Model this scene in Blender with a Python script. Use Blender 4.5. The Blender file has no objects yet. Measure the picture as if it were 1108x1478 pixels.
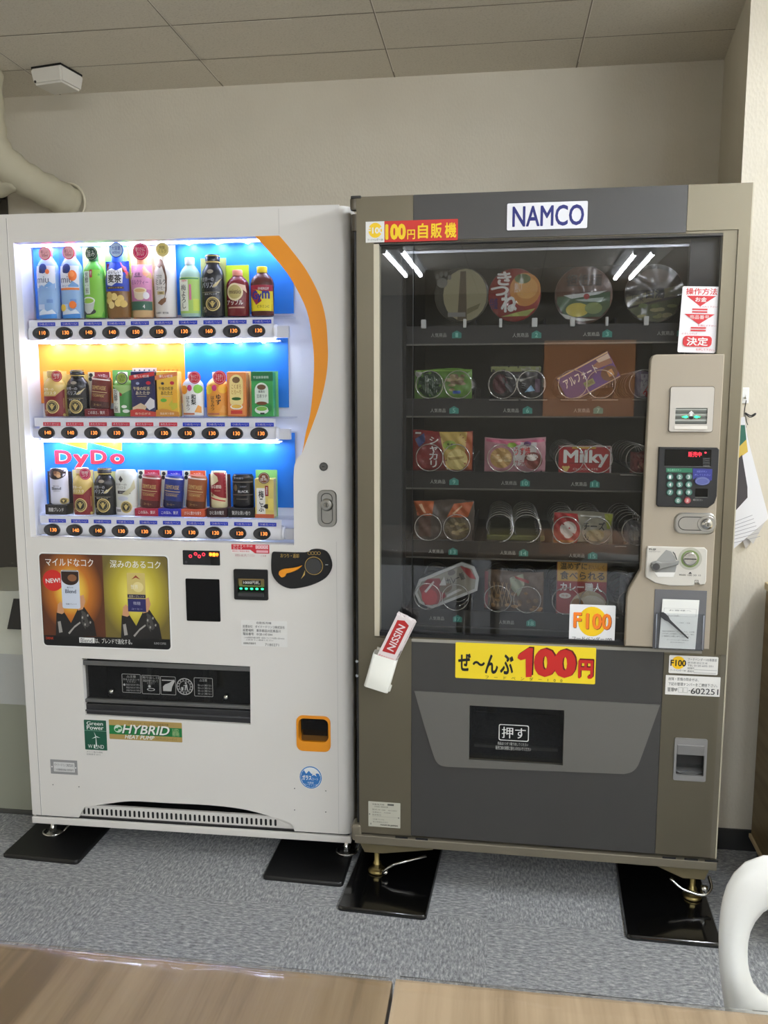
import bpy, bmesh, math, random
from mathutils import Vector
from mathutils.geometry import tessellate_polygon
random.seed(7)
PI = math.pi
SC = bpy.context.scene
COL = SC.collection

# ------------------------------------------------------------------ surveyed viewpoint (metres; photograph 1108 x 1478)
TH, CH, PIT, ROLL, FPX = .134, 1.3298, .13345, -.00077, 1197.8

def ray(px, py):
    a = (px-554)/FPX; b = -(py-739)/FPX
    cr, sr = math.cos(ROLL), math.sin(ROLL)
    x = a*cr-b*sr; u = a*sr+b*cr
    y = math.cos(PIT)+u*math.sin(PIT); z = -math.sin(PIT)+u*math.cos(PIT)
    return (x*math.cos(TH)-y*math.sin(TH), x*math.sin(TH)+y*math.cos(TH), z)

class Frame:
    """A machine's own axes: x to the right along its front, y into it, z up."""
    def __init__(s, x, y, yaw):
        s.x, s.y, s.yaw = x, y, yaw
        s.X = (math.cos(yaw), math.sin(yaw)); s.Y = (-math.sin(yaw), math.cos(yaw))
    def at(s, px, py, d=0.):
        r = ray(px, py)
        t = (d+s.x*s.Y[0]+s.y*s.Y[1])/(r[0]*s.Y[0]+r[1]*s.Y[1])
        dx, dy = r[0]*t-s.x, r[1]*t-s.y
        return (dx*s.X[0]+dy*s.X[1], CH+r[2]*t)
    def rect(s, x0, y0, x1, y1, d=0.):
        a, b, c, e = s.at(x0, y0, d), s.at(x1, y1, d), s.at(x1, y0, d), s.at(x0, y1, d)
        return (a[0]+e[0])/2, (b[0]+c[0])/2, (b[1]+e[1])/2, (a[1]+c[1])/2      # x0,x1,z0,z1
    def world(s, x, y, z):
        return (s.x+x*s.X[0]+y*s.Y[0], s.y+x*s.X[1]+y*s.Y[1], z)
W = Frame(-1.3548, 2.1755, .012)
G = Frame(-.3536, 2.1137, -.012)

# ------------------------------------------------------------------ materials
def lin(c):
    c = c/255.
    return c/12.92 if c <= .04045 else ((c+.055)/1.055)**2.4
_mats = {}
def mat(rgb, rough=.5, metal=0., emit=0., coat=0., key=None, bump=0., bscale=200., spec=.5):
    k = key or (tuple(rgb), rough, metal, emit, coat, bump, bscale, spec)
    if k in _mats: return _mats[k]
    m = bpy.data.materials.new('paint_%d' % len(_mats)); m.use_nodes = True
    nt = m.node_tree; p = nt.nodes['Principled BSDF']
    c = (lin(rgb[0]), lin(rgb[1]), lin(rgb[2]), 1)
    p.inputs['Base Color'].default_value = c
    p.inputs['Roughness'].default_value = rough
    p.inputs['Metallic'].default_value = metal
    p.inputs['Coat Weight'].default_value = coat
    p.inputs['Specular IOR Level'].default_value = spec
    if emit:
        p.inputs['Emission Color'].default_value = c
        p.inputs['Emission Strength'].default_value = emit
    if bump:
        tc = nt.nodes.new('ShaderNodeTexCoord'); n = nt.nodes.new('ShaderNodeTexNoise'); b = nt.nodes.new('ShaderNodeBump')
        n.inputs['Scale'].default_value = bscale; n.inputs['Detail'].default_value = 3
        b.inputs['Strength'].default_value = bump; b.inputs['Distance'].default_value = .002
        nt.links.new(tc.outputs['Object'], n.inputs['Vector']); nt.links.new(n.outputs['Fac'], b.inputs['Height'])
        nt.links.new(b.outputs['Normal'], p.inputs['Normal'])
    _mats[k] = m
    return m
def C(*rgb, r=.45): return mat(rgb, r)

def glassy(name, tint, refl, rough=.0):
    m = bpy.data.materials.new(name); m.use_nodes = True; nt = m.node_tree
    nt.nodes.remove(nt.nodes['Principled BSDF'])
    out = nt.nodes['Material Output']
    t = nt.nodes.new('ShaderNodeBsdfTransparent'); t.inputs['Color'].default_value = (*tint, 1)
    g = nt.nodes.new('ShaderNodeBsdfGlossy'); g.inputs['Roughness'].default_value = rough
    # Schlick reflectance, the same from either side of the sheet
    ge = nt.nodes.new('ShaderNodeNewGeometry'); d = nt.nodes.new('ShaderNodeVectorMath'); d.operation = 'DOT_PRODUCT'
    nt.links.new(ge.outputs['Incoming'], d.inputs[0]); nt.links.new(ge.outputs['Normal'], d.inputs[1])
    def mt(op, a, b=None):
        n = nt.nodes.new('ShaderNodeMath'); n.operation = op
        for i, v in enumerate((a, b)):
            if v is None: continue
            if isinstance(v, (int, float)): n.inputs[i].default_value = v
            else: nt.links.new(v, n.inputs[i])
        return n.outputs[0]
    c = mt('ABSOLUTE', d.outputs['Value']); f0 = ((refl-1)/(refl+1))**2
    fac = mt('ADD', mt('MULTIPLY', mt('POWER', mt('SUBTRACT', 1., c), 5.), 1-f0), f0)
    x = nt.nodes.new('ShaderNodeMixShader')
    nt.links.new(fac, x.inputs[0]); nt.links.new(t.outputs[0], x.inputs[1]); nt.links.new(g.outputs[0], x.inputs[2])
    nt.links.new(x.outputs[0], out.inputs['Surface'])
    return m
PANE = glassy('dark_machine_pane', (.80, .80, .80), 1.62)
PANE_W = glassy('clear_display_pane', (.97, .97, .98), 1.25)
CLEAR = glassy('clear_plastic', (.93, .94, .95), 1.45, .05)
FILM = glassy('clear_film', (.96, .96, .96), 1.5, .12)

def ramp(nt, fac, stops):
    r = nt.nodes.new('ShaderNodeValToRGB'); e = r.color_ramp.elements
    while len(e) < len(stops): e.new(.5)
    for i, (p, c) in enumerate(stops):
        e[i].position = p; e[i].color = (lin(c[0]), lin(c[1]), lin(c[2]), 1)
    nt.links.new(fac, r.inputs[0]); return r
def noise(nt, vec, scale, detail=4, rough=.6):
    n = nt.nodes.new('ShaderNodeTexNoise'); n.inputs['Scale'].default_value = scale
    n.inputs['Detail'].default_value = detail; n.inputs['Roughness'].default_value = rough
    nt.links.new(vec, n.inputs['Vector']); return n
def mapping(nt, vec, sc, rot=(0, 0, 0)):
    m = nt.nodes.new('ShaderNodeMapping'); m.inputs['Scale'].default_value = sc; m.inputs['Rotation'].default_value = rot
    nt.links.new(vec, m.inputs['Vector']); return m.outputs[0]
def newmat(name, rough=.6):
    m = bpy.data.materials.new(name); m.use_nodes = True; nt = m.node_tree
    p = nt.nodes['Principled BSDF']; p.inputs['Roughness'].default_value = rough
    tc = nt.nodes.new('ShaderNodeTexCoord')
    return m, nt, p, tc.outputs['Object']
def add_bump(nt, p, h, s, d=.002):
    b = nt.nodes.new('ShaderNodeBump'); b.inputs['Strength'].default_value = s; b.inputs['Distance'].default_value = d
    nt.links.new(h, b.inputs['Height']); nt.links.new(b.outputs[0], p.inputs['Normal'])

def mk_wall(name, a, b_, sc=140):
    m, nt, p, oc = newmat(name, .85)
    n = noise(nt, oc, 2.2, 3); r = ramp(nt, n.outputs['Fac'], [(.35, a), (.65, b_)])
    nt.links.new(r.outputs[0], p.inputs['Base Color'])
    v = nt.nodes.new('ShaderNodeTexVoronoi'); v.inputs['Scale'].default_value = sc; nt.links.new(mapping(nt, oc, (1, 1, .6)), v.inputs['Vector'])
    add_bump(nt, p, v.outputs['Distance'], .2, .003)
    return m
M_WALL = mk_wall('wallpaper', (214, 207, 190), (208, 200, 182))
def mk_ceiling():
    m, nt, p, oc = newmat('ceiling_board', .9)
    n = noise(nt, mapping(nt, oc, (1, 1.6, 1)), 150, 4, .7); r = ramp(nt, n.outputs['Fac'], [(.25, (190, 182, 166)), (.45, (222, 214, 198)), (.7, (228, 221, 206))])
    nt.links.new(r.outputs[0], p.inputs['Base Color']); add_bump(nt, p, n.outputs['Fac'], .4, .003)
    return m
M_CEIL = mk_ceiling()
def mk_carpet():
    m, nt, p, oc = newmat('carpet_tiles', .95)
    ch = nt.nodes.new('ShaderNodeTexChecker'); ch.inputs['Scale'].default_value = 2.0
    nt.links.new(oc, ch.inputs['Vector'])
    a = noise(nt, mapping(nt, oc, (165, 55, 60)), 1, 5, .75); b = noise(nt, mapping(nt, oc, (55, 165, 60)), 1, 5, .75)
    mx = nt.nodes.new('ShaderNodeMix'); nt.links.new(ch.outputs['Fac'], mx.inputs[0])
    nt.links.new(a.outputs['Fac'], mx.inputs[2]); nt.links.new(b.outputs['Fac'], mx.inputs[3])
    r = ramp(nt, mx.outputs[0], [(.3, (96, 98, 100)), (.45, (138, 140, 143)), (.56, (168, 170, 171)), (.72, (222, 222, 220))])
    nt.links.new(r.outputs[0], p.inputs['Base Color']); add_bump(nt, p, mx.outputs[0], .6, .004)
    return m
M_CARPET = mk_carpet()
def mk_wood(name, cols, sc=(60, 3, 3), rough=.35, coat=.0):
    m, nt, p, oc = newmat(name, rough)
    n = noise(nt, mapping(nt, oc, sc), 1, 6, .65)
    n2 = noise(nt, mapping(nt, oc, (sc[0]*.15, sc[1]*.5, sc[2]*.5)), 1, 3)
    mth = nt.nodes.new('ShaderNodeMath'); mth.operation = 'ADD'; nt.links.new(n.outputs['Fac'], mth.inputs[0]); nt.links.new(n2.outputs['Fac'], mth.inputs[1])
    r = ramp(nt, mth.outputs[0], [(.40, cols[0]), (.5, cols[1]), (.62, cols[2])])
    m2 = nt.nodes.new('ShaderNodeMath'); m2.operation = 'MULTIPLY'; m2.inputs[1].default_value = .5
    nt.links.new(mth.outputs[0], m2.inputs[0]); nt.links.new(m2.outputs[0], r.inputs[0])
    nt.links.new(r.outputs[0], p.inputs['Base Color']); p.inputs['Coat Weight'].default_value = coat
    return m
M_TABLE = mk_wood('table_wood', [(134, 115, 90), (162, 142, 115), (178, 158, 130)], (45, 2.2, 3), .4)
M_TABLE_SHADED = mk_wood('darker_shaded_table_wood', [(104, 87, 64), (132, 113, 86), (146, 127, 100)], (45, 2.2, 3), .4)  # left table: partly its own darker tone, partly shade put into the colour
M_CAB = mk_wood('cabinet_wood', [(128, 108, 72), (142, 121, 82), (150, 130, 90)], (3, 3, 40), .5)
M_CABEDGE = C(214, 194, 152, r=.5)
M_DOORW = mk_wood('door_wood', [(196, 138, 96), (206, 150, 108), (216, 160, 118)], (40, 3, 2), .4)

M_WH = mat((226, 223, 217), .38, bump=.02, bscale=500)
M_WH2 = mat((212, 210, 205), .4)
M_IN = mat((240, 242, 250), .5)
M_BLK = mat((16, 16, 17), .35)
M_BLKG = mat((10, 10, 11), .12, coat=.5)
M_PLATE = mat((9, 9, 10), .14, coat=.6)
M_PLATE2 = mat((13, 13, 14), .42)
M_CHROME = mat((215, 215, 212), .18, 1.)
M_STEEL = mat((190, 190, 186), .32, 1.)
M_BRASS = mat((160, 144, 96), .35, 1.)
M_TAUPE = mat((120, 113, 95), .42, .7, bump=.02, bscale=700)
M_TAUPE2 = mat((104, 98, 83), .40, .6)
M_TAUPEL = mat((190, 182, 160), .45, .1)
M_DK = mat((72, 71, 69), .42, .4)
M_MID = mat((114, 112, 106), .42, .4)
M_BEIGE = mat((164, 153, 135), .5)
M_INT = mat((58, 57, 54), .6)
M_INTB = mat((36, 35, 34), .6)
M_RAIL = mat((34, 32, 30), .35)
M_ORG = mat((238, 152, 30), .4)
M_WIRE = mat((240, 240, 236), .2, .9)
WHT, BLK, RED, YEL, BLU = C(238, 238, 234), C(20, 20, 22), C(205, 38, 38), C(250, 212, 30), C(28, 62, 158)

# ------------------------------------------------------------------ mesh builder
_txt = {}
def glyphs(s, bold=0.):
    k = (s, bold)
    if k in _txt: return _txt[k]
    c = bpy.data.curves.new('t', 'FONT'); c.body = s; c.resolution_u = 3; c.align_x = 'CENTER'; c.space_line = .9
    o = bpy.data.objects.new('t', c); COL.objects.link(o)
    dg = bpy.context.evaluated_depsgraph_get()
    me = bpy.data.meshes.new_from_object(o.evaluated_get(dg))
    vs = [(v.co.x, v.co.y) for v in me.vertices]; fs = [tuple(p.vertices) for p in me.polygons]
    if bold and vs:          # embolden with overlapping copies
        r_ = bold*.62; dirs = [(-1, 0), (1, 0)] if bold < .025 else [(math.cos(q*PI/4), math.sin(q*PI/4)) for q in range(8)]+[(0, 0)]
        if bold >= .09: dirs += [(.5*math.cos(q*PI/3), .5*math.sin(q*PI/3)) for q in range(6)]
        n0 = len(vs); f0 = fs; fs = []; v2 = []; ly = []
        for k, (dx, dy) in enumerate(dirs):
            v2 += [(x+dx*r_, y+dy*r_) for x, y in vs]; fs += [tuple(i+k*n0 for i in f) for f in f0]; ly += [k*1.4e-5]*n0
        vs = v2
    else: ly = [0.]*len(vs)
    bpy.data.objects.remove(o); bpy.data.curves.remove(c); bpy.data.meshes.remove(me)
    if vs:
        x0 = min(v[0] for v in vs); x1 = max(v[0] for v in vs); y0 = min(v[1] for v in vs); y1 = max(v[1] for v in vs)
        vs = [((v[0]-x0)/max(x1-x0, 1e-6), (v[1]-y0)/max(y1-y0, 1e-6)) for v in vs]
    _txt[k] = (vs, fs, ly)
    return _txt[k]

def rr(x0, x1, z0, z1, r, n=5):
    r = min(r, (x1-x0)/2-1e-5, (z1-z0)/2-1e-5); out = []
    for cx, cz, a in ((x1-r, z0+r, -90), (x1-r, z1-r, 0), (x0+r, z1-r, 90), (x0+r, z0+r, 180)):
        for i in range(n+1):
            t = math.radians(a+90*i/n); out.append((cx+r*math.cos(t), cz+r*math.sin(t)))
    return out
def ell(cx, cz, rx, rz=None, n=28, a0=0, a1=360):
    rz = rz or rx
    k = n if a1-a0 >= 360 else n+1
    return [(cx+rx*math.cos(math.radians(a0+(a1-a0)*i/n)), cz+rz*math.sin(math.radians(a0+(a1-a0)*i/n))) for i in range(k)]
def area(p): return sum(p[i][0]*p[(i+1) % len(p)][1]-p[(i+1) % len(p)][0]*p[i][1] for i in range(len(p)))/2
def ccw(p): return list(p) if area(p) > 0 else list(reversed(p))
def inset(p, d):
    n = len(p); out = []
    for i in range(n):
        a, b, c = p[i-1], p[i], p[(i+1) % n]
        e1 = Vector((b[0]-a[0], b[1]-a[1])); e2 = Vector((c[0]-b[0], c[1]-b[1]))
        if e1.length < 1e-9 or e2.length < 1e-9: out.append(b); continue
        e1.normalize(); e2.normalize()
        n1 = Vector((-e1.y, e1.x)); n2 = Vector((-e2.y, e2.x)); nn = n1+n2
        k = max(.35, (nn.length_squared)/2)
        out.append((b[0]+nn.x*d/k, b[1]+nn.y*d/k))
    return out
def curve(pts, n=6):
    """Catmull-Rom through 2-D/3-D points."""
    out = []; L = len(pts)
    for i in range(L-1):
        p0, p1, p2, p3 = pts[max(i-1, 0)], pts[i], pts[i+1], pts[min(i+2, L-1)]
        for j in range(n):
            t = j/n
            out.append(tuple(.5*((2*b)+(-a+c)*t+(2*a-5*b+4*c-d)*t*t+(-a+3*b-3*c+d)*t**3) for a, b, c, d in zip(p0, p1, p2, p3)))
    out.append(tuple(pts[-1])); return out

class B:
    def __init__(s): s.V = []; s.F = []; s.I = []; s.S = []; s.M = []
    def mi(s, m):
        if m not in s.M: s.M.append(m)
        return s.M.index(m)
    def add(s, vs, fs, m, sm=False):
        k = len(s.V); s.V += [tuple(v) for v in vs]; i = s.mi(m)
        for f in fs: s.F.append(tuple(k+q for q in f)); s.I.append(i); s.S.append(sm)
        return s
    def box(s, x0, x1, y0, y1, z0, z1, m, b=0., seg=2):
        if b <= 0:
            vs = [(x, y, z) for z in (z0, z1) for y in (y0, y1) for x in (x0, x1)]
            return s.add(vs, [(0, 2, 3, 1), (4, 5, 7, 6), (0, 1, 5, 4), (2, 6, 7, 3), (0, 4, 6, 2), (1, 3, 7, 5)], m)
        bm = bmesh.new(); bmesh.ops.create_cube(bm, size=1)
        for v in bm.verts: v.co = ((x0+x1)/2+v.co.x*(x1-x0), (y0+y1)/2+v.co.y*(y1-y0), (z0+z1)/2+v.co.z*(z1-z0))
        bmesh.ops.bevel(bm, geom=bm.edges[:], offset=b, segments=seg, affect='EDGES', profile=.5)
        bm.verts.index_update()
        s.add([v.co[:] for v in bm.verts], [[v.index for v in f.verts] for f in bm.faces], m, False); bm.free(); return s
    def tess(s, loops, yf, m, flip=False, maxlen=0.):
        flat = [p for l in loops for p in l]
        tr = tessellate_polygon([[Vector((p[0], p[1], 0)) for p in l] for l in loops])
        fs = []
        for t in tr:
            a, b, c = [flat[i] for i in t]
            ar = (b[0]-a[0])*(c[1]-a[1])-(c[0]-a[0])*(b[1]-a[1])
            if abs(ar) < 1e-12: continue
            t = tuple(t) if ar > 0 else tuple(reversed(t))
            fs.append(tuple(reversed(t)) if flip else t)
        if maxlen:
            out = []; st = [[flat[i] for i in t] for t in fs]
            while st and len(out) < 6000:
                t = st.pop(); L = [math.dist(t[i], t[(i+1) % 3]) for i in range(3)]; k = L.index(max(L))
                if L[k] < maxlen: out.append(t); continue
                a, b, c = t[k], t[(k+1) % 3], t[(k+2) % 3]; mm = ((a[0]+b[0])/2, (a[1]+b[1])/2)
                st += [[a, mm, c], [mm, b, c]]
            return s.add([(p[0], yf(*p), p[1]) for t in out for p in t], [(3*i, 3*i+1, 3*i+2) for i in range(len(out))], m)
        return s.add([(p[0], yf(*p) if callable(yf) else yf, p[1]) for p in flat], fs, m)
    def flat(s, poly, y, m): return s.tess([poly], y, m)
    def prism(s, poly, y0, y1, m, ch=0., ms=None):
        p = ccw(poly); n = len(p); ms = ms or m
        if ch:
            q = inset(p, ch); s.tess([q], y0, m)
            s.add([(a, y0, b) for a, b in q]+[(a, y0+ch, b) for a, b in p], [(i, n+i, n+(i+1) % n, (i+1) % n) for i in range(n)], ms)
        else: s.tess([p], y0, m)
        yy = y0+ch
        s.add([(a, yy, b) for a, b in p]+[(a, y1, b) for a, b in p], [(i, n+i, n+(i+1) % n, (i+1) % n) for i in range(n)], ms)
        return s.tess([p], y1, ms, flip=True)
    def plate(s, outer, holes, y0, y1, m, mh=None):
        outer = ccw(outer); holes = [ccw(h) for h in holes]
        s.tess([outer]+holes, y0, m); s.tess([outer]+holes, y1, m, flip=True)
        for l, mm, inv in [(outer, m, 0)]+[(h, mh or m, 1) for h in holes]:
            n = len(l)
            fs = [(i, n+i, n+(i+1) % n, (i+1) % n) for i in range(n)]
            s.add([(a, y0, b) for a, b in l]+[(a, y1, b) for a, b in l], [f[::-1] for f in fs] if inv else fs, mm)
        return s
    def ring(s, p_out, p_in, y0, y1, m):
        return s.plate(p_out, [p_in], y0, y1, m)
    def lathe(s, prof, m, c=(0, 0, 0), ax='z', ry=1., seg=24, sm=True, caps=True, a0=0., a1=2*PI):
        """prof: (radius, height) from one end to the other; ry flattens the second axis."""
        vs = []; full = abs(a1-a0-2*PI) < 1e-6; k = seg if full else seg+1
        for r, h in prof:
            for i in range(k):
                t = a0+(a1-a0)*i/seg; x, y = r*math.cos(t), r*math.sin(t)*ry
                vs.append((c[0]+x, c[1]+y, c[2]+h) if ax == 'z' else (c[0]+x, c[1]+h, c[2]+y) if ax == 'y' else (c[0]+h, c[1]+x, c[2]+y))
        fs = []
        for j in range(len(prof)-1):
            for i in range(seg):
                a, b = j*k+i, j*k+(i+1) % k
                f = (a, b, b+k, a+k)
                fs.append(f[::-1] if ax == 'y' else f)
        s.add(vs, fs, m, sm)
        if caps and full:
            for j, fl in ((0, True), (len(prof)-1, False)):
                if prof[j][0] > 1e-5:
                    idx = list(range(k)); vv = vs[j*k:(j+1)*k]
                    if (fl) != (ax == 'y'): idx = idx[::-1]
                    s.add(vv, [tuple(idx)], m, False)
        return s
    def tube(s, path, r, m, seg=8, closed=False, rf=None):
        P = [Vector(p) for p in path]; n = len(P); vs = []; up = Vector((0, 0, 1)); prev = None
        for i in range(n):
            if closed: t = (P[(i+1) % n]-P[i-1])
            else: t = P[min(i+1, n-1)]-P[max(i-1, 0)]
            t.normalize()
            if prev is None:
                a = up if abs(t.dot(up)) < .9 else Vector((1, 0, 0)); u = t.cross(a).normalized()
            else:
                u = (prev-t*prev.dot(t)).normalized()
            prev = u; w = t.cross(u); R = r if rf is None else r*rf[i]
            for k in range(seg):
                an = 2*PI*k/seg; q = P[i]+u*math.cos(an)*R+w*math.sin(an)*R; vs.append(q[:])
        fs = []
        for i in range(n if closed else n-1):
            for k in range(seg):
                a = i*seg+k; b = i*seg+(k+1) % seg; c = ((i+1) % n)*seg
                fs.append((a, b, c+(k+1) % seg, c+k))
        if not closed: fs += [tuple(range(seg))[::-1], tuple((n-1)*seg+k for k in range(seg))]
        return s.add(vs, fs, m, True)
    def patch(s, x0, x1, z0, z1, yf, m, nx=10, nz=1):
        vs = [(x0+(x1-x0)*i/nx, 0, z0+(z1-z0)*j/nz) for j in range(nz+1) for i in range(nx+1)]
        vs = [(a, yf(a, c), c) for a, _, c in vs]
        return s.add(vs, [(j*(nx+1)+i, j*(nx+1)+i+1, (j+1)*(nx+1)+i+1, (j+1)*(nx+1)+i) for j in range(nz) for i in range(nx)], m, True)
    def disc(s, cx, cz, rx, rz, yf, m, n=24, rings=3):
        f = yf if callable(yf) else (lambda a, b: yf)
        vs = [(cx, f(cx, cz), cz)]; fs = []
        for k in range(1, rings+1):
            for i in range(n):
                t = 2*PI*i/n; x, z = cx+rx*k/rings*math.cos(t), cz+rz*k/rings*math.sin(t); vs.append((x, f(x, z), z))
        for i in range(n): fs.append((0, 1+i, 1+(i+1) % n))
        for k in range(1, rings):
            for i in range(n):
                a = 1+(k-1)*n+i; b = 1+(k-1)*n+(i+1) % n; fs.append((a, a+n, b+n, b))
        return s.add(vs, fs, m)
    def text(s, t, x0, x1, z0, z1, yf, m, bold=0., quad=None, rot=0., shear=0.):
        vs, fs, ly = glyphs(t, bold); f = yf if callable(yf) else (lambda a, b: yf); out = []
        cx, cz = (x0+x1)/2, (z0+z1)/2; cr, sr = math.cos(rot), math.sin(rot)
        for (u, v), l in zip(vs, ly):
            x = x0+u*(x1-x0)+shear*(v-.5)*(z1-z0); z = z0+v*(z1-z0)
            if rot: dx, dz = x-cx, z-cz; x, z = cx+dx*cr-dz*sr, cz+dx*sr+dz*cr
            out.append((x, f(x, z)-l, z))
        return s.add(out, fs, m)
    def move(s, k, fn):
        s.V[k:] = [fn(*v) for v in s.V[k:]]; return s
    def obj(s, name, parent=None, label=None):
        me = bpy.data.meshes.new(name); me.from_pydata(s.V, [], s.F)
        for m in s.M: me.materials.append(m)
        me.polygons.foreach_set('material_index', s.I); me.polygons.foreach_set('use_smooth', s.S); me.update()
        o = bpy.data.objects.new(name, me); COL.objects.link(o); o.parent = parent
        if label: o['label'] = label
        return o

def tag(o, label, cat, group=None):
    o['label'] = label; o['category'] = cat
    if group: o['group'] = group
    return o
def root(name, label, cat, loc, rz=0., group=None, ry=0.):
    o = bpy.data.objects.new(name, None); COL.objects.link(o); o.empty_display_size = .05
    o.location = loc; o.rotation_euler = (0, ry, rz)
    return tag(o, label, cat, group)
def struct(o): o['kind'] = 'structure'; return o

# ================================================================== THE ROOM
YB, ZC = 2.95, 2.412
XL, XR, YF = -3.3, 2.5, -4.5
struct(B().box(XL-.1, XR+.1, YF-.1, YB+.1, -.1, 0, M_CARPET).obj('floor'))
cb = B().box(XL-.1, XR+.1, YF-.1, YB+.1, ZC, ZC+.1, M_CEIL)
M_SEAM, M_SEAML = C(146, 137, 122, r=.9), C(244, 238, 226, r=.9)
for x in (-2.16, -1.56, -.96, -.36, .24, .84, 1.44):
    cb.add([(x-.0025, YB, ZC-.0006), (x-.0025, YF, ZC-.0006), (x+.0025, YF, ZC-.0006), (x+.0025, YB, ZC-.0006)], [(0, 3, 2, 1)], M_SEAM)
    cb.add([(x+.001, 2.90, ZC-.0012), (x+.001, 1.2, ZC-.0012), (x+.0035, 1.2, ZC-.0012), (x+.0035, 2.90, ZC-.0012)], [(0, 3, 2, 1)], M_SEAML)
for k in range(16):
    y = 2.72-.3*k if k else 2.72
    y = 2.722 if k == 0 else 2.475-.3*(k-1)
    cb.add([(XL, y-.002, ZC-.0006), (XR, y-.002, ZC-.0006), (XR, y+.002, ZC-.0006), (XL, y+.002, ZC-.0006)], [(0, 3, 2, 1)], M_SEAM)
for (xa, xb, y) in ((-.95, -.6, 2.478), (.0, .23, 2.724), (-1.47, -1.3, 2.478)):
    cb.add([(xa, y-.001, ZC-.0014), (xb, y-.002, ZC-.0014), (xb, y+.004, ZC-.0014), (xa, y+.001, ZC-.0014)], [(0, 3, 2, 1)], M_SEAML)
struct(cb.obj('ceiling'))
DX = -1.79
struct(B().plate([(XL, 0), (.72, 0), (.72, ZC), (XL, ZC)], [[(-2.68, .0005), (DX, .0005), (DX, 2.075), (-2.68, 2.075)]], YB, YB+.1, M_WALL).obj('wall_back'))
M_DARKDOOR = mat((70, 66, 58), .5)
d1 = struct(B().box(-2.66, DX-.02, YB+.03, YB+.07, .005, 2.06, M_DARKDOOR, .002).box(-2.5, DX-.18, YB+.022, YB+.032, .2, 1.9, mat((64, 60, 53), .5), .003).obj('door_1'))
B().tube([(-2.58, YB-.02, 1.0), (-2.58, YB-.05, 1.0), (-2.48, YB-.055, 1.0)], .009, M_STEEL).lathe([(.022, .018), (.022, .03)], M_STEEL, (-2.58, YB-.01, 1.0), 'y').obj('door_handle', d1)
struct(B().box(-2.68, DX, YB-.004, YB+.1, 2.06, 2.09, M_DARKDOOR).box(-2.70, -2.66, YB-.004, YB+.1, 0, 2.09, M_DARKDOOR).box(DX-.02, DX+.004, YB-.004, YB+.1, 0, 2.09, M_DARKDOOR).obj('trim_1'))
# the pillar beside the right-hand machine runs on as the right part of the wall
pb = B(); pl = [(.643, 2.445), (XR, 2.445), (XR, YB+.1), (.716, YB+.1)]
pb.add([(x, y, 0) for x, y in pl]+[(x, y, ZC) for x, y in pl], [(3, 2, 1, 0), (4, 5, 6, 7), (0, 1, 5, 4), (1, 2, 6, 5), (2, 3, 7, 6), (3, 0, 4, 7)], M_WALL)
struct(pb.obj('wall_right_pillar'))
struct(B().box(XL-.1, XL, YF, YB, 0, ZC, M_WALL).obj('wall_left'))
struct(B().box(XR, XR+.1, YF, YB, 0, ZC, M_WALL).obj('wall_right'))
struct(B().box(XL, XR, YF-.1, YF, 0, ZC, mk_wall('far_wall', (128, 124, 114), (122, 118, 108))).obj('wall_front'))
t = root('notice_board', 'large orange brown board on the far wall, mirrored in the snack machine pane', 'board', (.76, YF, 1.17), 0)
B().box(-.45, .45, .0, .02, .0, .74, mk_wood('board_face', [(240, 168, 116), (246, 176, 124), (250, 184, 132)], (6, 3, 3), .6), .002).obj('board_panel', t)
B().box(-.45, .45, .018, .03, .70, .76, C(250, 190, 140)).obj('top_rail', t)
M_BASE = mat((44, 44, 43), .55)
struct(B().box(DX+.01, .70, YB-.008, YB, 0, .065, M_BASE).obj('baseboard_back'))
struct(B().box(.643, XR, 2.437, 2.445, 0, .065, M_BASE, .001).obj('baseboard_right'))

# ceiling lights: twin-tube battens, the first two mirrored in the snack machine's pane, the last two unseen
M_TUBE = mat((240, 246, 255), .5, emit=255.); M_TUBE_R = mat((238, 245, 255), .5, emit=145.)
def batten(x, y0, y1, label, mt=None):
    cx, cy = x, (y0+y1)/2
    t = root('ceiling_light', label, 'ceiling light', (cx, cy, ZC), 0, 'twin tube battens on the ceiling')
    L = (y1-y0)/2
    b = B(); b.prism([(-.115, 0), (-.115, -.012), (-.03, -.055), (.03, -.055), (.115, -.012), (.115, 0)], -L-.03, L+.03, mat((225, 224, 220), .4)); b.obj('batten_body', t)
    for s in (-1, 1):
        tb = B().lathe([(.015, -L+.02), (.015, L-.02)], mt or M_TUBE, (s*.062, 0, -.058), 'y', seg=12); o = tb.obj('fluorescent_tube', t)
        for e in (-1, 1):
            B().lathe([(.017, 0), (.017, .022)], WHT, (s*.062, e*(L-.01)-.011, -.058), 'y', seg=12).box(s*.062-.012, s*.062+.012, e*(L+.004)-.008, e*(L+.004)+.008, -.07, -.012, WHT).obj('lamp_holder', t)
    return t
batten(-.82, -2.78, -1.60, 'twin fluorescent batten behind the viewer, to the left')
batten(.91, -3.22, -1.95, 'twin fluorescent batten behind the viewer, to the right')
batten(1.55, .75, 2.0, 'twin fluorescent batten nearest the pillar on the right', M_TUBE_R)

batten(1.33, -1.25, -.02, 'unseen twin fluorescent batten in the middle of the ceiling on the right', M_TUBE_R)  # unseen batten added to light the right side and its highlight

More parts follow.
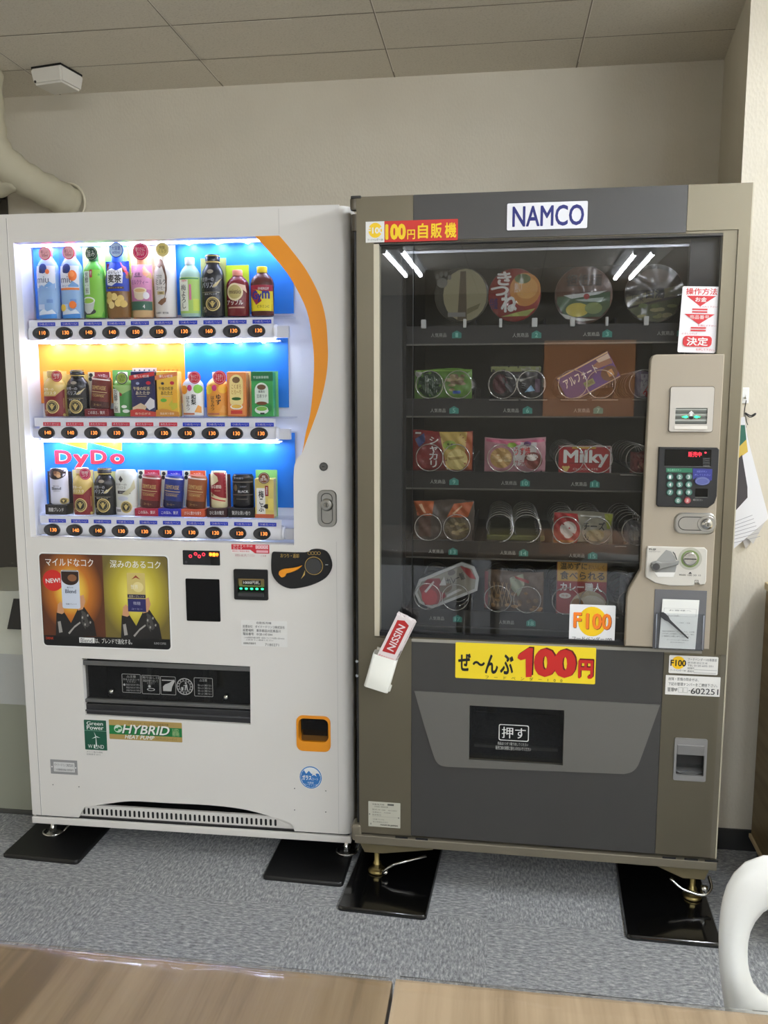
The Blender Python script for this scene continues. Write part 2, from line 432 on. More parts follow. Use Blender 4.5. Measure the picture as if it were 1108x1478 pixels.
# sensor box on the ceiling
t = root('ceiling_sensor_box', 'small white box sensor on the ceiling above the pipe', 'sensor', (-1.455, 2.745, ZC), -.18)
b = B(); z0 = -.055
vs = [(-.062, -.05, z0), (.05, -.05, z0), (.05, .05, z0), (-.062, .05, z0), (-.068, -.058, -.006), (.056, -.058, -.006), (.056, .058, -.006), (-.068, .058, -.006)]
bm = bmesh.new(); q = [bm.verts.new(v) for v in vs]
for f in ((0, 3, 2, 1), (4, 5, 6, 7), (0, 1, 5, 4), (1, 2, 6, 5), (2, 3, 7, 6), (3, 0, 4, 7)): bm.faces.new([q[i] for i in f])
bmesh.ops.bevel(bm, geom=bm.edges[:], offset=.006, segments=2, affect='EDGES'); bm.verts.index_update()
b.add([v.co[:] for v in bm.verts], [[v.index for v in f.verts] for f in bm.faces], mat((226, 222, 212), .5)); bm.free(); b.obj('housing', t)
B().box(-.064, .052, -.054, .054, -.006, 0, M_BLK).obj('mounting_plate', t)
B().lathe([(.004, -.003), (.004, .0)], C(60, 50, 46), (-.052, -.05, -.046), 'y', seg=10).obj('indicator', t)

# lagged pipe in the upper left corner
M_LAG = mat((192, 185, 160), .75, bump=.35, bscale=30)
t = root('lagged_pipe', 'cream wrapped pipe bending from the ceiling into the back wall', 'pipe', (-1.69, 2.72, 2.05))
main = curve([(0, -.02, .362), (-.002, -.02, .22), (.012, -.01, .11), (.06, .06, .045), (.115, .15, .01), (.150, .228, -.010)], 6)
B().tube(main, .056, M_LAG, 16, rf=[1+.06*math.sin(i*1.7) for i in range(len(main))]).obj('pipe_run', t)
br = curve([(.045, .05, .045), (-.05, .06, .02), (-.17, .07, -.005), (-.33, .08, -.02)], 5)
B().tube(br, .05, M_LAG, 14, rf=[1+.06*math.sin(i*2.1) for i in range(len(br))]).obj('branch', t)
B().tube([(.148+.064*math.cos(a)*.9, .224, -.010+.066*math.sin(a)) for a in [2*PI*i/20 for i in range(20)]], .005, mat((222, 214, 190), .6), 6, closed=True).obj('sealant_ring', t)

# litter bin on the left
def bin_poly(hx, hy, r, z, n=5): return [(a, b, z) for a, b in rr(-hx, hx, -hy, hy, r, n)]
def loft(b, rings, m, sm=True):
    n = len(rings[0]); vs = [v for r in rings for v in r]; fs = []
    for j in range(len(rings)-1):
        for i in range(n): fs.append((j*n+i, j*n+(i+1) % n, (j+1)*n+(i+1) % n, (j+1)*n+i))
    b.add(vs, fs, m, sm); return b
M_BIN, M_BINL = mat((150, 152, 136), .55), mat((196, 198, 184), .5)
BAGM = mat((214, 216, 212), .25, key='thin_plastic_bag', bump=.8, bscale=38); BAGM.node_tree.nodes['Principled BSDF'].inputs['Alpha'].default_value = .62
t = root('litter_bin', 'grey green litter bin with hooded lid left of the drinks machine', 'trash bin', (-1.62, 2.56, 0))
b = B(); loft(b, [bin_poly(.20, .20, .06, .015), bin_poly(.218, .215, .07, .30), bin_poly(.230, .225, .07, .545)], M_BIN); b.add(bin_poly(.20, .20, .06, .015), [tuple(range(24))[::-1]], M_BIN); b.obj('bin_body', t)
B().box(-.205, .205, -.205, .205, 0, .016, mat((70, 70, 66), .6), .004).obj('foot_ring', t)
b = B(); loft(b, [[(x*(1.01+.012*math.sin(23*math.atan2(y, x)+k*3)), y*(1.01+.014*math.sin(31*math.atan2(y, x)+k*2)), z+(.02 if kk == 0 else .0)*math.sin(9*math.atan2(y, x))) for x, y, z in bin_poly(.233, .229, .07, zz, 30)] for kk, (k, zz) in enumerate(((0, .40), (1.2, .44), (2.1, .48), (.6, .52), (0, .548)))], BAGM); b.obj('plastic_bag', t)
b = B(); loft(b, [bin_poly(.236, .232, .07, .545), bin_poly(.238, .234, .07, .60), bin_poly(.225, .222, .07, .612), bin_poly(.19, .19, .07, .66), bin_poly(.17, .18, .07, .735)], M_BINL); b.add(bin_poly(.17, .18, .07, .735), [tuple(range(24))], M_BINL); b.obj('lid', t)
b = B(); k = [( -.13, -.225), (.145, -.225), (.145, -.20), (-.13, -.20)]
b.add([(-.17, -.2245, .625), (.02, -.2245, .625), (.01, -.193, .715), (-.14, -.193, .715)], [(0, 1, 2, 3)], M_BLK); b.obj('opening', t); b = B()
b.add([(.120, -.2245, .625), (.172, -.2245, .625), (.155, -.193, .715), (.128, -.193, .715)], [(0, 1, 2, 3)], M_BLK)
b.obj('opening', t); b = B()
b.add([(.232, -.17, .618), (.232, .14, .618), (.178, .13, .722), (.178, -.16, .722)], [(0, 1, 2, 3)], M_BLK); b.obj('opening', t)

# cabinet against the pillar, lower right
t = root('wooden_cabinet', 'olive brown wooden cabinet with pale edge at the right border', 'cabinet', (.745, 1.95, 0), -.03)
B().box(.004, .50, .0, .468, .055, .80, M_CAB).obj('carcass', t)
B().box(-.001, .51, -.004, .472, .80, .822, M_CABEDGE, .003).obj('cabinet_top', t)
B().box(-.002, .006, -.002, .47, .055, .066, M_CABEDGE).box(.02, .49, .03, .46, 0, .055, M_BLK).obj('plinth', t)
B().box(.008, .25, -.018, .0, .06, .795, M_CAB, .002).obj('door', t)
B().box(.254, .498, -.018, .0, .06, .795, M_CAB, .002).obj('door', t)

# leaflets hanging on the pillar
t = root('hook', 'small white adhesive hook on the pillar above the hanging leaflets', 'hook', (.682, 2.445, 1.343))
B().box(-.011, .011, -.006, 0, -.022, .022, WHT, .002).tube([(0, -.004, -.004), (0, -.014, -.008), (0, -.016, .002)], .002, WHT).obj('hook_body', t)
t = root('leaflet_bundle', 'bundle of leaflets tied with black string hanging on the pillar', 'leaflets', (.682, 2.438, 1.33))
def leaf(pts, y, m, extra=None):
    b = B(); n = len(pts); b.prism([(x-.682, z-1.33) for x, z in pts], y, y+.0012, m)
    if extra: extra(b, y-.0006)
    return b
def f1(b, y):
    b.flat([(x-.682, z-1.33) for x, z in [(.668, 1.262), (.682, 1.262), (.688, 1.222), (.668, 1.200)]], y, C(36, 96, 80))
    b.flat([(x-.682, z-1.33) for x, z in [(.668, 1.200), (.688, 1.222), (.694, 1.188), (.668, 1.168)]], y, C(206, 178, 80))
    b.flat([(x-.682, z-1.33) for x, z in [(.668, 1.168), (.679, 1.180), (.698, 1.09), (.700, 1.06), (.692, 1.05), (.668, 1.02)]], y, C(58, 54, 56))
    for k in range(7):
        z0 = .99-.01*k-1.33; b.flat([(-.012, z0), (.034+.004*k, z0+.020), (.034+.004*k, z0+.0215), (-.012, z0+.0015)], y, C(150, 150, 156))
leaf([(.66, 1.28), (.680, 1.285), (.690, 1.23), (.759, 1.006), (.757, .999), (.662, .905), (.655, .905)], -.014, C(226, 226, 228), f1).obj('leaflet', t)
leaf([(.66, 1.27), (.684, 1.26), (.757, 1.003), (.724, .928), (.69, .96), (.66, .97)], -.009, C(196, 194, 190)).obj('leaflet', t, 'leaflet behind, in shade')
leaf([(.66, 1.26), (.684, 1.25), (.752, .99), (.706, .912), (.69, .95), (.66, .96)], -.005, C(176, 172, 168)).obj('leaflet', t)
b = B().tube(curve([(0, -.014, 0), (-.003, -.013, -.03), (-.001, -.012, -.055), (.004, -.012, -.075)], 4), .0013, M_BLK, 6)
b.tube(curve([(-.001, -.013, -.036), (.012, -.014, -.046), (.024, -.014, -.041), (.026, -.014, -.036), (.014, -.014, -.042), (-.001, -.013, -.034)], 5), .0018, M_BLK, 6)
b.tube(curve([(0, -.013, -.036), (.003, -.013, -.055), (.008, -.013, -.068)], 4), .0011, M_BLK, 6); b.obj('string', t)

# ================================================================== THE DRINKS MACHINE (white)
WM = root('drinks_vending_machine', 'white drinks vending machine with a lit display and orange crescent', 'vending machine', (W.x, W.y, 0), W.yaw)
WW, WT, WB0, WDZ = .971, 1.83, .079, .105          # width, top, plinth bottom, door bottom
def wp(*pts, d=0.): return [W.at(px, py, d) for px, py in pts]
# openings in the door
arc_in = curve([(368, 340.5), (403, 380), (423, 408), (442.5, 448), (450.5, 490), (453, 520), (452, 555), (448, 595), (441, 626), (436, 653), (429, 661), (424.5, 674), (423.5, 695)], 4)
ZT = W.rect(19, 350, 403, 340)[3]
op = wp(*arc_in, (424, 787), (44.5, 774.5))
disp_hole = [(.047, 1.756)] + [(x, min(z, 1.756)) for x, z in wp(*arc_in)] + [(.812, .938), (.047, .946)]
bx0, bx1, bz0, bz1 = W.rect(119, 950, 361, 1040)
bin_hole = [wp((118.4, 950))[0], wp((360.8, 962))[0], wp((361.5, 1046))[0], wp((122.7, 1032))[0]]
rx0, rx1, rz0, rz1 = W.rect(429, 1034, 476, 1083)
ret_hole = rr(rx0, rx1, rz0, rz1, .016, 5)
bl0, bl1, bl2, bl3 = W.rect(338, 821.5, 387, 865.5)
bill_hole = rr(bl0, bl1, bl2, bl3, .003, 2)
notch = [(x, z) for x, z in wp(*curve([(122, 1165), (151.6, 1160.5), (189.5, 1156.5), (240, 1159), (300, 1162), (345, 1167), (377.5, 1174.5), (420, 1188)], 4))]
z_n = WDZ
nx0, nx1 = notch[0][0], notch[-1][0]
door_out = [(.003, WDZ), (nx0-.02, WDZ)] + [(x, max(z, WDZ+.0005)) for x, z in notch] + [(nx1+.01, WDZ), (WW-.028, WDZ), (WW-.028, WT-.003), (.003, WT-.003)]
b = B().plate(door_out, [disp_hole, bin_hole, ret_hole, bill_hole], 0, .03, M_WH)
# rounded right edge of the door
q = [(WW-.028+.028*math.sin(a), .028-.028*math.cos(a)) for a in [PI/2*i/8 for i in range(9)]]+[(WW, .06)]
b.add([(x, y, WDZ) for x, y in q]+[(x, y, WT-.003) for x, y in q], [(i, i+1, i+11, i+10) for i in range(9)], M_WH, True)
b.add([(x, y, WT-.003) for x, y in q]+[(WW-.028, .06, WT-.003)], [tuple(range(11))], M_WH); b.add([(x, y, WDZ) for x, y in q]+[(WW-.028, .06, WDZ)], [tuple(range(11))[::-1]], M_WH)
b.box(.0, .003, .003, .03, WDZ, WT-.003, M_WH).box(.003, WW-.028, .0005, .03, WT-.003, WT, M_WH)
b.obj('door_panel', WM)
M_GRV = C(150, 148, 144)
B().box(.0295, .0312, -.0004, .0, WDZ, WT-.01, M_GRV).box(.0312, .0325, -.0004, .0, WDZ, WT-.01, C(238, 236, 232)).obj('door_seam', WM)
x_ = W.at(402, 320)[0]; B().box(x_, x_+.001, -.0003, 0, 1.760, WT-.006, C(190, 188, 183)).obj('door_seam', WM)
B().box(WW-.042, WW-.041, -.0003, .0, WDZ+.0, .95, C(198, 196, 191)).obj('door_seam', WM)
# cabinet
b = B().box(0, .006, .032, .72, WB0+.02, WT-.004, M_WH).box(WW-.006, WW, .062, .72, WB0+.02, WT-.004, M_WH).box(.006, WW-.006, .032, .72, WT-.01, WT-.004, M_WH)
b.box(.006, WW-.006, .71, .72, WB0+.02, WT-.01, M_WH).box(.006, WW-.006, .20, .21, WB0+.03, WT-.01, M_IN)
b.obj('cabinet', WM)
B().box(0, WW-.006, -.002, .72, WB0, WDZ-.006, M_WH, .002).box(.01, WW-.012, .006, .70, WDZ-.006, WDZ, M_BLK).obj('plinth', WM)
# ventilation grille with slots behind the notch
b = B().box(.03, WW-.05, .012, .02, WDZ, WDZ+.035, M_WH)
for i in range(44):
    x = .128+i*.0142
    if x > .80: break
    b.prism(rr(x, x+.0065, WDZ+.0055, WDZ+.0255, .003, 3), .0114, .0119, M_BLK)
b.obj('ventilation_grille', WM)
# display recess
IN0, IN1 = .035, .90
b = B().box(.040, .047, .03, .108, .935, 1.775, M_IN).box(.047, .898, .105, .112, .935, 1.775, M_IN)
b.box(.891, .898, .03, .105, .935, 1.775, M_IN).box(.047, .891, .03, .105, 1.764, 1.772, M_IN).box(.047, .891, .03, .105, .930, .936, M_IN)
b.obj('display_recess', WM)
# glass: bounded by the opening, orange crescent printed along its right edge
gl = B().plate(inset(ccw(disp_hole), -.008), [], .0305, .0335, PANE_W); gl.obj('display_window', WM)
arc_out = curve([(403, 340), (419, 359), (442, 390), (461, 427), (470, 461), (472.8, 497), (473, 520), (470, 547.6), (462, 581.6), (450, 616), (441, 640), (436, 653.5)], 4)
cres = [(x, min(z, 1.7565)) for x, z in wp(*arc_in[:37])] + [(x, min(z, 1.7565)) for x, z in wp(*reversed(arc_out))]
B().prism(cres, -.0006, 0, M_ORG).obj('orange_crescent', WM)

# backing cards
def dots(col, nm):
    m, nt, p, oc = newmat(nm, .5)
    v = nt.nodes.new('ShaderNodeTexVoronoi'); v.inputs['Scale'].default_value = 190; v.inputs['Randomness'].default_value = 0.
    nt.links.new(oc, v.inputs['Vector'])
    lo = tuple(int(c*.86) for c in col)
    r = ramp(nt, v.outputs['Distance'], [(.30, lo), (.40, col)]); nt.links.new(r.outputs[0], p.inputs['Base Color']); return m
M_CBLU, M_CORG = dots((20, 120, 214), 'blue_dotted_card'), dots((246, 150, 40), 'orange_dotted_card')
CD = .098
def card(name, x0, y0, x1, y1, m, lab=None):
    r = W.rect(x0, y0, x1, y1, CD); return r
x0, x1, z0, z1 = W.rect(46, 350, 423, 455, CD); B().box(x0, x1, CD, CD+.003, z0, 1.762, M_CBLU).obj('backing_card', WM, 'blue dotted card behind the top row')
x0, x1, z0, z1 = W.rect(49, 490, 267, 582, CD); B().box(x0, x1, CD, CD+.003, z0, z1+.03, M_CORG).obj('backing_card', WM, 'orange dotted card behind the middle row')
x2, x3, z0, z1 = W.rect(267, 490, 416, 588, CD); B().box(x1, x3, CD, CD+.003, z0, z1+.03, M_CBLU).obj('backing_card', WM, 'blue dotted card behind the middle row')
x0, x1, z0, z1 = W.rect(57, 634, 426, 730, CD)
b = B().box(x0, x1, CD, CD+.003, z0, z1+.02, M_CBLU)
# brand lettering and yellow wedges on the lower card
PK = C(240, 40, 62)
for xa, xb, yl, yr, top in ((85, 128, 640, 649, 638), (130, 178, 640, 651, 638)):
    P = [W.at(xa-2, top, CD), W.at(xb-2, yr, CD), W.at(xb-2, top, CD)]; b.flat(ccw(P), CD-.0005, YEL)
dx0, dx1, dz0, dz1 = W.rect(79.5, 650, 180, 670, CD)
u = (dx1-dx0)
for ch, a, c_, lo, hi in (('D', 0, .245, 0, 1), ('y', .262, .49, -.42, .72), ('D', .515, .75, 0.03, 1.03), ('o', .79, 1.0, .02, .78)):
    h = dz1-dz0; b.text(ch, dx0+a*u, dx0+c_*u, dz0+lo*h, dz0+hi*h, CD-.0010, C(250, 246, 250), bold=.10)
    b.text(ch, dx0+a*u, dx0+c_*u, dz0+lo*h, dz0+hi*h, CD-.0016, PK, bold=.065)
b.obj('backing_card', WM, 'blue dotted card with pink brand lettering behind the bottom row')

# LED strips that light each row from above
M_LED = mat((214, 226, 255), .4, emit=330.)
M_DIFF = mat((222, 230, 255), .4, emit=26.)
def leds(z, xa, xb, n, y=.078):
    o = B().box(xa-.01, xb+.01, y-.006, y+.006, z, z+.004, M_IN).obj('led_strip', WM)
    B().box(xa-.005, xb+.005, .046, .062, z-.001, z+.002, M_DIFF).obj('light_diffuser', o)
    for i in range(n):
        x = xa+(xb-xa)*(i+.5)/n
        B().lathe([(.0045, -.0022), (.0045, 0)], M_LED, (x, y, z), seg=8).obj('led_lamp', o)
leds(1.756, .06, .80, 9)

# selection bars with price buttons
rows = [
 dict(bl=(41, 469.5, 491), br=(394, 468.5, 489.5), xl=[58.5, 92, 125.6, 159.4, 193.4, 227.5, 263, 298.5, 334, 369.7], y0=479.6, y1=478.4,
      p='110 130 140 140 150 150 130 160 130 130', hot=0, base=458.5),
 dict(bl=(48.7, 614.5, 633.5), br=(394, 616.5, 637), xl=[66.5, 99.5, 133, 166, 200, 234.5, 268.5, 303, 338, 373.5], y0=623, y1=626.5,
      p='140 140 130 130 130 130 130 130 130 130', hot=6, base=601),
 dict(bl=(57, 754, 774), br=(400.6, 761, 780.5), xl=[74.4, 106.8, 139.6, 172.6, 206, 239.7, 274, 308, 342.8, 377.6], y0=762, y1=770.5,
      p='130 140 140 130 130 130 130 120 120 130', hot=0, base=744)]
M_BAR = mat((240, 241, 243), .3)
M_SHELF = glassy('clear_shelf', (.93, .94, .98), 1.3, .1)
M_DIG = mat((255, 140, 60), .5, emit=2.2)
BY = .036
LEDGE = []
for ri, R in enumerate(rows):
    zs = [W.at(R['bl'][0], R['bl'][1], BY)[1], W.at(R['br'][0], R['br'][1], BY)[1]]; zt = sum(zs)/2
    zs = [W.at(R['bl'][0], R['bl'][2], BY)[1], W.at(R['br'][0], R['br'][2], BY)[1]]; zb = sum(zs)/2
    xa = W.at(R['bl'][0], 480, BY)[0]; xb = W.at(R['br'][0], 480, BY)[0]
    zm = (zt+zb)/2
    bar = B(); prof = [(BY+.006*(1-math.cos(a))+0, 0) for a in (0,)]
    # bowed front section extruded along x
    sec = [(.066, zb), (BY+.010, zb)] + [(BY+.010-.010*math.cos(a*PI/180)**1, zm+(zt-zb)/2*math.sin(a*PI/180)) for a in range(-80, 81, 20)] + [(BY+.010, zt), (.066, zt)]
    n = len(sec)
    bar.add([(xa, y, z) for y, z in sec]+[(xb, y, z) for y, z in sec], [(i, i+1, n+i+1, n+i) for i in range(n-1)]+[(n-1, 0, n, 2*n-1)], M_BAR, True)
    bar.add([(xa, y, z) for y, z in sec], [tuple(range(n))], M_BAR); bar.add([(xb, y, z) for y, z in sec], [tuple(range(n))[::-1]], M_BAR)
    bar.lathe([(.0, 0), ((zt-zb)/2, .0), ((zt-zb)/2*.9, .008), (0, .010)], M_BAR, (xb, .0515, zm), 'x', seg=16)
    bo = bar.obj('selection_bar', WM)
    xr = xb+.04
    B().box(.047, xa, .045, .062, zb+.004, zt-.008, mat((205, 206, 210), .4)).obj('bar_bracket', bo)
    B().box(xb+.009, xr, .045, .062, zb+.003, zt-.006, mat((225, 226, 230), .4)).obj('bar_bracket', bo)
    zl = W.at(230, R['base'], .055)[1]; LEDGE.append(zl)
    B().box(.055, xb+.05, .040, .094, zl-.004, zl, M_SHELF).obj('display_shelf', WM)
    B().box(.055, xb, .041, .0425, zt-.001, zl-.004, mat((236, 238, 244), .4)).obj('label_rail', WM)
    prices = R['p'].split()
    for k, px in enumerate(R['xl']):
        py = R['y0']+(R['y1']-R['y0'])*k/9
        x, z = W.at(px, py, BY-.004); z = zm if abs(z-zm) < .01 else z
        bb = B(); rx, rz = .0245, .0172
        bb.prism(ell(x, z, rx, rz), BY-.006, BY+.006, M_BLK, .002)
        bb.disc(x-.002, z, rx*.84, rz*.82, BY-.0066, mat((52, 52, 56), .3), 22, 1)
        bb.prism(ell(x+.003, z-.001, rx*.52, rz*.62), BY-.0082, BY-.0066, mat((30, 30, 33), .3), .0008)
        bb.text(prices[k], x-.001, x+.0170, z-.004, z+.006, BY-.0086, M_DIG)
        bb.obj('price_button', bo)
        hot = k < R['hot']; lx0, lx1 = x-.012, x+.040
        lb = B().box(lx0, lx1, .0402, .0409, zt+.0005, zt+.0110, C(206, 36, 62) if hot else C(28, 60, 190))
        lb.text('あたたか〜い' if hot else 'つめた〜い', lx0+.004, lx1-.004, zt+.003, zt+.0088, .0397, C(236, 224, 236)); lb.obj('temperature_label', bo)
    if ri < 2: leds(zb-.006, .065, xb-.0, 9)
# small glow strip below the last bar
for x in (.12, .30, .48, .66): B().lathe([(.005, -.003), (.005, 0)], M_LED, (x, .07, .955), seg=8).obj('led_lamp', WM)

# ---- drink samples
def surf(kind, a, h, dep):
    """profile: list of (v, r) fractions of half width; returns r(z)"""
    P = {'pet': [(0, .90), (.03, .97), (.60, 1), (.66, 1), (.74, .92), (.80, .74), (.85, .52), (.88, .42), (1, .42)],
         'flask': [(0, .94), (.04, 1), (.66, 1), (.74, .9), (.80, .72), (.84, .56), (.87, .56), (.875, .62), (1, .60)],
         'can': [(0, .90), (.03, 1), (.93, 1), (.97, .90), (1, .88)],
         'box': [(0, 1), (1, 1)]}[kind]
    def r(z):
        v = z/h
        for (v0, r0), (v1, r1) in zip(P, P[1:]):
            if v <= v1: return a*(r0+(r1-r0)*(v-v0)/max(v1-v0, 1e-6))
        return a*P[-1][1]
    return P, r
def decorate(b, items, a, h, yf, e=.0009):
    for k, it in enumerate(items):
        ee = e+k*.00022; f = (lambda x, z, ee=ee: yf(x, z)-ee)
        t = it[0]; c = it[-1]; c = c if not isinstance(c, tuple) else C(*c)
        bo = next((q for q in it[6:] if isinstance(q, float)), .02)
        if t == 'r': b.patch(it[1]*a, it[2]*a, it[3]*h, it[4]*h, f, c, 10, 5)
        elif t == 'e': b.disc(it[1]*a, it[2]*h, it[3]*a, it[4]*h, f, c, 20, 3)
        elif t == 't': b.text(it[1], it[2]*a, it[3]*a, it[4]*h, it[5]*h, f, c, bold=bo)
        elif t == 'p': b.tess([ccw([(p[0]*a, p[1]*h) for p in it[1]])], f, c, maxlen=.006)
GOLD, GOLD2, DKR = C(214, 186, 96), C(120, 96, 40), C(120, 22, 28)
def emblem(u, v, ru, rv):
    return [('e', u, v, ru, rv, (222, 200, 130)), ('e', u, v, ru*.84, rv*.84, (40, 34, 26)), ('e', u, v, ru*.74, rv*.74, (206, 184, 112)), ('e', u, v, ru*.66, rv*.66, (44, 38, 28)),
            ('p', [(u-ru*.5, v+rv*.38), (u, v-rv*.5), (u+ru*.5, v+rv*.38), (u+ru*.15, v+rv*.1), (u+ru*.2, v+rv*.42), (u-ru*.2, v+rv*.42), (u-ru*.15, v+rv*.1)], (206, 184, 112))]
def sample(name, label, row, px, kind, col, items=(), cap=None, crd=None, tagd=None, base=None, lean=0., gloss=.25):
    """px = left, top, right in the photo; rests on the ledge of its row"""
    zl = LEDGE[row]
    d = .062 if kind != 'box' else .055
    xL = W.at(px[0], px[1], d)[0]; xR = W.at(px[2], px[1], d)[0]; top = W.at((px[0]+px[2])/2, px[1], d)[1]
    a = (xR-xL)/2; h = top-zl; cx = (xL+xR)/2
    r_ = root(name, label, 'drink sample', W.world(cx, d, zl), W.yaw, 'drink samples on the display shelves')
    bh = 0.
    if base:
        bh = base[1]*h; b = B().prism(rr(-a*1.08, a*1.08, 0, bh, .002, 2), -.026, .012, base[0], .001)
        if len(base) > 2: b.text(base[2], -a*.75, a*.75, bh*.3, bh*.72, -.0266, WHT, bold=.01)
        b.obj('base_block', r_)
    dep = .020
    P, rf = surf(kind, a*(.86 if base else .98), h-bh, dep)
    hh = h-bh; aa = a*(.86 if base else .98)
    if kind == 'box': yf = lambda x, z: -.016
    else: yf = lambda x, z: -dep*math.sqrt(max(0., 1-min(1, (x/max(rf(z), 1e-6)))**2))*(rf(z)/aa)
    m = mat(col, gloss) if isinstance(col, tuple) else col
    b = B(); k0 = 0
    cut = .875 if (cap and kind in ('pet', 'flask')) else 1.
    if kind == 'box': b.prism(rr(-aa, aa, 0, hh, .003, 3), -.016, .014, m, .0015)
    else:
        pr = [(rf(v*hh), v*hh) for v in [0, .015, .03, .2, .4, .6, .66, .70, .74, .77, .80, .83, .85, .875, .93, .97, 1.] if v <= cut+1e-6]
        b.lathe(pr, m, ry=dep/aa, seg=28)
    decorate(b, items, aa, hh, yf)
    if lean or bh:
        cl, sl = math.cos(lean), math.sin(lean)
        b.move(0, lambda x, y, z: (x*cl+z*sl, y, -x*sl+z*cl+bh))
    b.obj('container', r_)
    if cap:
        cr = aa*(.44 if kind == 'pet' else .62)
        b = B().lathe([(cr, hh*.875), (cr*1.02, hh*.9), (cr*1.02, hh*.985), (cr*.9, hh)], cap, ry=.8, seg=22)
        if kind == 'flask': b.lathe([(cr*1.06, hh*.87), (cr*1.06, hh*.885)], GOLD, ry=.8, seg=22).lathe([(cr*1.04, hh*.97), (cr*1.04, hh*.98)], GOLD, ry=.8, seg=22)
        if lean: b.move(0, lambda x, y, z: (x*cl+z*sl, y, -x*sl+z*cl+bh))
        b.obj('cap', r_)
    if crd:      # (material, extra left, extra right, top px, [items])
        x0 = W.at(px[0]-crd[1], px[1], d+.024)[0]-cx; x1 = W.at(px[2]+crd[2], px[1], d+.024)[0]-cx; zt = W.at(px[0], crd[3], d+.024)[1]-zl
        b = B().box(x0, x1, .024, .0255, 0, min(zt, 1.755-zl), crd[0])
        if len(crd) > 4: decorate(b, [tuple(i) for i in crd[4]], (x1-x0)/2, zt, lambda x, z: .0238, .0002)
        if len(crd) > 4: b.move(8, lambda x, y, z: (x+(x0+x1)/2, y, z))
        b.obj('backing_card', r_)
    if tagd:     # centre px,py, radius px, material, text
        tx, tz = W.at(tagd[0], tagd[1], d-.028); rad = tagd[2]/1198*2.35
        b = B().prism(ell(tx-cx, tz-zl, rad, rad, 26), -.030, -.0285, tagd[3], .0004)
        b.disc(tx-cx, tz-zl, rad*.86, rad*.86, -.0304, WHT, 26, 1).disc(tx-cx, tz-zl, rad*.82, rad*.82, -.0307, tagd[5] if len(tagd) > 5 else tagd[3], 26, 1)
        b.text(tagd[4], tx-cx-rad*.6, tx-cx+rad*.6, tz-zl-rad*.5, tz-zl+rad*.5, -.0311, tagd[6] if len(tagd) > 6 else WHT, bold=.0)
        b.lathe([(rad*.18, -.029), (rad*.18, .0)], CLEAR, (tx-cx, 0, tz-zl), 'y', seg=8)
        b.obj('promo_tag', r_)
    return r_
WATER = mat((150, 190, 235), .08, key='water', coat=.3)
SKY = C(36, 118, 220)
def water_items(orange):
    it = [('r', -.82, .82, .40, .74, (232, 238, 246)), ('r', -.82, .82, .40, .43, (120, 140, 190) if not orange else (236, 130, 60)),
          ('t', 'miu', -.72, .35, .50, .59, (110, 120, 140)), ('e', -.15, .70, .36, .07, (36, 62, 140)), ('e', -.35, .665, .15, .03, (28, 40, 100)),
          ('t', 'おいしい水', -.6, .7, .445, .47, (90, 110, 160)), ('r', -.8, .8, .0, .09, (60, 140, 220)), ('p', [(-.7, .09), (-.2, .14), (.1, .10), (.5, .13), (.8, .07), (-.7, .05)], (222, 236, 250)),
          ('p', [(.0, .46), (.4, .52), (.8, .47), (.8, .44), (.0, .44)], (120, 170, 225)), ('r', -.7, -.1, .13, .2, (196, 214, 240)), ('r', .1, .6, .22, .27, (110, 150, 210))]
    if orange: it += [('e', .38, .60, .34, .075, (240, 120, 44)), ('e', .3, .19, .3, .055, (244, 128, 50)), ('e', -.6, .15, .3, .05, (246, 208, 60)), ('e', .35, .62, .2, .04, (250, 150, 80))]
    else: it += [('e', .28, .655, .17, .035, (236, 120, 60)), ('p', [(-.82, .4), (-.3, .47), (.2, .43), (.82, .5), (.82, .4)], (140, 182, 230))]
    return it
PKT, MAG = C(240, 74, 92), C(206, 24, 96)
sample('water_bottle_sample', 'pale blue water bottle with a small orange dot, first in the top row', 0, (51, 358, 84), 'pet', WATER, water_items(0), C(238, 96, 108), (SKY, 4, 0, 350), (65, 366, 9, PKT, '新しい\n500ml', C(250, 190, 196), C(150, 40, 60)))
sample('water_bottle_sample', 'pale blue water bottle with a big orange fruit on its label', 0, (85, 358, 118), 'pet', WATER, water_items(1), C(238, 96, 108), (C(30, 96, 210), 1, 0, 350), (99, 365, 9, PKT, '新しい\n500ml', C(250, 190, 196), C(150, 40, 60)))
tea = [('r', -.92, .92, .02, .74, (128, 196, 64)), ('r', -.75, -.15, .36, .72, (216, 234, 216)), ('t', '芳\n醇\n一\n煎', -.62, -.28, .38, .70, (24, 40, 34), .02, BLK), ('r', -.12, .12, .62, .74, (170, 40, 60)),
       ('t', '香\nり', -.06, .06, .64, .72, WHT)]
cup = [('e', -.38, .10, .72, .05, (50, 50, 52)), ('p', [(-1.05, .27), (-.85, .12), (-.55, .07), (-.2, .07), (.1, .12), (.3, .27)], (206, 214, 206)), ('e', -.38, .27, .68, .055, (236, 240, 234)), ('e', -.38, .265, .56, .04, (150, 200, 60))]
sample('green_tea_bottle_sample', 'green tea bottle with upright white label and a tea cup print in the top row', 0, (119, 366, 150), 'pet', (96, 176, 72), tea+cup, C(60, 110, 70), (C(196, 226, 130), 0, 1, 351), (132, 366, 9, C(24, 64, 44), '旨み', C(24, 64, 44)))
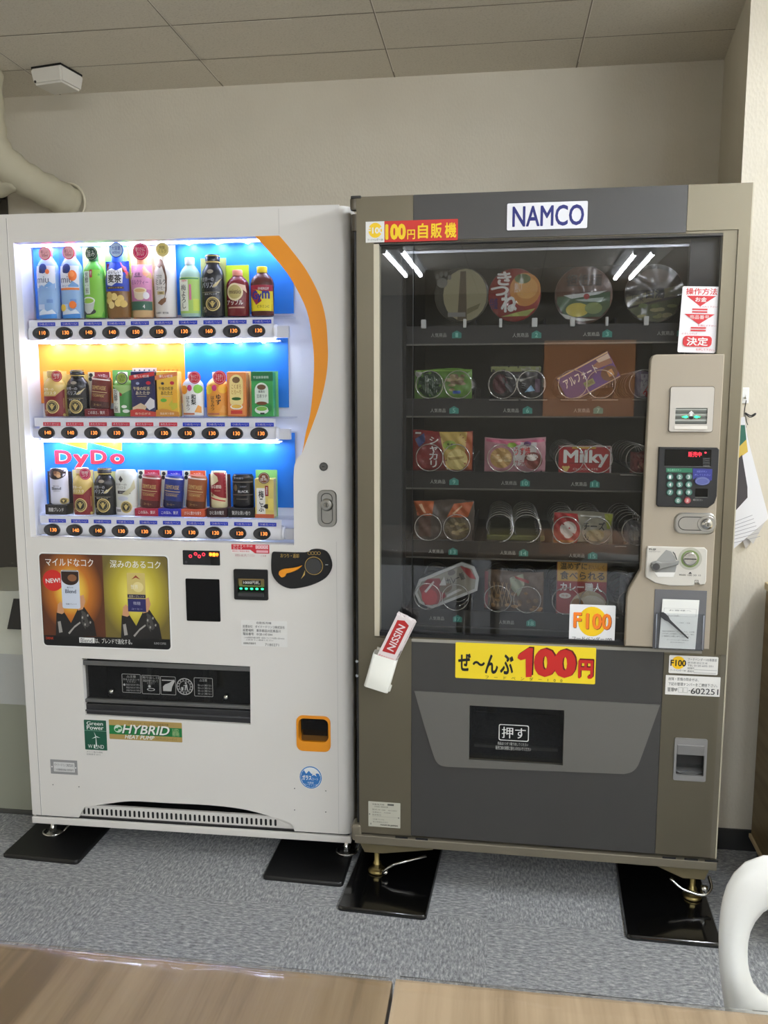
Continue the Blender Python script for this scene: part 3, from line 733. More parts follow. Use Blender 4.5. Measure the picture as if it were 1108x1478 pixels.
sample('barley_tea_bottle_sample', 'navy barley tea bottle with a white brush label and pale yellow grains', 0, (151, 368, 187), 'pet', (130, 92, 46),
       [('r', -.96, .96, .42, .90, (22, 62, 176)), ('p', [(-.7, .52), (-.72, .74), (-.3, .78), (.1, .74), (.5, .79), (.62, .68), (.55, .54), (.1, .55), (-.3, .50)], (232, 234, 238)),
        ('t', 'おいしい', -.6, .45, .69, .76, BLK), ('t', '麦茶', -.6, .5, .55, .68, (20, 20, 24), .04, BLK), ('r', -.7, .65, .455, .49, (66, 48, 44)), ('t', '香ばしい麦茶', -.6, .55, .462, .484, (196, 170, 120)),
        ('r', -.85, -.6, .78, .86, (120, 30, 60)), ('p', [(.3, .88), (.55, .88), (.9, .72), (.9, .66)], (206, 40, 70))] +
       [('e', u, v, .26, .058, c) for u, v, c in ((-.55, .27, (226, 196, 108)), (-.1, .33, (236, 210, 130)), (.4, .3, (228, 200, 112)), (-.35, .20, (240, 214, 140)), (.2, .23, (238, 206, 120)), (.6, .22, (218, 186, 96)), (-.5, .35, (214, 180, 96)))],
       C(60, 110, 220), (C(120, 206, 90), 0, 1, 350), (168, 361, 10.5, C(30, 90, 200), '大容量\n600ml', C(196, 220, 250), C(20, 60, 180)))
sample('milk_tea_bottle_sample', 'pink labelled milk tea bottle with magenta round tag', 0, (188, 372, 220), 'pet', (206, 172, 122),
       [('r', -.96, .96, .27, .88, (222, 150, 190)), ('r', -.9, .9, .27, .46, (196, 120, 168)), ('e', .55, .74, .25, .06, (240, 170, 140)), ('t', '紅茶', -.4, .1, .68, .74, (60, 50, 90)), ('r', -.5, .25, .665, .675, (40, 40, 60)),
        ('t', 'ミルクティー', -.75, .75, .54, .62, (110, 60, 110)), ('p', [(-.6, .45), (-.5, .33), (-.2, .29), (.2, .29), (.5, .33), (.6, .45)], (226, 210, 180)), ('e', 0, .45, .6, .045, (240, 226, 190)), ('e', 0, .445, .48, .03, (214, 176, 120)),
        ('e', .55, .36, .25, .06, (236, 232, 236)), ('r', -.95, .95, .12, .265, (48, 98, 78)), ('t', '4', .25, .45, .15, .21, WHT)],
       None, (C(250, 236, 140), 4, 3, 350), (203, 363, 11.5, MAG, '香りさらに\nおいしい', C(206, 24, 96)))
sample('milk_coffee_bottle_sample', 'white milk coffee bottle with brown swirl and pale yellow tag', 0, (221, 366, 252), 'pet', (226, 222, 216),
       [('p', [(-.55, .86), (-.1, .9), (.25, .78), (.45, .62), (.4, .42), (.1, .24), (-.3, .2), (.2, .32), (.3, .5), (.25, .66), (.0, .78), (-.4, .84)], (92, 60, 40)), ('p', [(-.62, .80), (-.3, .92), (.05, .86), (-.2, .76)], (110, 78, 56)),
        ('t', 'コクの', -.55, .0, .60, .66, (50, 44, 44)), ('t', 'ミルク', -.65, .35, .50, .59, (40, 36, 36)), ('t', 'コーヒー', -.6, .3, .43, .48, (50, 44, 44)), ('r', -.5, .2, .35, .40, (206, 186, 130)), ('t', '微糖', -.3, .05, .36, .39, (60, 50, 40)),
        ('p', [(-.5, .22), (-.1, .28), (.35, .3), (.3, .24), (-.1, .18)], (126, 88, 60)), ('t', '乳飲料・要冷蔵', -.7, .5, .05, .08, (60, 60, 66))],
       None, (C(196, 178, 160), 4, 1, 349), (234.5, 360, 9.5, C(224, 206, 120), '特製\nミルク', C(224, 206, 120), C(90, 70, 30)))
sample('plum_drink_bottle_sample', 'green white capped plum drink bottle in the top row', 0, (258, 372, 289), 'pet', (170, 206, 190),
       [('r', -.95, .95, .06, .66, (176, 214, 112)), ('r', -.85, .0, .10, .62, (236, 242, 222)), ('t', '梅\nよ\nろ\nし', -.7, -.2, .14, .54, (30, 50, 36), .02, BLK), ('r', .1, .3, .28, .54, (220, 120, 160)), ('r', -.9, .9, .63, .65, (60, 140, 90)), ('t', 'DyDo', -.6, -.1, .58, .62, (206, 40, 80)), ('r', .45, .9, .1, .3, (206, 226, 90))],
       C(236, 240, 244))
coffee = lambda dk: [('t', '世界一の', -.85, .25, .56, .63, (190, 190, 196) if dk else (232, 210, 150)), ('t', 'バリスタ', -.85, .55, .46, .55, (206, 206, 212) if dk else (236, 214, 160)), ('r', -.9, .7, .385, .392, (170, 160, 130)), ('t', '香るブレンド', -.6, .5, .345, .375, (200, 200, 196)),
                     ('p', [(.2, .50), (.6, .56), (.9, .62), (.55, .50), (.2, .46)], (206, 190, 140)), ('e', -.05, .72, .28, .035, (150, 140, 120)), ('t', '微糖\nブラック', -.85, -.45, .06, .16, (190, 180, 150))]
sample('black_coffee_bottle_sample', 'black screw-top coffee bottle in the top row, in front of an olive card', 0, (290, 368, 323), 'flask', (22, 24, 28), coffee(1)+emblem(.12, .20, .62, .115), mat((26, 28, 34), .2), (C(150, 154, 90), 1, 3, 373))
sample('apple_drink_bottle_sample', 'small brown red apple tea bottle with a round cream label', 0, (326, 390, 359), 'pet', (112, 30, 36),
       [('e', -.1, .52, .72, .19, (238, 226, 180)), ('e', -.1, .52, .6, .15, (196, 180, 110)), ('t', 'mistio', -.62, .45, .48, .57, (70, 40, 34)), ('p', [(.1, .7), (.8, .66), (.9, .5), (.55, .58)], (236, 200, 176)), ('t', 'アップル', -.85, .6, .24, .35, (244, 232, 226)), ('r', -.7, .7, .17, .2, (200, 160, 140))],
       C(232, 150, 130), (C(168, 196, 40), 1, 0, 383))
B_TAG = None
sample('energy_drink_bottle_sample', 'brown energy drink bottle with yellow cap and yellow label', 0, (361, 385, 395), 'pet', (84, 36, 28),
       [('r', -.95, .95, .10, .58, (236, 216, 30)), ('p', [(-.95, .62), (.95, .62), (.95, .50), (.3, .48), (-.95, .56)], (160, 24, 50)), ('p', [(-.95, .56), (-.4, .52), (.1, .3), (-.4, .22), (-.95, .42)], (150, 30, 60)), ('t', 'Gy', -.75, .1, .28, .50, (28, 40, 140), .06, C(28, 40, 140)), ('t', 'm', .12, .75, .34, .50, (28, 40, 140), .06, C(28, 40, 140)),
        ('t', 'ENERGY', -.2, .7, .52, .57, WHT), ('t', 'ビタミンC', -.3, .7, .16, .22, (90, 60, 30))], C(244, 214, 30))
# middle row
redgold = [('r', -.97, .97, .0, .44, (126, 22, 30)), ('p', [(-.97, .44), (.3, .44), (.97, .60), (.97, .40), (-.97, .40)], (126, 22, 30)), ('t', '世界一の', -.8, .2, .56, .62, (244, 236, 206)), ('t', 'バリスタ', -.8, .4, .47, .545, (244, 236, 206)), ('t', '微糖\nブレンド', -.9, -.4, .05, .15, (206, 180, 120))]
sample('gold_coffee_bottle_sample', 'gold and dark red screw-top coffee bottle, first in the middle row', 1, (62, 535, 94), 'flask', (206, 180, 104), redgold+emblem(.0, .21, .60, .15), mat((206, 184, 120), .3, .5), (C(216, 196, 120), 0, 1, 536), (82, 543, 8, C(180, 30, 40), '微糖\nコク', C(180, 30, 40)))
sample('black_coffee_bottle_sample', 'black screw-top coffee bottle, second in the middle row before the orange card', 1, (95, 534, 127), 'flask', (22, 24, 28), coffee(1)+emblem(.05, .21, .60, .15), mat((26, 28, 34), .2), (C(208, 180, 100), 0, 2, 540))
def slim(row, px, col, bcol, label, txt, tg, lean=.10):
    return sample('slim_coffee_can_sample', label, row, px, 'can', col,
        [('r', -.96, .96, .90, .94, (200, 190, 176)), ('t', 'DEMITASSE', -.7, .7, .60, .72, (206, 176, 110)), ('r', -.8, .8, .52, .54, (206, 180, 130)), ('r', -.7, .7, .46, .47, (190, 160, 110)), ('t', 'COFFEE', -.6, .6, .38, .44, (206, 176, 110)), ('r', -.96, .96, .0, .24, tuple(int(c*.6) for c in col)), ('t', 'コーヒー', -.4, .4, .1, .16, (190, 160, 100))],
        None, (C(206, 206, 180), 0, 0, px[1]-7, [('r', -.4, .95, .80, 1.0, bcol), ('t', 'コク深い', -.1, .75, .86, .95, (236, 220, 226)), ('e', -.72, .93, .17, .045, (26, 28, 24)), ('e', -.78, .84, .17, .045, (26, 28, 24))]), None, (C(*bcol), .19, txt), lean, .3)
slim(1, (127, 544, 159), (104, 28, 24), (120, 24, 36), 'slim dark red coffee can leaning right on a maroon block, middle row', 'この深さ、贅沢', 1)
gt = [('r', -.92, .92, .02, .70, (62, 138, 60)), ('r', -.85, -.1, .08, .62, (232, 236, 222)), ('t', '芳\n醇\n一\n煎', -.72, -.3, .10, .60, (24, 40, 34), .02, BLK), ('r', -.08, .14, .46, .62, (150, 50, 50)), ('e', .3, .22, .25, .035, (236, 240, 230)), ('p', [(-.9, .7), (.2, .5), (.9, .6), (.9, .7)], (150, 190, 110)), ('e', .45, .12, .3, .04, (222, 230, 220))]
sample('green_tea_bottle_sample', 'green tea bottle with upright white label and black tag in the middle row', 1, (162, 537, 192), 'pet', (110, 160, 70), gt, C(226, 226, 190), (C(96, 160, 80), 0, 1, 534), (176, 546, 8.5, C(22, 30, 22), '上質な\n旨み', C(150, 176, 70), C(20, 40, 20)))
def milk(px, c, label, leafy, bcol, t2):
    return sample('hot_milk_tea_sample', label, 1, px, 'box', c,
        [('t', '午後の紅茶', -.8, .6, .58, .66, (236, 220, 170) if not leafy else (60, 44, 30)), ('t', 'あたたか', -.6, .6, .48, .56, (232, 220, 190) if not leafy else (60, 44, 30)), ('r', -.5, .3, .44, .45, (200, 180, 150)),
         ('p', [(.1, .25), (.6, .42), (.95, .36), (.95, .2), (.5, .14)], (226, 224, 226) if not leafy else (206, 196, 60)), ('p', [(-.9, .2), (-.2, .3), (.3, .22), (.1, .12), (-.9, .12)], (220, 196, 160) if not leafy else (232, 190, 60)), ('e', .5, .74, .2, .04, (200, 30, 60)), ('e', -.4, .73, .15, .03, (60, 60, 66) if leafy else (150, 160, 200))] +
        ([('e', -.35, .36, .3, .04, (110, 190, 60)), ('r', .5, .95, .3, .6, (236, 176, 50))] if leafy else []) +
        [('p', [(-1.1, .80), (1.02, .90), (1.02, .99), (-1.1, .90)], (196, 40, 44) if not leafy else (222, 130, 70)), ('t', '優しい紅茶', -.7, .6, .86, .92, WHT),
         ('p', [(-1.1, .0), (1.1, .0), (1.1, .10), (.5, .12), (0, .16), (-.5, .17), (-1.1, .14)], bcol), ('t', t2, -.7, .6, .04, .09, (246, 226, 200))],
        None, (C(236, 216, 200) if not leafy else C(246, 170, 60), 0, 0, px[1]-5, [('e', u/5-.8, .95, .07, .016, (60, 50, 70) if not leafy else (206, 110, 40)) for u in range(0, 9, 2)]))
milk((191, 536, 226), (32, 36, 84), 'navy hot milk tea pack with red banner in the middle row', 0, (196, 56, 50), '香り広がる')
milk((228, 536, 259), (240, 196, 76), 'yellow hot lemon tea pack with orange banner in the middle row', 1, (206, 140, 50), '国産果汁使用')
def fruit(px, label, c1, c2, t, tx, cap):
    return sample('fruit_drink_bottle_sample', label, 1, px, 'pet', c1,
        [('r', -.94, .94, .03, .72, c2), ('e', -.65, .60, .35, .10, (236, 160, 60) if t == '和\n梨' else (236, 200, 50)), ('e', .6, .62, .36, .10, (130, 196, 70) if t == '和\n梨' else (246, 196, 60)), ('e', -.1, .64, .22, .07, (206, 60, 120)), ('t', t, .02, .45, .26, .50, (24, 26, 30), .03, BLK),
         ('t', 'は\nち\nみ\nつ', -.45, -.12, .14, .46, (70, 60, 50)), ('p', [(.3, .10), (.6, .26), (.85, .22), (.85, .08)], (240, 170, 80)), ('r', -.8, .3, .04, .08, (200, 120, 90))], cap, None, tx)
fruit((262, 537, 294), 'white labelled pear drink bottle with red tag in the middle row', (206, 216, 236), (238, 240, 236), '和\n梨', (281, 545, 8.6, C(206, 30, 60), '梨ぶどう\nおいしい', C(206, 30, 60)), C(240, 200, 214))
fruit((297, 537, 330), 'orange yuzu drink bottle with red tag in the middle row', (240, 200, 120), (236, 160, 60), 'ゆ\nず', (317, 545, 9.5, C(206, 30, 60), 'うるおい\nやさしく', C(206, 30, 60)), C(246, 190, 160))
sample('corn_soup_can_sample', 'orange and cream corn soup box with a brown side strip', 1, (329, 537, 357), 'box', (222, 128, 66),
       [('r', -.9, .9, .03, .97, (232, 150, 84)), ('e', 0, .78, .7, .16, (246, 226, 150)), ('r', -.7, .7, .34, .78, (246, 226, 150)), ('e', 0, .34, .7, .12, (246, 226, 150)), ('e', 0, .82, .4, .07, (120, 90, 50)), ('t', 'こくまろ', -.5, .5, .62, .72, (170, 110, 40)), ('t', 'とろ〜り', -.5, .5, .50, .60, (190, 130, 40)), ('e', 0, .40, .5, .035, (50, 100, 40)),
        ('e', 0, .22, .66, .06, (250, 244, 230)), ('e', 0, .23, .52, .045, (236, 190, 80)), ('r', -.6, .6, .06, .14, (206, 60, 50))], None, (C(236, 200, 130), 0, 5, 536, [('r', .72, .84, .2, .92, (150, 90, 40))]))
sample('matcha_latte_can_sample', 'green matcha latte pack at the right end of the middle row', 1, (364, 537, 396), 'box', (70, 166, 90),
       [('r', -1, 1, .80, 1., (24, 116, 62)), ('t', '宇治抹茶使用', -.8, .6, .85, .91, (220, 236, 220)), ('e', -.05, .60, .62, .16, (228, 240, 226)), ('r', -.67, .57, .30, .60, (228, 240, 226)), ('e', -.05, .66, .4, .06, (110, 80, 50)), ('t', '抹茶の', -.35, .25, .53, .59, (30, 50, 34)), ('t', '豆茶ラテ', -.5, .45, .42, .50, (24, 60, 40)), ('e', -.05, .30, .5, .04, (120, 70, 40)),
        ('e', -.05, .15, .64, .09, (236, 244, 236)), ('e', -.05, .18, .5, .05, (130, 196, 80)), ('r', -.2, .2, .05, .09, (40, 60, 50)), ('e', .7, .2, .2, .08, (40, 140, 70))], None, (C(120, 196, 120), 0, 5, 536))
# bottom row
sample('blend_coffee_can_sample', 'white coffee can with dark coffee bean top, first in the bottom row', 2, (70, 676, 99), 'can', (224, 224, 236),
       [('e', 0, .86, .96, .16, (46, 30, 28)), ('r', -.96, .96, .86, .97, (46, 30, 28)), ('e', .2, .86, .36, .07, (190, 140, 96)), ('e', .35, .80, .22, .05, (220, 176, 130)), ('e', 0, .9, .2, .04, (130, 84, 56)), ('t', '香りの', -.3, .35, .50, .54, (90, 90, 100)), ('t', 'Blend', -.5, .55, .41, .49, (50, 50, 60)), ('r', -.3, .45, .37, .378, (120, 120, 130))]
       + emblem(.72, .10, .34, .09), None, (C(40, 34, 36), 2, 4, 680), None, (C(32, 28, 30), .22, '微糖ブレンド'))
sample('gold_coffee_bottle_sample', 'gold and dark red screw-top coffee bottle with pink tag in the bottom row', 2, (104, 675, 133), 'flask', (206, 180, 104), redgold+emblem(.0, .21, .62, .15), mat((226, 206, 180), .3), (C(206, 196, 130), 0, 1, 678), (123, 684, 8.5, C(200, 40, 90), '微糖\nコク', C(200, 40, 90)))
sample('black_coffee_bottle_sample', 'black screw-top coffee bottle in the bottom row below the pink lettering', 2, (135, 675, 166), 'flask', (22, 24, 28), coffee(1)+emblem(.05, .21, .62, .15), mat((60, 60, 64), .2), (C(196, 196, 130), 0, 2, 680))
sample('white_coffee_can_sample', 'white coffee can with gold emblem in the bottom row', 2, (166, 678, 197), 'can', (224, 226, 214),
       [('p', [(-.45, .80), (-.25, .88), (-.02, .80), (-.25, .73)], (50, 44, 44)), ('t', '世界一の', -.8, .3, .66, .71, (130, 124, 110)), ('t', 'バリスタ', -.7, .2, .58, .65, (130, 124, 110)), ('r', -.6, .6, .48, .55, (50, 40, 44)), ('t', 'カフェオレ', -.4, .4, .50, .53, WHT), ('p', [(-.2, .47), (.6, .62), (.9, .8), (.95, .6), (.4, .45)], (196, 190, 150)), ('e', -.1, .38, .5, .05, (200, 204, 214)), ('r', -.96, .96, .0, .18, (236, 236, 240)), ('r', -.8, -.3, .08, .14, (150, 150, 156))]
       + emblem(.2, .19, .52, .135), None, (C(214, 220, 180), 0, 1, 682))
slim(2, (199, 685, 231), (128, 34, 34), (166, 24, 60), 'slim red coffee can leaning right on a red block, bottom row', 'この深み、贅沢', 1)
slim(2, (232, 686, 264), (28, 48, 120), (30, 36, 170), 'slim blue coffee can leaning right on a blue block, bottom row', 'この深み、贅沢', 1)
slim(2, (265, 686, 297), (150, 84, 48), (196, 84, 50), 'slim bronze coffee can leaning right on an orange block, bottom row', 'さらに豊かな香り', 1)
sample('amber_coffee_can_sample', 'cream and dark red coffee can on a black block', 2, (302, 680, 329), 'can', (226, 214, 168),
       [('p', [(-.5, .97), (.96, .97), (.96, .26), (.3, .3), (-.3, .36), (-.9, .44), (-.96, .6), (-.3, .66), (.2, .74), (.1, .86)], (140, 26, 34)), ('t', '香る琥珀', -.8, .5, .54, .64, (244, 236, 216)), ('e', -.6, .36, .15, .04, (150, 110, 70)), ('r', -.3, .4, .47, .48, (206, 180, 140)), ('p', [(-.9, .3), (.9, .2), (.9, .17), (-.9, .26)], (190, 30, 40))], None, (C(70, 30, 30), 1, 3, 684), None, (C(56, 26, 28), .2, 'ひと息の贅沢'))
sample('black_coffee_can_sample', 'black coffee can with grey bands in the bottom row', 2, (333, 684, 368), 'can', (24, 24, 28),
       [('r', -.96, .96, .76, .79, (110, 100, 90)), ('r', -.96, .96, .38, .405, (110, 100, 90)), ('t', '2つの香り', -.7, .2, .86, .92, (200, 200, 206)), ('e', -.55, .60, .18, .10, (100, 84, 60)), ('t', 'BLACK', -.3, .65, .46, .53, (226, 226, 230)), ('t', 'DRIP', -.1, .5, .62, .66, (140, 140, 146)), ('r', -.5, .6, .26, .28, (130, 120, 110))], None, None, None, (C(18, 18, 20), .22, '贅沢な黒い香り'), 0)
sample('plum_tea_pack_sample', 'cream and green plum kelp tea pack at the right end of the bottom row', 2, (369, 690, 397), 'box', (226, 206, 120),
       [('r', -.8, .1, .10, .76, (238, 236, 224)), ('t', '梅\nこ\nぶ', -.6, -.05, .16, .70, (26, 24, 26), .03, BLK), ('r', .1, .45, .56, .82, (150, 30, 40)), ('t', '茶\n室', .2, .36, .60, .79, WHT), ('e', .25, .3, .3, .06, (40, 34, 30)), ('r', -1, 1, 0, .10, (196, 96, 60)), ('r', .4, .95, .2, .5, (236, 216, 110))], None, (C(140, 206, 120), 0, 3, 678), (381, 690, 8, C(96, 50, 34), '梅\n昆布', C(120, 66, 40)))

# ---- printed matter and fittings on the white machine's door
def sticker(F, parent, name, x0, y0, x1, y1, col, items, d=-.0006, r=.002, th=.0006, label=None, rot=0.):
    """a printed label: items in fractions of its width and height"""
    a0, a1, b0, b1 = F.rect(x0, y0, x1, y1, d); w, h = a1-a0, b1-b0; cx, cz = (a0+a1)/2, (b0+b1)/2
    b = B().prism(rr(-w/2, w/2, -h/2, h/2, r, 4), d, d+th, col if not isinstance(col, tuple) else C(*col))
    for k, it in enumerate(items):
        y = d-.00025*(k+1) if len(items) < 9 else d-.00012*(k+1)
        c = it[-1]; c = c if not isinstance(c, tuple) else C(*c)
        X = lambda u: (u-.5)*w
        Z = lambda v: (v-.5)*h
        if it[0] == 'r': b.flat([(X(it[1]), Z(it[3])), (X(it[2]), Z(it[3])), (X(it[2]), Z(it[4])), (X(it[1]), Z(it[4]))], y, c)
        elif it[0] == 'q': b.flat(rr(X(it[1]), X(it[2]), Z(it[3]), Z(it[4]), it[5], 4), y, c)
        elif it[0] == 'e': b.flat(ell(X(it[1]), Z(it[2]), it[3]*w, it[4]*h, 30), y, c)
        elif it[0] == 'o': b.tess([ell(X(it[1]), Z(it[2]), it[3]*w, it[4]*h, 30), list(reversed(ell(X(it[1]), Z(it[2]), it[3]*w*it[5], it[4]*h*it[5], 30)))], y, c)
        elif it[0] == 'f': b.tess([rr(X(it[1]), X(it[2]), Z(it[3]), Z(it[4]), it[5]), list(reversed(rr(X(it[1])+it[6], X(it[2])-it[6], Z(it[3])+it[6], Z(it[4])-it[6], it[5]*.7)))], y, c)
        elif it[0] == 'p': b.flat(ccw([(X(u), Z(v)) for u, v in it[1]]), y, c)
        elif it[0] == 't':
            fl_ = [q for q in it[6:-1] if isinstance(q, float)]+[0., 0.]; b.text(it[1], X(it[2]), X(it[3]), Z(it[4]), Z(it[5]), y, c, bold=fl_[0], shear=fl_[1])
    cr, sr = math.cos(rot), math.sin(rot)
    b.move(0, lambda x, y, z: (cx+x*cr-z*sr, y, cz+x*sr+z*cr))
    return b.obj(name, parent, label)
def glowmat(name, c0, cm, c1, loc, rad, asp=1.):
    """printed radial gradient on the poster"""
    m, nt, p, oc = newmat(name, .4)
    mp = nt.nodes.new('ShaderNodeMapping'); mp.inputs['Location'].default_value = (-loc[0]/rad, 0, -loc[1]/rad*asp); mp.inputs['Scale'].default_value = (1/rad, 0, asp/rad)
    g = nt.nodes.new('ShaderNodeTexGradient'); g.gradient_type = 'SPHERICAL'
    nt.links.new(oc, mp.inputs['Vector']); nt.links.new(mp.outputs[0], g.inputs['Vector'])
    r = ramp(nt, g.outputs['Fac'], [(.0, c0), (.42, cm), (.72, c1)]); nt.links.new(r.outputs[0], p.inputs['Base Color']); return m
x0, x1, z0, z1 = W.rect(60.5, 801, 244, 934)
PW, PH = x1-x0, z1-z0
xa, za = W.at(103, 852); xb, zb_ = W.at(197, 856)
MG1 = glowmat('poster_left_picture', (88, 46, 24), (196, 116, 36), (246, 208, 80), (xa, za), .095, .75); MG2 = glowmat('poster_right_picture', (112, 98, 46), (190, 174, 56), (238, 224, 100), (xb, zb_), .105, .75)
b = B().prism(rr(x0-.004, x1+.004, z0-.004, z1+.004, .012, 4), -.0006, 0, WHT).prism(rr(x0, x1, z0, z1, .010, 4), -.0014, -.0005, M_BLK)
xm = W.at(150, 850)[0]; zs = z0+.030
b.flat([(x0+.001, zs), (xm, zs), (xm, z1-.001), (x0+.008, z1-.001), (x0+.001, z1-.008)], -.0017, MG1); b.flat([(xm, zs), (x1-.001, zs), (x1-.001, z1-.008), (x1-.008, z1-.001), (xm, z1-.001)], -.0017, MG2)
b.text('マイルドなコク', *W.rect(66, 806, 135, 817), -.0022, WHT, bold=.02); b.text('深みのあるコク', *W.rect(159, 809, 232, 820), -.0022, WHT, bold=.02)
cx, cz = W.at(77, 837.5); b.flat(ell(cx, cz, .031, .031, 30), -.0020, C(206, 42, 36)); b.text('NEW!', cx-.022, cx+.022, cz-.007, cz+.006, -.0024, WHT, bold=.03, rot=.08)
def poster_can(px0, py0, px1, py1, kind):
    a0, a1, b0, b1 = W.rect(px0, py0, px1, py1); w, h = a1-a0, b1-b0; mx = (a0+a1)/2
    if kind == 0:
        b.flat(rr(a0, a1, b0, b1, .006), -.0027, C(214, 222, 236)); b.flat(ccw(ell(mx, b1-h*.22, w*.48, h*.17, 20, 180, 360)+[(a1-.001, b1-.004), (a0+.001, b1-.004)]), -.0030, C(50, 30, 24))
        b.flat(ell(mx+w*.12, b1-h*.2, w*.25, h*.09), -.0033, C(140, 92, 60)); b.text('Blend', a0+w*.2, a1-w*.2, b0+h*.40, b0+h*.5, -.0033, C(60, 70, 90), bold=.02); b.text('香りの', a0+w*.3, a1-w*.35, b0+h*.53, b0+h*.57, -.0033, C(60, 70, 90)); b.text('微糖ブレンド', a0+w*.2, a1-w*.2, b0+h*.1, b0+h*.14, -.0033, C(60, 70, 90))
        b.flat([(a0+.004, b1-.003), (a1-.004, b1-.003), (a1-.006, b1), (a0+.006, b1)], -.0033, C(160, 160, 160))
    else:
        b.flat(rr(a0, a1, b0, b1, .003), -.0027, C(212, 192, 116)); b.flat([(a0, b0+.001), (a1, b0+.001), (a1, b0+h*.34), (a0, b0+h*.34)], -.0030, C(40, 40, 96)); b.flat([(a0, b0+h*.36), (a1, b0+h*.36), (a1, b0+h*.45), (a0, b0+h*.45)], -.0030, C(40, 34, 60))
        b.flat(ccw([(mx-w*.25, b1-h*.17), (mx, b1-h*.06), (mx+w*.25, b1-h*.17), (mx, b1-h*.12)]), -.0030, C(150, 60, 40)); b.flat(ell(mx+w*.1, b1-h*.36, w*.3, h*.13), -.0030, C(232, 216, 150)); b.text('世界', mx-w*.3, mx+w*.1, b1-h*.42, b1-h*.3, -.0033, C(240, 236, 220))
        b.text('世界一ブレンド', a0+w*.08, a1-w*.08, b0+h*.37, b0+h*.43, -.0033, C(206, 196, 170)); b.text('微糖', mx-w*.2, mx+w*.2, b0+h*.18, b0+h*.27, -.0033, C(180, 180, 200)); b.text('コーヒー', a0+w*.2, a1-w*.2, b0+h*.06, b0+h*.1, -.0033, C(190, 190, 210))
poster_can(89.6, 822.6, 115.5, 878, 0); poster_can(184.4, 826.6, 210.5, 883, 1)
SKN, SLV, SLV2, SLG = C(206, 152, 112), C(30, 28, 28), C(70, 68, 66), C(160, 156, 150)
def arms(dx, dy):
    P = lambda *q: ccw([W.at(px+dx, py+dy) for px, py in q])
    b.flat(P((83, 884), (84, 872), (88, 868), (92, 872), (93, 884), (90, 886)), -.0024, SKN)
    b.flat(P((112, 873), (116, 860), (121, 858), (124, 868), (120, 879), (113, 881)), -.0024, SKN)
    b.flat(P((82, 884), (93, 883), (103, 899), (113, 878), (122, 876), (136, 897), (140, 918), (81, 918)), -.0021, SLV)
    b.flat(P((84, 897), (88, 896), (91, 912), (86, 913)), -.0026, SLG); b.flat(P((118, 880), (124, 884), (130, 902), (124, 908), (118, 898)), -.0026, SLV2)
    b.flat(P((99, 913), (108, 903), (116, 897), (117, 899), (108, 906), (101, 915)), -.0027, SLG)
    for k in range(9):
        u, v = 117+k*1.9, 884+(k*5) % 23; b.flat(P((u, v), (u+2, v+1), (u+1.4, v+4), (u-.6, v+3)), -.0028, SLG if k % 2 else SLV)
arms(0, 0); arms(94, 4)
b.flat(rr(*W.rect(115, 920, 137, 927.6), .0005, 1), -.0024, WHT); b.text('Blend', *W.rect(117, 921, 134, 927), -.0028, C(70, 70, 80))
b.text('は、ブレンドで進化する。', *W.rect(138, 921.5, 191, 929), -.0024, WHT, bold=.01); b.text('DRINK', *W.rect(67, 919, 78, 922.5), -.0024, C(206, 70, 40)); b.text('BLEND COFFEE', *W.rect(223, 927, 240, 930), -.0024, C(170, 170, 170))
b.obj('poster', WM)
# figure display
M_RLED = mat((255, 50, 70), .4, emit=2.); M_OLED = mat((255, 150, 40), .4, emit=3.)
x0, x1, z0, z1 = W.rect(264, 794.5, 317.5, 815.5)
b = B().prism(rr(x0, x1, z0, z1, .002, 2), -.0015, .0, M_BLKG)
for px, py in ((275, 802.6), (282.4, 799.3), (287.8, 802.9), (294, 800)):
    cx, cz = W.at(px, py); b.tess([ell(cx, cz, .0047, .0047, 16), list(reversed(ell(cx, cz, .0028, .0028, 16)))], -.002, M_RLED)
a = W.rect(302, 797, 315.5, 803.5); b.flat(rr(*a, .001, 2), -.002, C(120, 50, 16)); b.text('準備中', a[0], a[1], a[2]+.001, a[3]-.001, -.0026, M_OLED, bold=.05)
cx, cz = W.at(269, 811); b.flat(ell(cx, cz, .0035), -.002, C(60, 60, 64)); b.obj('credit_display', WM)
sticker(W, WM, 'red_notice_sticker', 334, 785.5, 388.6, 798.5, (238, 234, 232), [('p', [(0, .98), (1, .98), (1, 0), (.62, 0), (.5, .38), (0, .38)], (196, 36, 52)), ('t', '冷やすときは', .04, .56, .68, .93, WHT), ('t', 'もどす', .04, .3, .44, .64, WHT),
        ('r', .64, .97, .5, .92, (236, 200, 206)), ('t', '〇〇〇〇', .66, .95, .55, .88, RED), ('r', .66, .97, .1, .36, (236, 180, 190)), ('t', '硬貨をご使用の場合', .02, .48, .12, .3, RED)])
sticker(W, WM, 'small_notice_print', 338, 799.5, 386, 804, M_WH, [('t', '硬貨投入後に押してください', .03, .62, .1, .9, (180, 120, 120)), ('t', 'ご注意', .8, .96, .2, .8, (180, 120, 120))])
x0, x1, z0, z1 = W.rect(268.7, 835.5, 317.5, 896.5); B().prism(rr(x0, x1, z0, z1, .003, 3), -.0012, 0, mat((9, 9, 10), .5, spec=.2)).obj('black_panel', WM)
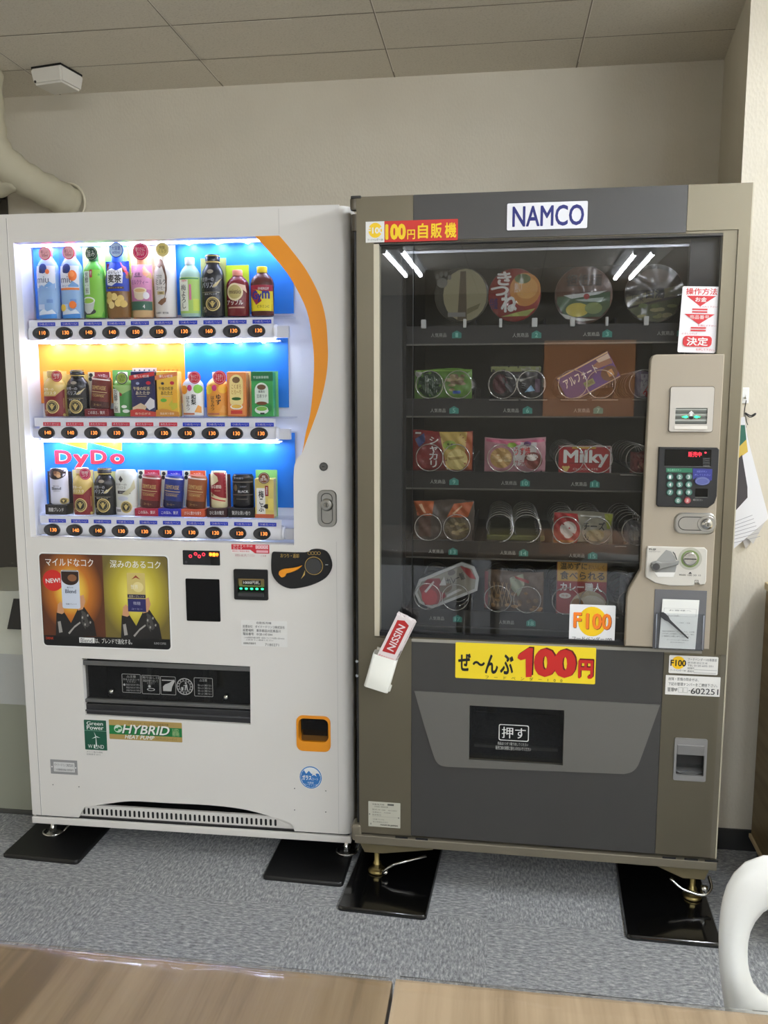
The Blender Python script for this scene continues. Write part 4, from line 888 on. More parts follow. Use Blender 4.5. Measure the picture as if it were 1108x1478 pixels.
# banknote slot
b = B().plate(rr(bl0-.0, bl1+.0, bl2, bl3, .004, 2), [rr(bl0+.010, bl1-.010, bl2+.012, bl3-.026, .002, 2)], -.004, .02, M_BLK)
b.box(bl0+.002, bl1-.002, .022, .026, bl2, bl3, M_BLK)
h = bl3-bl2
b.add([(bl0+.010, .002, bl3-.026), (bl1-.010, .002, bl3-.026), (bl1-.010, .012, bl2+.034), (bl0+.010, .012, bl2+.034)], [(0, 3, 2, 1)], C(150, 128, 84))
b.flat([(bl0+.022, bl2+.040), (bl1-.022, bl2+.040), (bl1-.022, bl3-.030), (bl0+.022, bl3-.030)], .0045, M_BLK); b.text('1000円札', bl0+.025, bl1-.025, bl2+.043, bl3-.034, .0040, WHT, bold=.02)
bl = b.obj('banknote_slot', WM)
M_GLED = mat((40, 235, 130), .4, emit=4.)
for k in range(5):
    cx = bl0+.018+k*(bl1-bl0-.036)/4; B().disc(cx, bl2+.030, .0042, .0028, .003, M_GLED, 12, 1).obj('green_lamp', bl)
B().box(bl0+.012, bl1-.012, -.006, .014, bl2+.010, bl2+.020, C(48, 48, 50)).obj('slot_lip', bl)
# coin unit
sh = curve([(395, 796), (440, 797), (449, 793), (460, 792), (472, 796), (478.5, 808), (479, 820), (471, 833), (455, 842), (438, 847), (420, 849), (406, 844), (396, 834), (392, 822), (392.5, 800), (395, 796)], 3)[:-1]
b = B().prism(wp(*sh), -.006, 0, M_BLK, .0015)
b.text('おつり・返却', *W.rect(405.5, 798.5, 432, 804.5), -.0065, C(206, 170, 90)); cx, cz = W.at(453.5, 816)
b.tess([ell(cx, cz, .0255, .0255, 30), list(reversed(ell(cx, cz, .0235, .0235, 30)))], -.0066, C(176, 146, 80))
for k in range(4):
    u, v = W.at(447+k*4.6, 797.8); b.tess([ell(u, v, .0048, .0048, 14), list(reversed(ell(u, v, .0038, .0038, 14)))], -.0066, C(190, 156, 80))
for q in (((435, 835), (438, 829), (441, 822), (440.5, 829)), ((470, 814), (474, 814), (474, 815), (470, 815))): b.flat(ccw(wp(*q)), -.0066, C(206, 170, 90) if q[0][0] < 450 else C(180, 180, 180))
cu = b.obj('coin_unit', WM)
B().lathe([(.0215, 0), (.0215, .003), (.018, .005)][::-1], mat((60, 60, 60), .3), (cx, -.0105, cz), 'y').lathe([(.016, .0), (.016, .003)], M_CHROME, (cx, -.0085, cz), 'y').box(cx-.011, cx+.011, -.0092, -.0082, cz-.0014, cz+.0014, M_BLK).obj('coin_inlet', cu)
lev = curve([(402, 829), (403, 824.5), (409, 821.5), (418, 820.5), (427, 819), (435, 816.6), (434, 818.5), (428, 823), (419, 826.5), (413, 828), (411, 832), (406, 833.4), (402, 829)], 3)[:-1]
B().prism(wp(*lev, d=-.014), -.016, -.008, M_ORG, .0015).lathe([(.008, -.01), (.008, -.004)], M_BLK, (*[W.at(407, 827)[0], 0, W.at(407, 827)[1]],), 'y').obj('return_lever', cu)
sticker(W, WM, 'owner_sticker', 348, 896, 414.3, 933, (232, 231, 227), [('t', '自動販売機', .34, .66, .87, .96, (70, 70, 70)), ('t', '設置会社　ダイドードリンコ株式会社', .04, .95, .71, .82, (60, 60, 60)), ('t', '設置場所　東京都品川区東品川', .04, .86, .56, .67, (60, 60, 60)), ('t', '電話番号　0120-147-044', .04, .68, .42, .53, (60, 60, 60)),
        ('t', 'この自動販売機の故障・返金についてのお問い合わせは', .06, .94, .30, .37, (110, 110, 110)), ('t', '上記までご連絡ください', .1, .7, .22, .28, (110, 110, 110)), ('t', '自動販売機番号', .05, .32, .07, .15, (60, 60, 60)), ('t', '7180271', .52, .82, .03, .13, (110, 110, 110))])
# locks
cx, cz = W.at(467, 673.5)
B().lathe([(.0085, -.004), (.0115, -.002), (.0115, 0)], mat((110, 110, 108), .35, .8), (cx, 0, cz), 'y').box(cx-.004, cx+.003, -.0046, -.0038, cz-.001, cz+.001, M_BLK).obj('small_lock', WM)
x0, x1, z0, z1 = W.rect(458.5, 707, 486, 760)
b = B().prism(rr(x0, x1, z0, z1, .017, 6), -.006, 0, M_STEEL, .002).tess([rr(x0+.010, x1-.010, z0+.008, z1-.008, .014, 6), list(reversed(rr(x0+.0125, x1-.0125, z0+.0105, z1-.0105, .012, 6)))], -.0066, mat((90, 90, 88), .4, .6))
cx, cz = (x0+x1)/2, z1-.040
b.lathe([(.012, -.013), (.016, -.011), (.018, -.005)], M_STEEL, (cx, 0, cz), 'y').lathe([(.007, -.015), (.008, -.012)], M_CHROME, (cx, 0, cz), 'y').box(cx-.001, cx+.001, -.0156, -.0148, cz-.005, cz+.005, M_BLK)
b.obj('lock_handle', WM)
# collection bay: recess with a smoked flap and printed notices
bx = [p[0] for p in bin_hole]; bz = [p[1] for p in bin_hole]; X0, X1, Z0, Z1 = min(bx)-.006, max(bx)+.006, min(bz)-.008, max(bz)+.008
M_BAY, M_BAY2 = mat((70, 70, 68), .5), mat((92, 92, 90), .35)
b = B().box(X0, X1, .16, .165, Z0, Z1, M_BAY).box(X0, X1, .03, .165, Z0-.004, Z0, M_BAY).box(X0, X1, .03, .165, Z1, Z1+.004, M_BAY).box(X0-.004, X0, .03, .165, Z0, Z1, M_BAY).box(X1, X1+.004, .03, .165, Z0, Z1, M_BAY)
for px in (205, 287): x = W.at(px, 990, .1)[0]; b.box(x, x+.012, .14, .16, Z0, Z1, M_BAY2)
b.obj('collection_bay', WM)
b = B().box(X0, X1, .004, .012, Z1-.030, Z1-.016, M_BAY2, .002).box(X0, X1, .006, .03, Z0+.05, Z0+.060, M_BAY2, .002).box(X0, X1, .010, .03, Z0, Z0+.045, mat((44, 44, 45), .3), .003).box(X0, X1, .004, .012, Z0+.024, Z0+.028, mat((74, 74, 76), .3))
b.obj('bay_frame', WM)
fl = B().box(X0+.004, X1-.004, .016, .019, Z0+.058, Z1-.028, glassy('smoked_flap', (.66, .66, .66), 1.5)).obj('flap', WM)
PG = C(170, 170, 168)
def outline(px0, py0, px1, py1, extra):
    a0, a1, b0, b1 = W.rect(px0, py0, px1, py1, .015); b = B().tess([rr(a0, a1, b0, b1, .003, 3), list(reversed(rr(a0+.0012, a1-.0012, b0+.0012, b1-.0012, .002, 3)))], .0155, PG); extra(b, a0, a1, b0, b1); return b.obj('printed_notice', fl)
def e1(b, a0, a1, b0, b1):
    w, h = a1-a0, b1-b0; b.text('△注意', a0+w*.25, a1-w*.25, b1-h*.2, b1-h*.06, .0155, PG); b.text('手を入れないで\nください', a0+w*.06, a1-w*.06, b1-h*.46, b1-h*.24, .0155, PG)
    for k in range(3): b.text('商品が出るまで待つ', a0+w*.22, a1-w*.06, b0+h*(.08+.15*k), b0+h*(.18+.15*k), .0155, PG)
    b.flat(ell(a0+w*.12, b0+h*.42, w*.06), .0155, PG)
def e2(b, a0, a1, b0, b1):
    w, h = a1-a0, b1-b0; b.text('取り出し口', a0+w*.06, a1-w*.06, b1-h*.18, b1-h*.06, .0155, PG); b.text('商品を取り出して\nください', a0+w*.08, a1-w*.1, b1-h*.48, b1-h*.22, .0155, PG)
    b.tess([ell(a0+w*.5, b0+h*.25, w*.22, h*.08), list(reversed(ell(a0+w*.5, b0+h*.25, w*.17, h*.05)))], .0155, PG); b.flat(ell(a0+w*.42, b0+h*.42, w*.07), .0155, PG)
def e3(b, a0, a1, b0, b1):
    w, h = a1-a0, b1-b0; b.flat(ccw([(a0+w*u, b0+h*v) for u, v in ((.16, .2), (.7, .2), (.76, .45), (.95, .75), (.9, .85), (.6, .66), (.3, .56), (.16, .44))]), .0155, PG); b.flat([(a0+w*.1, b1-h*.18), (a1-w*.1, b1-h*.18), (a1-w*.1, b1-h*.24), (a0+w*.1, b1-h*.24)][::-1], .0155, PG)
outline(176, 973, 203, 1000, e1); outline(204.5, 975, 230.5, 1002, e2); outline(231.5, 976.5, 253.5, 1003, e3)
def e5(b, a0, a1, b0, b1):
    w, h = a1-a0, b1-b0; b.text('△注意', a0+w*.3, a1-w*.3, b1-h*.2, b1-h*.06, .0155, PG)
    for k in range(4): b.text('勢いよく開けない', a0+w*.2, a1-w*.06, b0+h*(.1+.15*k), b0+h*(.2+.15*k), .0155, PG)
outline(280, 978.5, 307, 1005.5, e5)
cx, cz = W.at(266.5, 991, .015); R_ = .025
b = B().tess([ell(cx, cz, R_), list(reversed(ell(cx, cz, R_*.90)))], .0155, PG).tess([ell(cx, cz, R_*.68), list(reversed(ell(cx, cz, R_*.63)))], .0155, PG)
for k in range(14): a = 2*PI*k/14; b.flat(rr(cx+R_*.79*math.cos(a)-.0015, cx+R_*.79*math.cos(a)+.0015, cz+R_*.79*math.sin(a)-.0015, cz+R_*.79*math.sin(a)+.0015, .0004, 1), .0155, PG)
b.flat(ell(cx+.003, cz+.0105, .0028), .0155, PG).flat([(cx-.001, cz-.012), (cx+.002, cz-.012), (cx+.004, cz), (cx+.006, cz-.012), (cx+.009, cz-.012), (cx+.007, cz+.007), (cx-.004, cz+.003), (cx-.004, cz+.001), (cx+.001, cz+.003)], .0155, PG).flat([(cx-.010, cz-.012), (cx-.005, cz-.012), (cx-.004, cz-.002), (cx-.011, cz-.002)], .0155, PG)
b.obj('litter_symbol', fl)
for px, py in ((161, 998), (326, 1006)):
    x, z = W.at(px, py, .012); B().lathe([(.0, .004), (.006, .006), (.007, .014)], M_CHROME, (x, 0, z), 'y', seg=14).tube([(x, .01, z), (x-.008, .012, z-.012)], .004, M_BLK).obj('flap_lock', WM)
# stickers below
sticker(W, WM, 'green_power_sticker', 122, 1039.5, 153.8, 1082.5, (22, 84, 62), [('r', 0, 1, .640, .650, (150, 190, 170)), ('t', 'Green', .12, .86, .83, .95, WHT, .02, WHT), ('t', 'Power', .12, .88, .68, .82, WHT, .02, WHT), ('t', 'W', .14, .34, .06, .18, WHT), ('t', 'I', .40, .46, .06, .18, WHT), ('t', 'ND', .58, .86, .06, .18, WHT),
        ('p', [(.49, .12), (.55, .12), (.525, .44), (.505, .44)], WHT), ('p', [(.51, .46), (.32, .38), (.50, .42)], WHT), ('p', [(.52, .44), (.72, .42), (.54, .47)], WHT), ('p', [(.50, .45), (.44, .62), (.53, .47)], WHT), ('r', .44, .60, .06, .075, WHT)])
sticker(W, WM, 'green_power_caption', 123.5, 1084, 154, 1090.5, M_WH, [('t', 'グリーン電力を使用', .05, .8, .55, .95, (130, 130, 126)), ('t', '証書番号 2014', .05, .7, .05, .42, (140, 140, 136))])
sticker(W, WM, 'hybrid_sticker', 157.6, 1041, 262.5, 1069, (178, 150, 88), [('r', 0, 1, .26, .72, (24, 122, 62)), ('t', 'ハイブリッド　ヒートポンプ自動販売機', .27, .82, .80, .93, (90, 74, 40)), ('e', .125, .55, .055, .20, (206, 226, 206)), ('e', .105, .50, .025, .08, (24, 122, 62)), ('e', .145, .58, .025, .06, (24, 122, 62)),
        ('t', 'HYBRID', .20, .84, .30, .76, BLK, .05, .28, C(30, 50, 34)), ('t', 'HYBRID', .195, .832, .33, .79, WHT, .03, .28, WHT), ('t', 'HEAT PUMP', .22, .62, .06, .26, WHT, .03, .28, WHT), ('t', 'ハイブリッド ヒートポンプ', .64, .93, .07, .2, (90, 74, 40)), ('t', 'LED\n照明', .87, .96, .3, .68, (190, 216, 160))])
sticker(W, WM, 'maker_plate', 73, 1097, 111.6, 1117.5, (146, 146, 146), [('q', .12, .90, .17, .84, .001, (214, 214, 212)), ('t', 'ダイドードリンコ株式会社', .15, .86, .54, .76, (70, 70, 72)), ('t', 'この自動販売機の管理番号', .15, .86, .24, .40, (90, 90, 92)), ('e', .06, .5, .025, .05, WHT), ('e', .945, .5, .025, .05, WHT)], r=.001)
sticker(W, WM, 'round_blue_sticker', 432.4, 1106, 464.2, 1138, WHT, [('e', .5, .5, .5, .5, (60, 130, 196)), ('e', .5, .5, .455, .455, (236, 240, 240)), ('p', [(.06, .58), (.06, .44), (.14, .25), (.3, .10), (.5, .05), (.7, .10), (.86, .25), (.94, .44), (.94, .58)], (52, 120, 190)), ('p', [(.10, .70), (.2, .82), (.3, .66), (.42, .80), (.55, .66), (.7, .72), (.88, .68), (.93, .56), (.07, .56)], (52, 120, 190)),
        ('t', 'ガラス', .12, .54, .38, .60, WHT, .06, WHT), ('t', 'コート', .56, .84, .38, .50, WHT), ('p', [(.62, .86), (.7, .74), (.82, .74), (.72, .66), (.78, .56), (.66, .63), (.56, .58), (.6, .70)], WHT), ('t', '光触媒\nコーティング', .22, .78, .13, .32, (220, 232, 240))], r=.0298)
# coin return cup
x0, x1, z0, z1 = rx0, rx1, rz0, rz1
b = B().plate(rr(x0-.002, x1+.002, z0-.002, z1+.002, .018, 6), [rr(x0+.004, x1-.004, z0+.026, z1-.006, .016, 6)], -.003, .03, M_ORG)
b.obj('coin_return_frame', WM)
b = B().box(x0, x1, .05, .054, z0, z1, mat((60, 58, 56), .3)).add([(x0+.002, .002, z0+.028), (x1-.002, .002, z0+.028), (x1-.002, .05, z0+.040), (x0+.002, .05, z0+.040)], [(0, 1, 2, 3)], mat((120, 84, 40), .4)).box(x0-.0, x0+.002, .028, .054, z0, z1, M_BAY).box(x1-.002, x1, .028, .054, z0, z1, M_BAY).box(x0, x1, .028, .054, z1-.004, z1, M_BAY)
b.box(x0+.012, x1-.012, .020, .024, z0+.036, z1-.018, glassy('smoked_coin_flap', (.5, .5, .5), 1.45)); b.obj('coin_return_cup', WM)
for px, py in ((76.5, 1132.5), (114, 1135.6), (425, 1138), (470, 1141.5), (425, 1169), (470, 1172), (269, 1188.6)):
    x, z = W.at(px, py); B().lathe([(.0, -.0008), (.0017, -.0006), (.0017, .0)], C(90, 88, 86), (x, 0, z), 'y', seg=8).obj('screw', WM)
# feet of the white machine
def foot_w(x, y):
    b = B().lathe([(.024, .0125), (.026, .0145), (.024, .018), (.010, .021), (.0075, .022), (.0075, WB0)], M_CHROME, (x, y, 0), seg=20); b.lathe([(.012, .021), (.012, .034)], M_CHROME, (x, y, 0), seg=6, sm=False); f = b.obj('foot', WM)
    B().tube([(x+.03*math.cos(a), y+.028*math.sin(a), .021) for a in [PI*(.9+.1*k) for k in range(13)]], .0032, M_CHROME, 12).tube([(x+.03, y+.003, .021), (x+.034, y+.04, .023), (x+.03, y+.042, .035)], .003, M_CHROME, 12).obj('anchor_bracket', f)
foot_w(.030, .062); foot_w(WW-.030, .062)
for x in (.03, WW-.03): B().lathe([(.022, 0), (.022, .006), (.008, .01), (.008, WB0)], M_CHROME, (x, .66, 0), seg=14).obj('foot', WM)

# ================================================================== THE SNACK MACHINE (grey)
GM = root('snack_vending_machine', 'taupe and dark grey snack vending machine with a glass front', 'vending machine', (G.x, G.y, 0), G.yaw)
GW, GT, GB = .936, 1.83, .137
def gp(*pts, d=0.): return [G.at(px, py, d) for px, py in pts]
HX0, HX1, HZ0, HZ1 = .043, .874, .712, 1.716
sx0, sx1, sz0, sz1 = G.rect(677, 1021, 813, 1100)
slot = [(sx0, sz0), (sx1, sz0), (sx1, sz1), (sx0, sz1)]
cx0, cx1, cz0, cz1 = G.rect(972.5, 1066, 1018.5, 1126)
cret = rr(cx0, cx1, cz0, cz1, .004, 3)
B().plate([(0, GB+.018), (GW, GB+.018), (GW, GT), (0, GT)], [[(HX0, HZ0), (HX1, HZ0), (HX1, HZ1), (HX0, HZ1)], slot, cret], .004, .045, M_TAUPE).obj('door', GM)
XS = (G.at(595.5, 600)[0]+.0)          # seam between left stile and dark panels
XR_ = G.at(951, 1100)[0]; XT = G.at(991.5, 310)[0]
XB = G.at(1051, 600)[0]
b = B().prism([(0, GB+.018), (XS-.001, GB+.018), (XS-.001, HZ0-.004), (HX0, HZ0-.004), (HX0, HZ1+.006), (XS-.001, HZ1+.006), (XS-.001, GT), (0, GT)], 0, .004, M_TAUPE); b.obj('left_stile', GM)
B().prism([(XS, HZ1+.006), (XT-.001, HZ1+.006), (XT-.001, GT), (XS, GT)], 0, .004, M_DK).obj('header_panel', GM)
B().prism([(XT, HZ1+.010), (XB-.002, HZ1+.010), (XB-.002, .62), (GW-.012, .62), (GW, .64), (GW, GT), (XT, GT)][::-1] if False else [(XT, GT), (XT, HZ1+.010), (XB, HZ1+.010), (XB, .70), (GW-.003, .70), (GW-.003, GT)], 0, .004, M_TAUPE).obj('right_stile', GM)
B().box(GW-.003, GW, .001, .045, GB+.018, GT, M_TAUPEL).obj('edge_trim', GM)
B().prism([(XS, GB+.020), (XR_-.001, GB+.020), (XR_-.001, HZ0-.006), (XS, HZ0-.006)], 0, .004, M_DK).obj('seam_filler', GM) if False else None
ZL = HZ0-.012
b = B().plate([(XS, GB+.020), (XR_-.0012, GB+.020), (XR_-.0012, ZL), (XS, ZL)], [slot], 0, .004, M_DK); b.obj('lower_panel', GM)
trap = gp((597, 994.5), (953, 1015.5)); tb = curve(gp((952, 1017), (938, 1056), (925, 1092), (919, 1106), (911, 1113.5), (900, 1116.5)), 3)
tl = curve(gp((645, 1106), (636, 1104), (630, 1099), (625, 1088), (612, 1046), (598, 997)), 3)
B().plate([trap[0], tl[0]][:0]+tl[::-1]+tb[::-1]+[], [slot], -.0035, 0, M_MID).obj('delivery_surround', GM)
B().plate([(XR_, GB+.020), (GW-.016, GB+.020), (GW-.016, .695), (XR_, .695)], [cret], 0, .004, M_TAUPE2).obj('lower_right_panel', GM)
B().box(GW-.016, GW-.003, .002, .006, GB+.018, .70, mat((100, 94, 80), .5)).obj('edge_groove', GM)
B().box(XR_-.0014, XR_+.0006, .0025, .0045, GB+.02, ZL, M_BLK).box(XS-.0012, XS+.0004, .0025, .0045, GB+.02, GT, M_BLK).obj('panel_seam', GM)
M_FLG = mat((124, 117, 101), .42, .4)
B().box(-.012, GW+.001, -.006, .72, GB-.012, GB+.012, M_FLG, .002).obj('base_flange', GM)
for x in (.10, .155, .80, .855, .905):
    B().box(x, x+.034, -.0065, -.0055, GB+.0125, GB+.0175, M_BLK).obj('flange_slot', GM)
# cabinet with hollow interior
b = B().box(0, .006, .045, .74, GB, GT-.008, M_TAUPE2).box(GW-.006, GW, .045, .74, GB, GT-.008, M_TAUPE2).box(.006, GW-.006, .045, .74, GT-.014, GT-.008, M_TAUPE2).box(.006, GW-.006, .73, .74, GB, GT-.014, M_TAUPE2)
b.obj('cabinet', GM)
XI0, XI1 = .118, .815
b = B().box(.010, XI0, .060, .60, .14, 1.80, M_INTB).box(XI1, GW-.010, .060, .60, .14, 1.80, M_INTB).box(XI0, XI1, .56, .60, .14, 1.80, mat((92, 88, 76), .6)).box(XI0, XI1, .060, .56, 1.735, 1.80, M_INT)
b.obj('interior_liner', GM)
B().box(HX0-.01, XI0-.008, .038, .058, HZ0-.03, HZ1+.02, mat((72, 74, 74), .4)).obj('door_inner_frame', GM)
B().box(.808, HX1+.02, .038, .058, HZ0-.03, HZ1+.02, mat((50, 52, 58), .3)).obj('door_inner_frame', GM)
B().box(XI0, XI1, .040, .06, 1.706, 1.75, M_INTB).box(XI0-.02, XI1, .05, .056, 1.699, 1.7055, mat((214, 218, 228), .25, .6)).obj('lamp_hood', GM)
# window reveal and pane
b = B().box(HX0, HX0+.013, .001, .04, HZ0, HZ1, mat((206, 198, 176), .45)).box(HX0, HX1, .001, .012, HZ0-.012, HZ0-.004, C(150, 146, 136)).box(HX0+.013, HX1, .004, .03, HZ0-.004, HZ0+.010, M_BLK).box(HX0, HX1, .004, .03, HZ1-.002, HZ1+.004, M_BLK).box(HX1-.003, XB-.0, .008, .03, .70, HZ1+.008, mat((96, 92, 80), .5))  # last strip: darker colour carries the shade of the recess
b.obj('window_frame', GM)
B().box(HX0+.013, HX1-.003, .012, .015, HZ0+.008, HZ1-.001, PANE).obj('window_pane', GM)

# shelves
RZ = [1.474, 1.289, 1.100, .915, .727]           # tray lower edges
tagpos = [[(633, 659, 483, '1'), (751, 774, 483, '2'), (853, 876, 481.5, '3'), (960, 984, 480, '4')],
          [(632, 655, 592, '5'), (737, 761, 592, '6'), (839, 863, 592, '7')],
          [(631.5, 655, 695, '9'), (734, 757.5, 697, '10'), (835, 858, 698.5, '11')],
          [(629, 653.6, 796, '13'), (732.5, 755.4, 798, '14'), (832, 855, 802, '15')],
          [(630, 660, 893, '17'), (730.5, 766, 899, '18')]]
M_TEAL = C(60, 146, 134)
M_LIP = mat((120, 118, 110), .3, .5)
TY = .070
for i, z in enumerate(RZ):
    b = B().box(XI0, XI1, TY, TY+.004, z, z+.046, M_RAIL).box(XI0, XI1, TY+.004, .50, z+.040, z+.044, M_INTB).box(XI0, XI1, TY-.004, TY+.004, z-.003, z+.0008, M_LIP)
    tr = b.obj('shelf_tray', GM)
    for (tx, hx, py, num) in tagpos[i]:
        x, zz = G.at(hx, py, TY); 
        if not (z+.002 < zz-.010 and zz+.010 < z+.05): zz = z+.022
        bb = B().prism([(x-.012, zz-.009), (x+.012, zz-.009), (x+.012, zz+.004), (x, zz+.0105), (x-.012, zz+.004)], TY-.0012, TY, M_TEAL); wd = .0035*len(num)
        bb.text(num, x-wd, x+wd, zz-.0065, zz+.0045, TY-.0016, C(150, 220, 206), bold=.02); bb.obj('number_tag', tr)
        x = G.at(tx, py, TY)[0]; B().box(x-.022, x+.022, TY-.0004, TY, zz-.0075, zz+.006, M_RAIL).text('人気商品', x-.020, x+.020, zz-.006, zz+.0045, TY-.0008, C(196, 196, 190)).obj('label_strip', tr)
    for x in [XI0+.0035+k*(XI1-XI0)/4 for k in range(1, 4)]:
        B().box(x-.0015, x+.0015, TY+.006, .50, z+.044, z+(.075 if i else .062), M_INTB).obj('divider', tr)
def coil(px, py, row, dense=False, cap=(1, 1)):
    x, z = G.at(px, py, .062); R_ = .0355
    pts = []
    z = RZ[row]+.044+R_+.002
    if dense:
        n = 7; tot = 18*n
        pts = [(x+R_*math.sin(2*PI*i/18), .062+i/18*.050, z-R_*math.cos(2*PI*i/18)) for i in range(tot)]
    else:
        pts = [(x+R_*math.sin(2*PI*i/26), .062+.0006*i/26, z-R_*math.cos(2*PI*i/26)) for i in range(27)]
        pts += [(x+.3*R_*0, .064+k*.011, z-R_) for k in range(1, 5)]
        pts += [(x+R_*math.sin(2*PI*i/18), .110+i/18*.048, z-R_*math.cos(2*PI*i/18)) for i in range(18*6)]
    return B().tube(pts, .0017 if dense else .0013, M_WIRE, 6).obj('spiral_coil', GM)
for row, lst in ((1, ((619.6, 0), (661, 0), (724.8, 0), (766.5, 0), (826, 0), (867, 0), (929, 0))), (2, ((619.6, 0), (658, 0), (723, 0), (760.6, 0), (822, 0), (863, 0), (924, 0))),
                 (3, ((617.6, 0), (659, 0), (721, 1), (760.6, 1), (817.4, 0), (861, 0), (918, 0))), (4, ((616.6, 0), (657, 0), (718, 0), (760.6, 0), (816.5, 0), (857, 0), (912, 0)))):
    for px, dn in lst: coil(px, (559.5, 665, 766, 864)[row-1], row, dn)
# bright stops and clips
for row, lst in ((0, ((608, 615), (668.5, 673), (720, 724.5), (767, 775), (822, 829), (873, 877), (928, 935))),):
    for a, c_ in lst:
        xa, xb = G.at(a, 466, TY)[0], G.at(c_, 466, TY)[0]; B().box(xa, xb, TY-.012, TY, RZ[0]+.040, RZ[0]+.062, C(226, 228, 226), .0015).obj('belt_clip', GM)
for row, a, c_ in ((1, 706, 748), (1, 751, 789), (1, 808, 846), (1, 853, 891), (1, 911, 940), (2, 898, 935), (3, 894, 911), (4, 890, 904)):
    xa, xb = G.at(a, 580, TY)[0], G.at(c_, 580, TY)[0]; B().box(xa, xb, TY-.010, TY, RZ[row]+.0405, RZ[row]+.0435, mat((206, 208, 206), .2, .9), .001).obj('product_stop', GM)

# ---- products: wrapped things on trays
FOIL_N = [0]
def bag(name, label, px, row, col, items, y=.080, T=.014, tilt=0., rough=.28, wr=.0022, dz=0.):
    x0, x1, z0, z1 = G.rect(px[0], px[1], px[2], px[3], y); base = RZ[row]+.0445
    w, h = x1-x0, z1-z0
    if not tilt: h = max(.03, z1-base)
    r_ = root(name, label, 'packaged snack', G.world((x0+x1)/2, y, base if not tilt else z0), G.yaw, 'packaged food on the coil trays')
    a = w/2; FOIL_N[0] += 1; s = FOIL_N[0]
    def bulge(x, z):
        u = min(1, abs(x/a)); v = min(1, abs((z-h/2)/(h/2)))
        return -(T*(1-u**3)**.6*(1-v**4)**.6 + wr*math.sin(9*x/a+s)*math.cos(7*z/h*2+s*2)+wr*.8*math.sin(17*(x/a+z/h)+s))
    m = mat(col, rough, coat=.3) if isinstance(col, tuple) else col
    b = B(); nx, nz = 22, 16
    vs = [(-a+2*a*i/nx, bulge(-a+2*a*i/nx, h*j/nz), h*j/nz+(.003*math.sin(2.4*(i/nx*2-1)+s) if j in (0, nz) else 0)) for j in range(nz+1) for i in range(nx+1)]
    vs = [(x, y_, max(0, z)) for x, y_, z in vs]
    bk = [(x, max(.001, -y_*.6), z) for x, y_, z in vs]
    N = (nx+1)*(nz+1)
    b.add(vs, [(j*(nx+1)+i, j*(nx+1)+i+1, (j+1)*(nx+1)+i+1, (j+1)*(nx+1)+i) for j in range(nz) for i in range(nx)], m, True)
    b.add(bk, [(j*(nx+1)+i, (j+1)*(nx+1)+i, (j+1)*(nx+1)+i+1, j*(nx+1)+i+1) for j in range(nz) for i in range(nx)], m, True)
    decorate(b, items, a, h, bulge, .0010)
    b.obj('wrapper', r_)
    if tilt:
        r_.rotation_euler = (0, 0, G.yaw)
    return r_
def blob(n, cols, u0, u1, v0, v1, r=.10, seed=1):
    q = random.Random(seed); return [('e', q.uniform(u0, u1), q.uniform(v0, v1), r*q.uniform(.6, 1.2), r*.45*q.uniform(.7, 1.2), q.choice(cols)) for _ in range(n)]
bag('snack_bag', 'green snack bag with slanted lettering and photographed beans, slot 5', (598, 533, 681, 578), 1, (104, 150, 60),
    [('e', -.45, .5, .42, .44, (38, 66, 40)), ('t', 'サヤエンドウ', -.62, -.18, .2, .8, (206, 216, 206)), ('e', -.85, .85, .12, .12, (216, 216, 210))]+blob(16, [(150, 130, 96), (120, 100, 70), (176, 160, 120)], .2, .7, .3, .8, .13, 2)+[('r', .35, .62, .18, .28, (60, 96, 176)), ('r', -.9, .95, .92, .97, (130, 176, 70))])
bag('snack_bag', 'dark snack bag with olive green crimped top, slot 6', (707, 528, 781, 578), 1, (44, 40, 42),
    [('r', -.96, .96, .82, .98, (140, 146, 96)), ('r', .2, .9, .84, .96, (150, 150, 130)), ('e', -.6, .45, .3, .3, (84, 36, 44)), ('e', -.2, .5, .34, .3, (60, 60, 64)), ('p', [(-.6, .7), (.2, .6), (.8, .7), (.2, .52)], (150, 148, 140)), ('t', 'グミ', -.1, .4, .3, .5, (110, 110, 116)), ('p', [(.35, .2), (.6, .42), (.75, .25)], (150, 190, 220)), ('r', .75, .95, .2, .6, (96, 70, 90))])
def pack(name, label, cx, cz, w, h, dep, rot, col, items, y=.078, cat='packaged snack', side=None, r=.002):
    """a rigid carton; centre from the photo, rotation in the front plane"""
    x, z = G.at(cx, cz, y)
    r_ = root(name, label, cat, G.world(x, y, z), G.yaw, 'packaged food on the coil trays')
    b = B().prism(rr(-w/2, w/2, -h/2, h/2, r, 3), 0, dep, mat(col, .35, coat=.2), .001)
    b.move(0, lambda a, b_, c: (a, b_, c+h/2)); decorate(b, items, w/2, h, lambda a, c: 0., .0004)
    cr, sr = math.cos(rot), math.sin(rot)
    b.move(0, lambda a, b_, c: (a*cr-(c-h/2)*sr, b_, a*sr+(c-h/2)*cr))
    b.obj('carton', r_); return r_
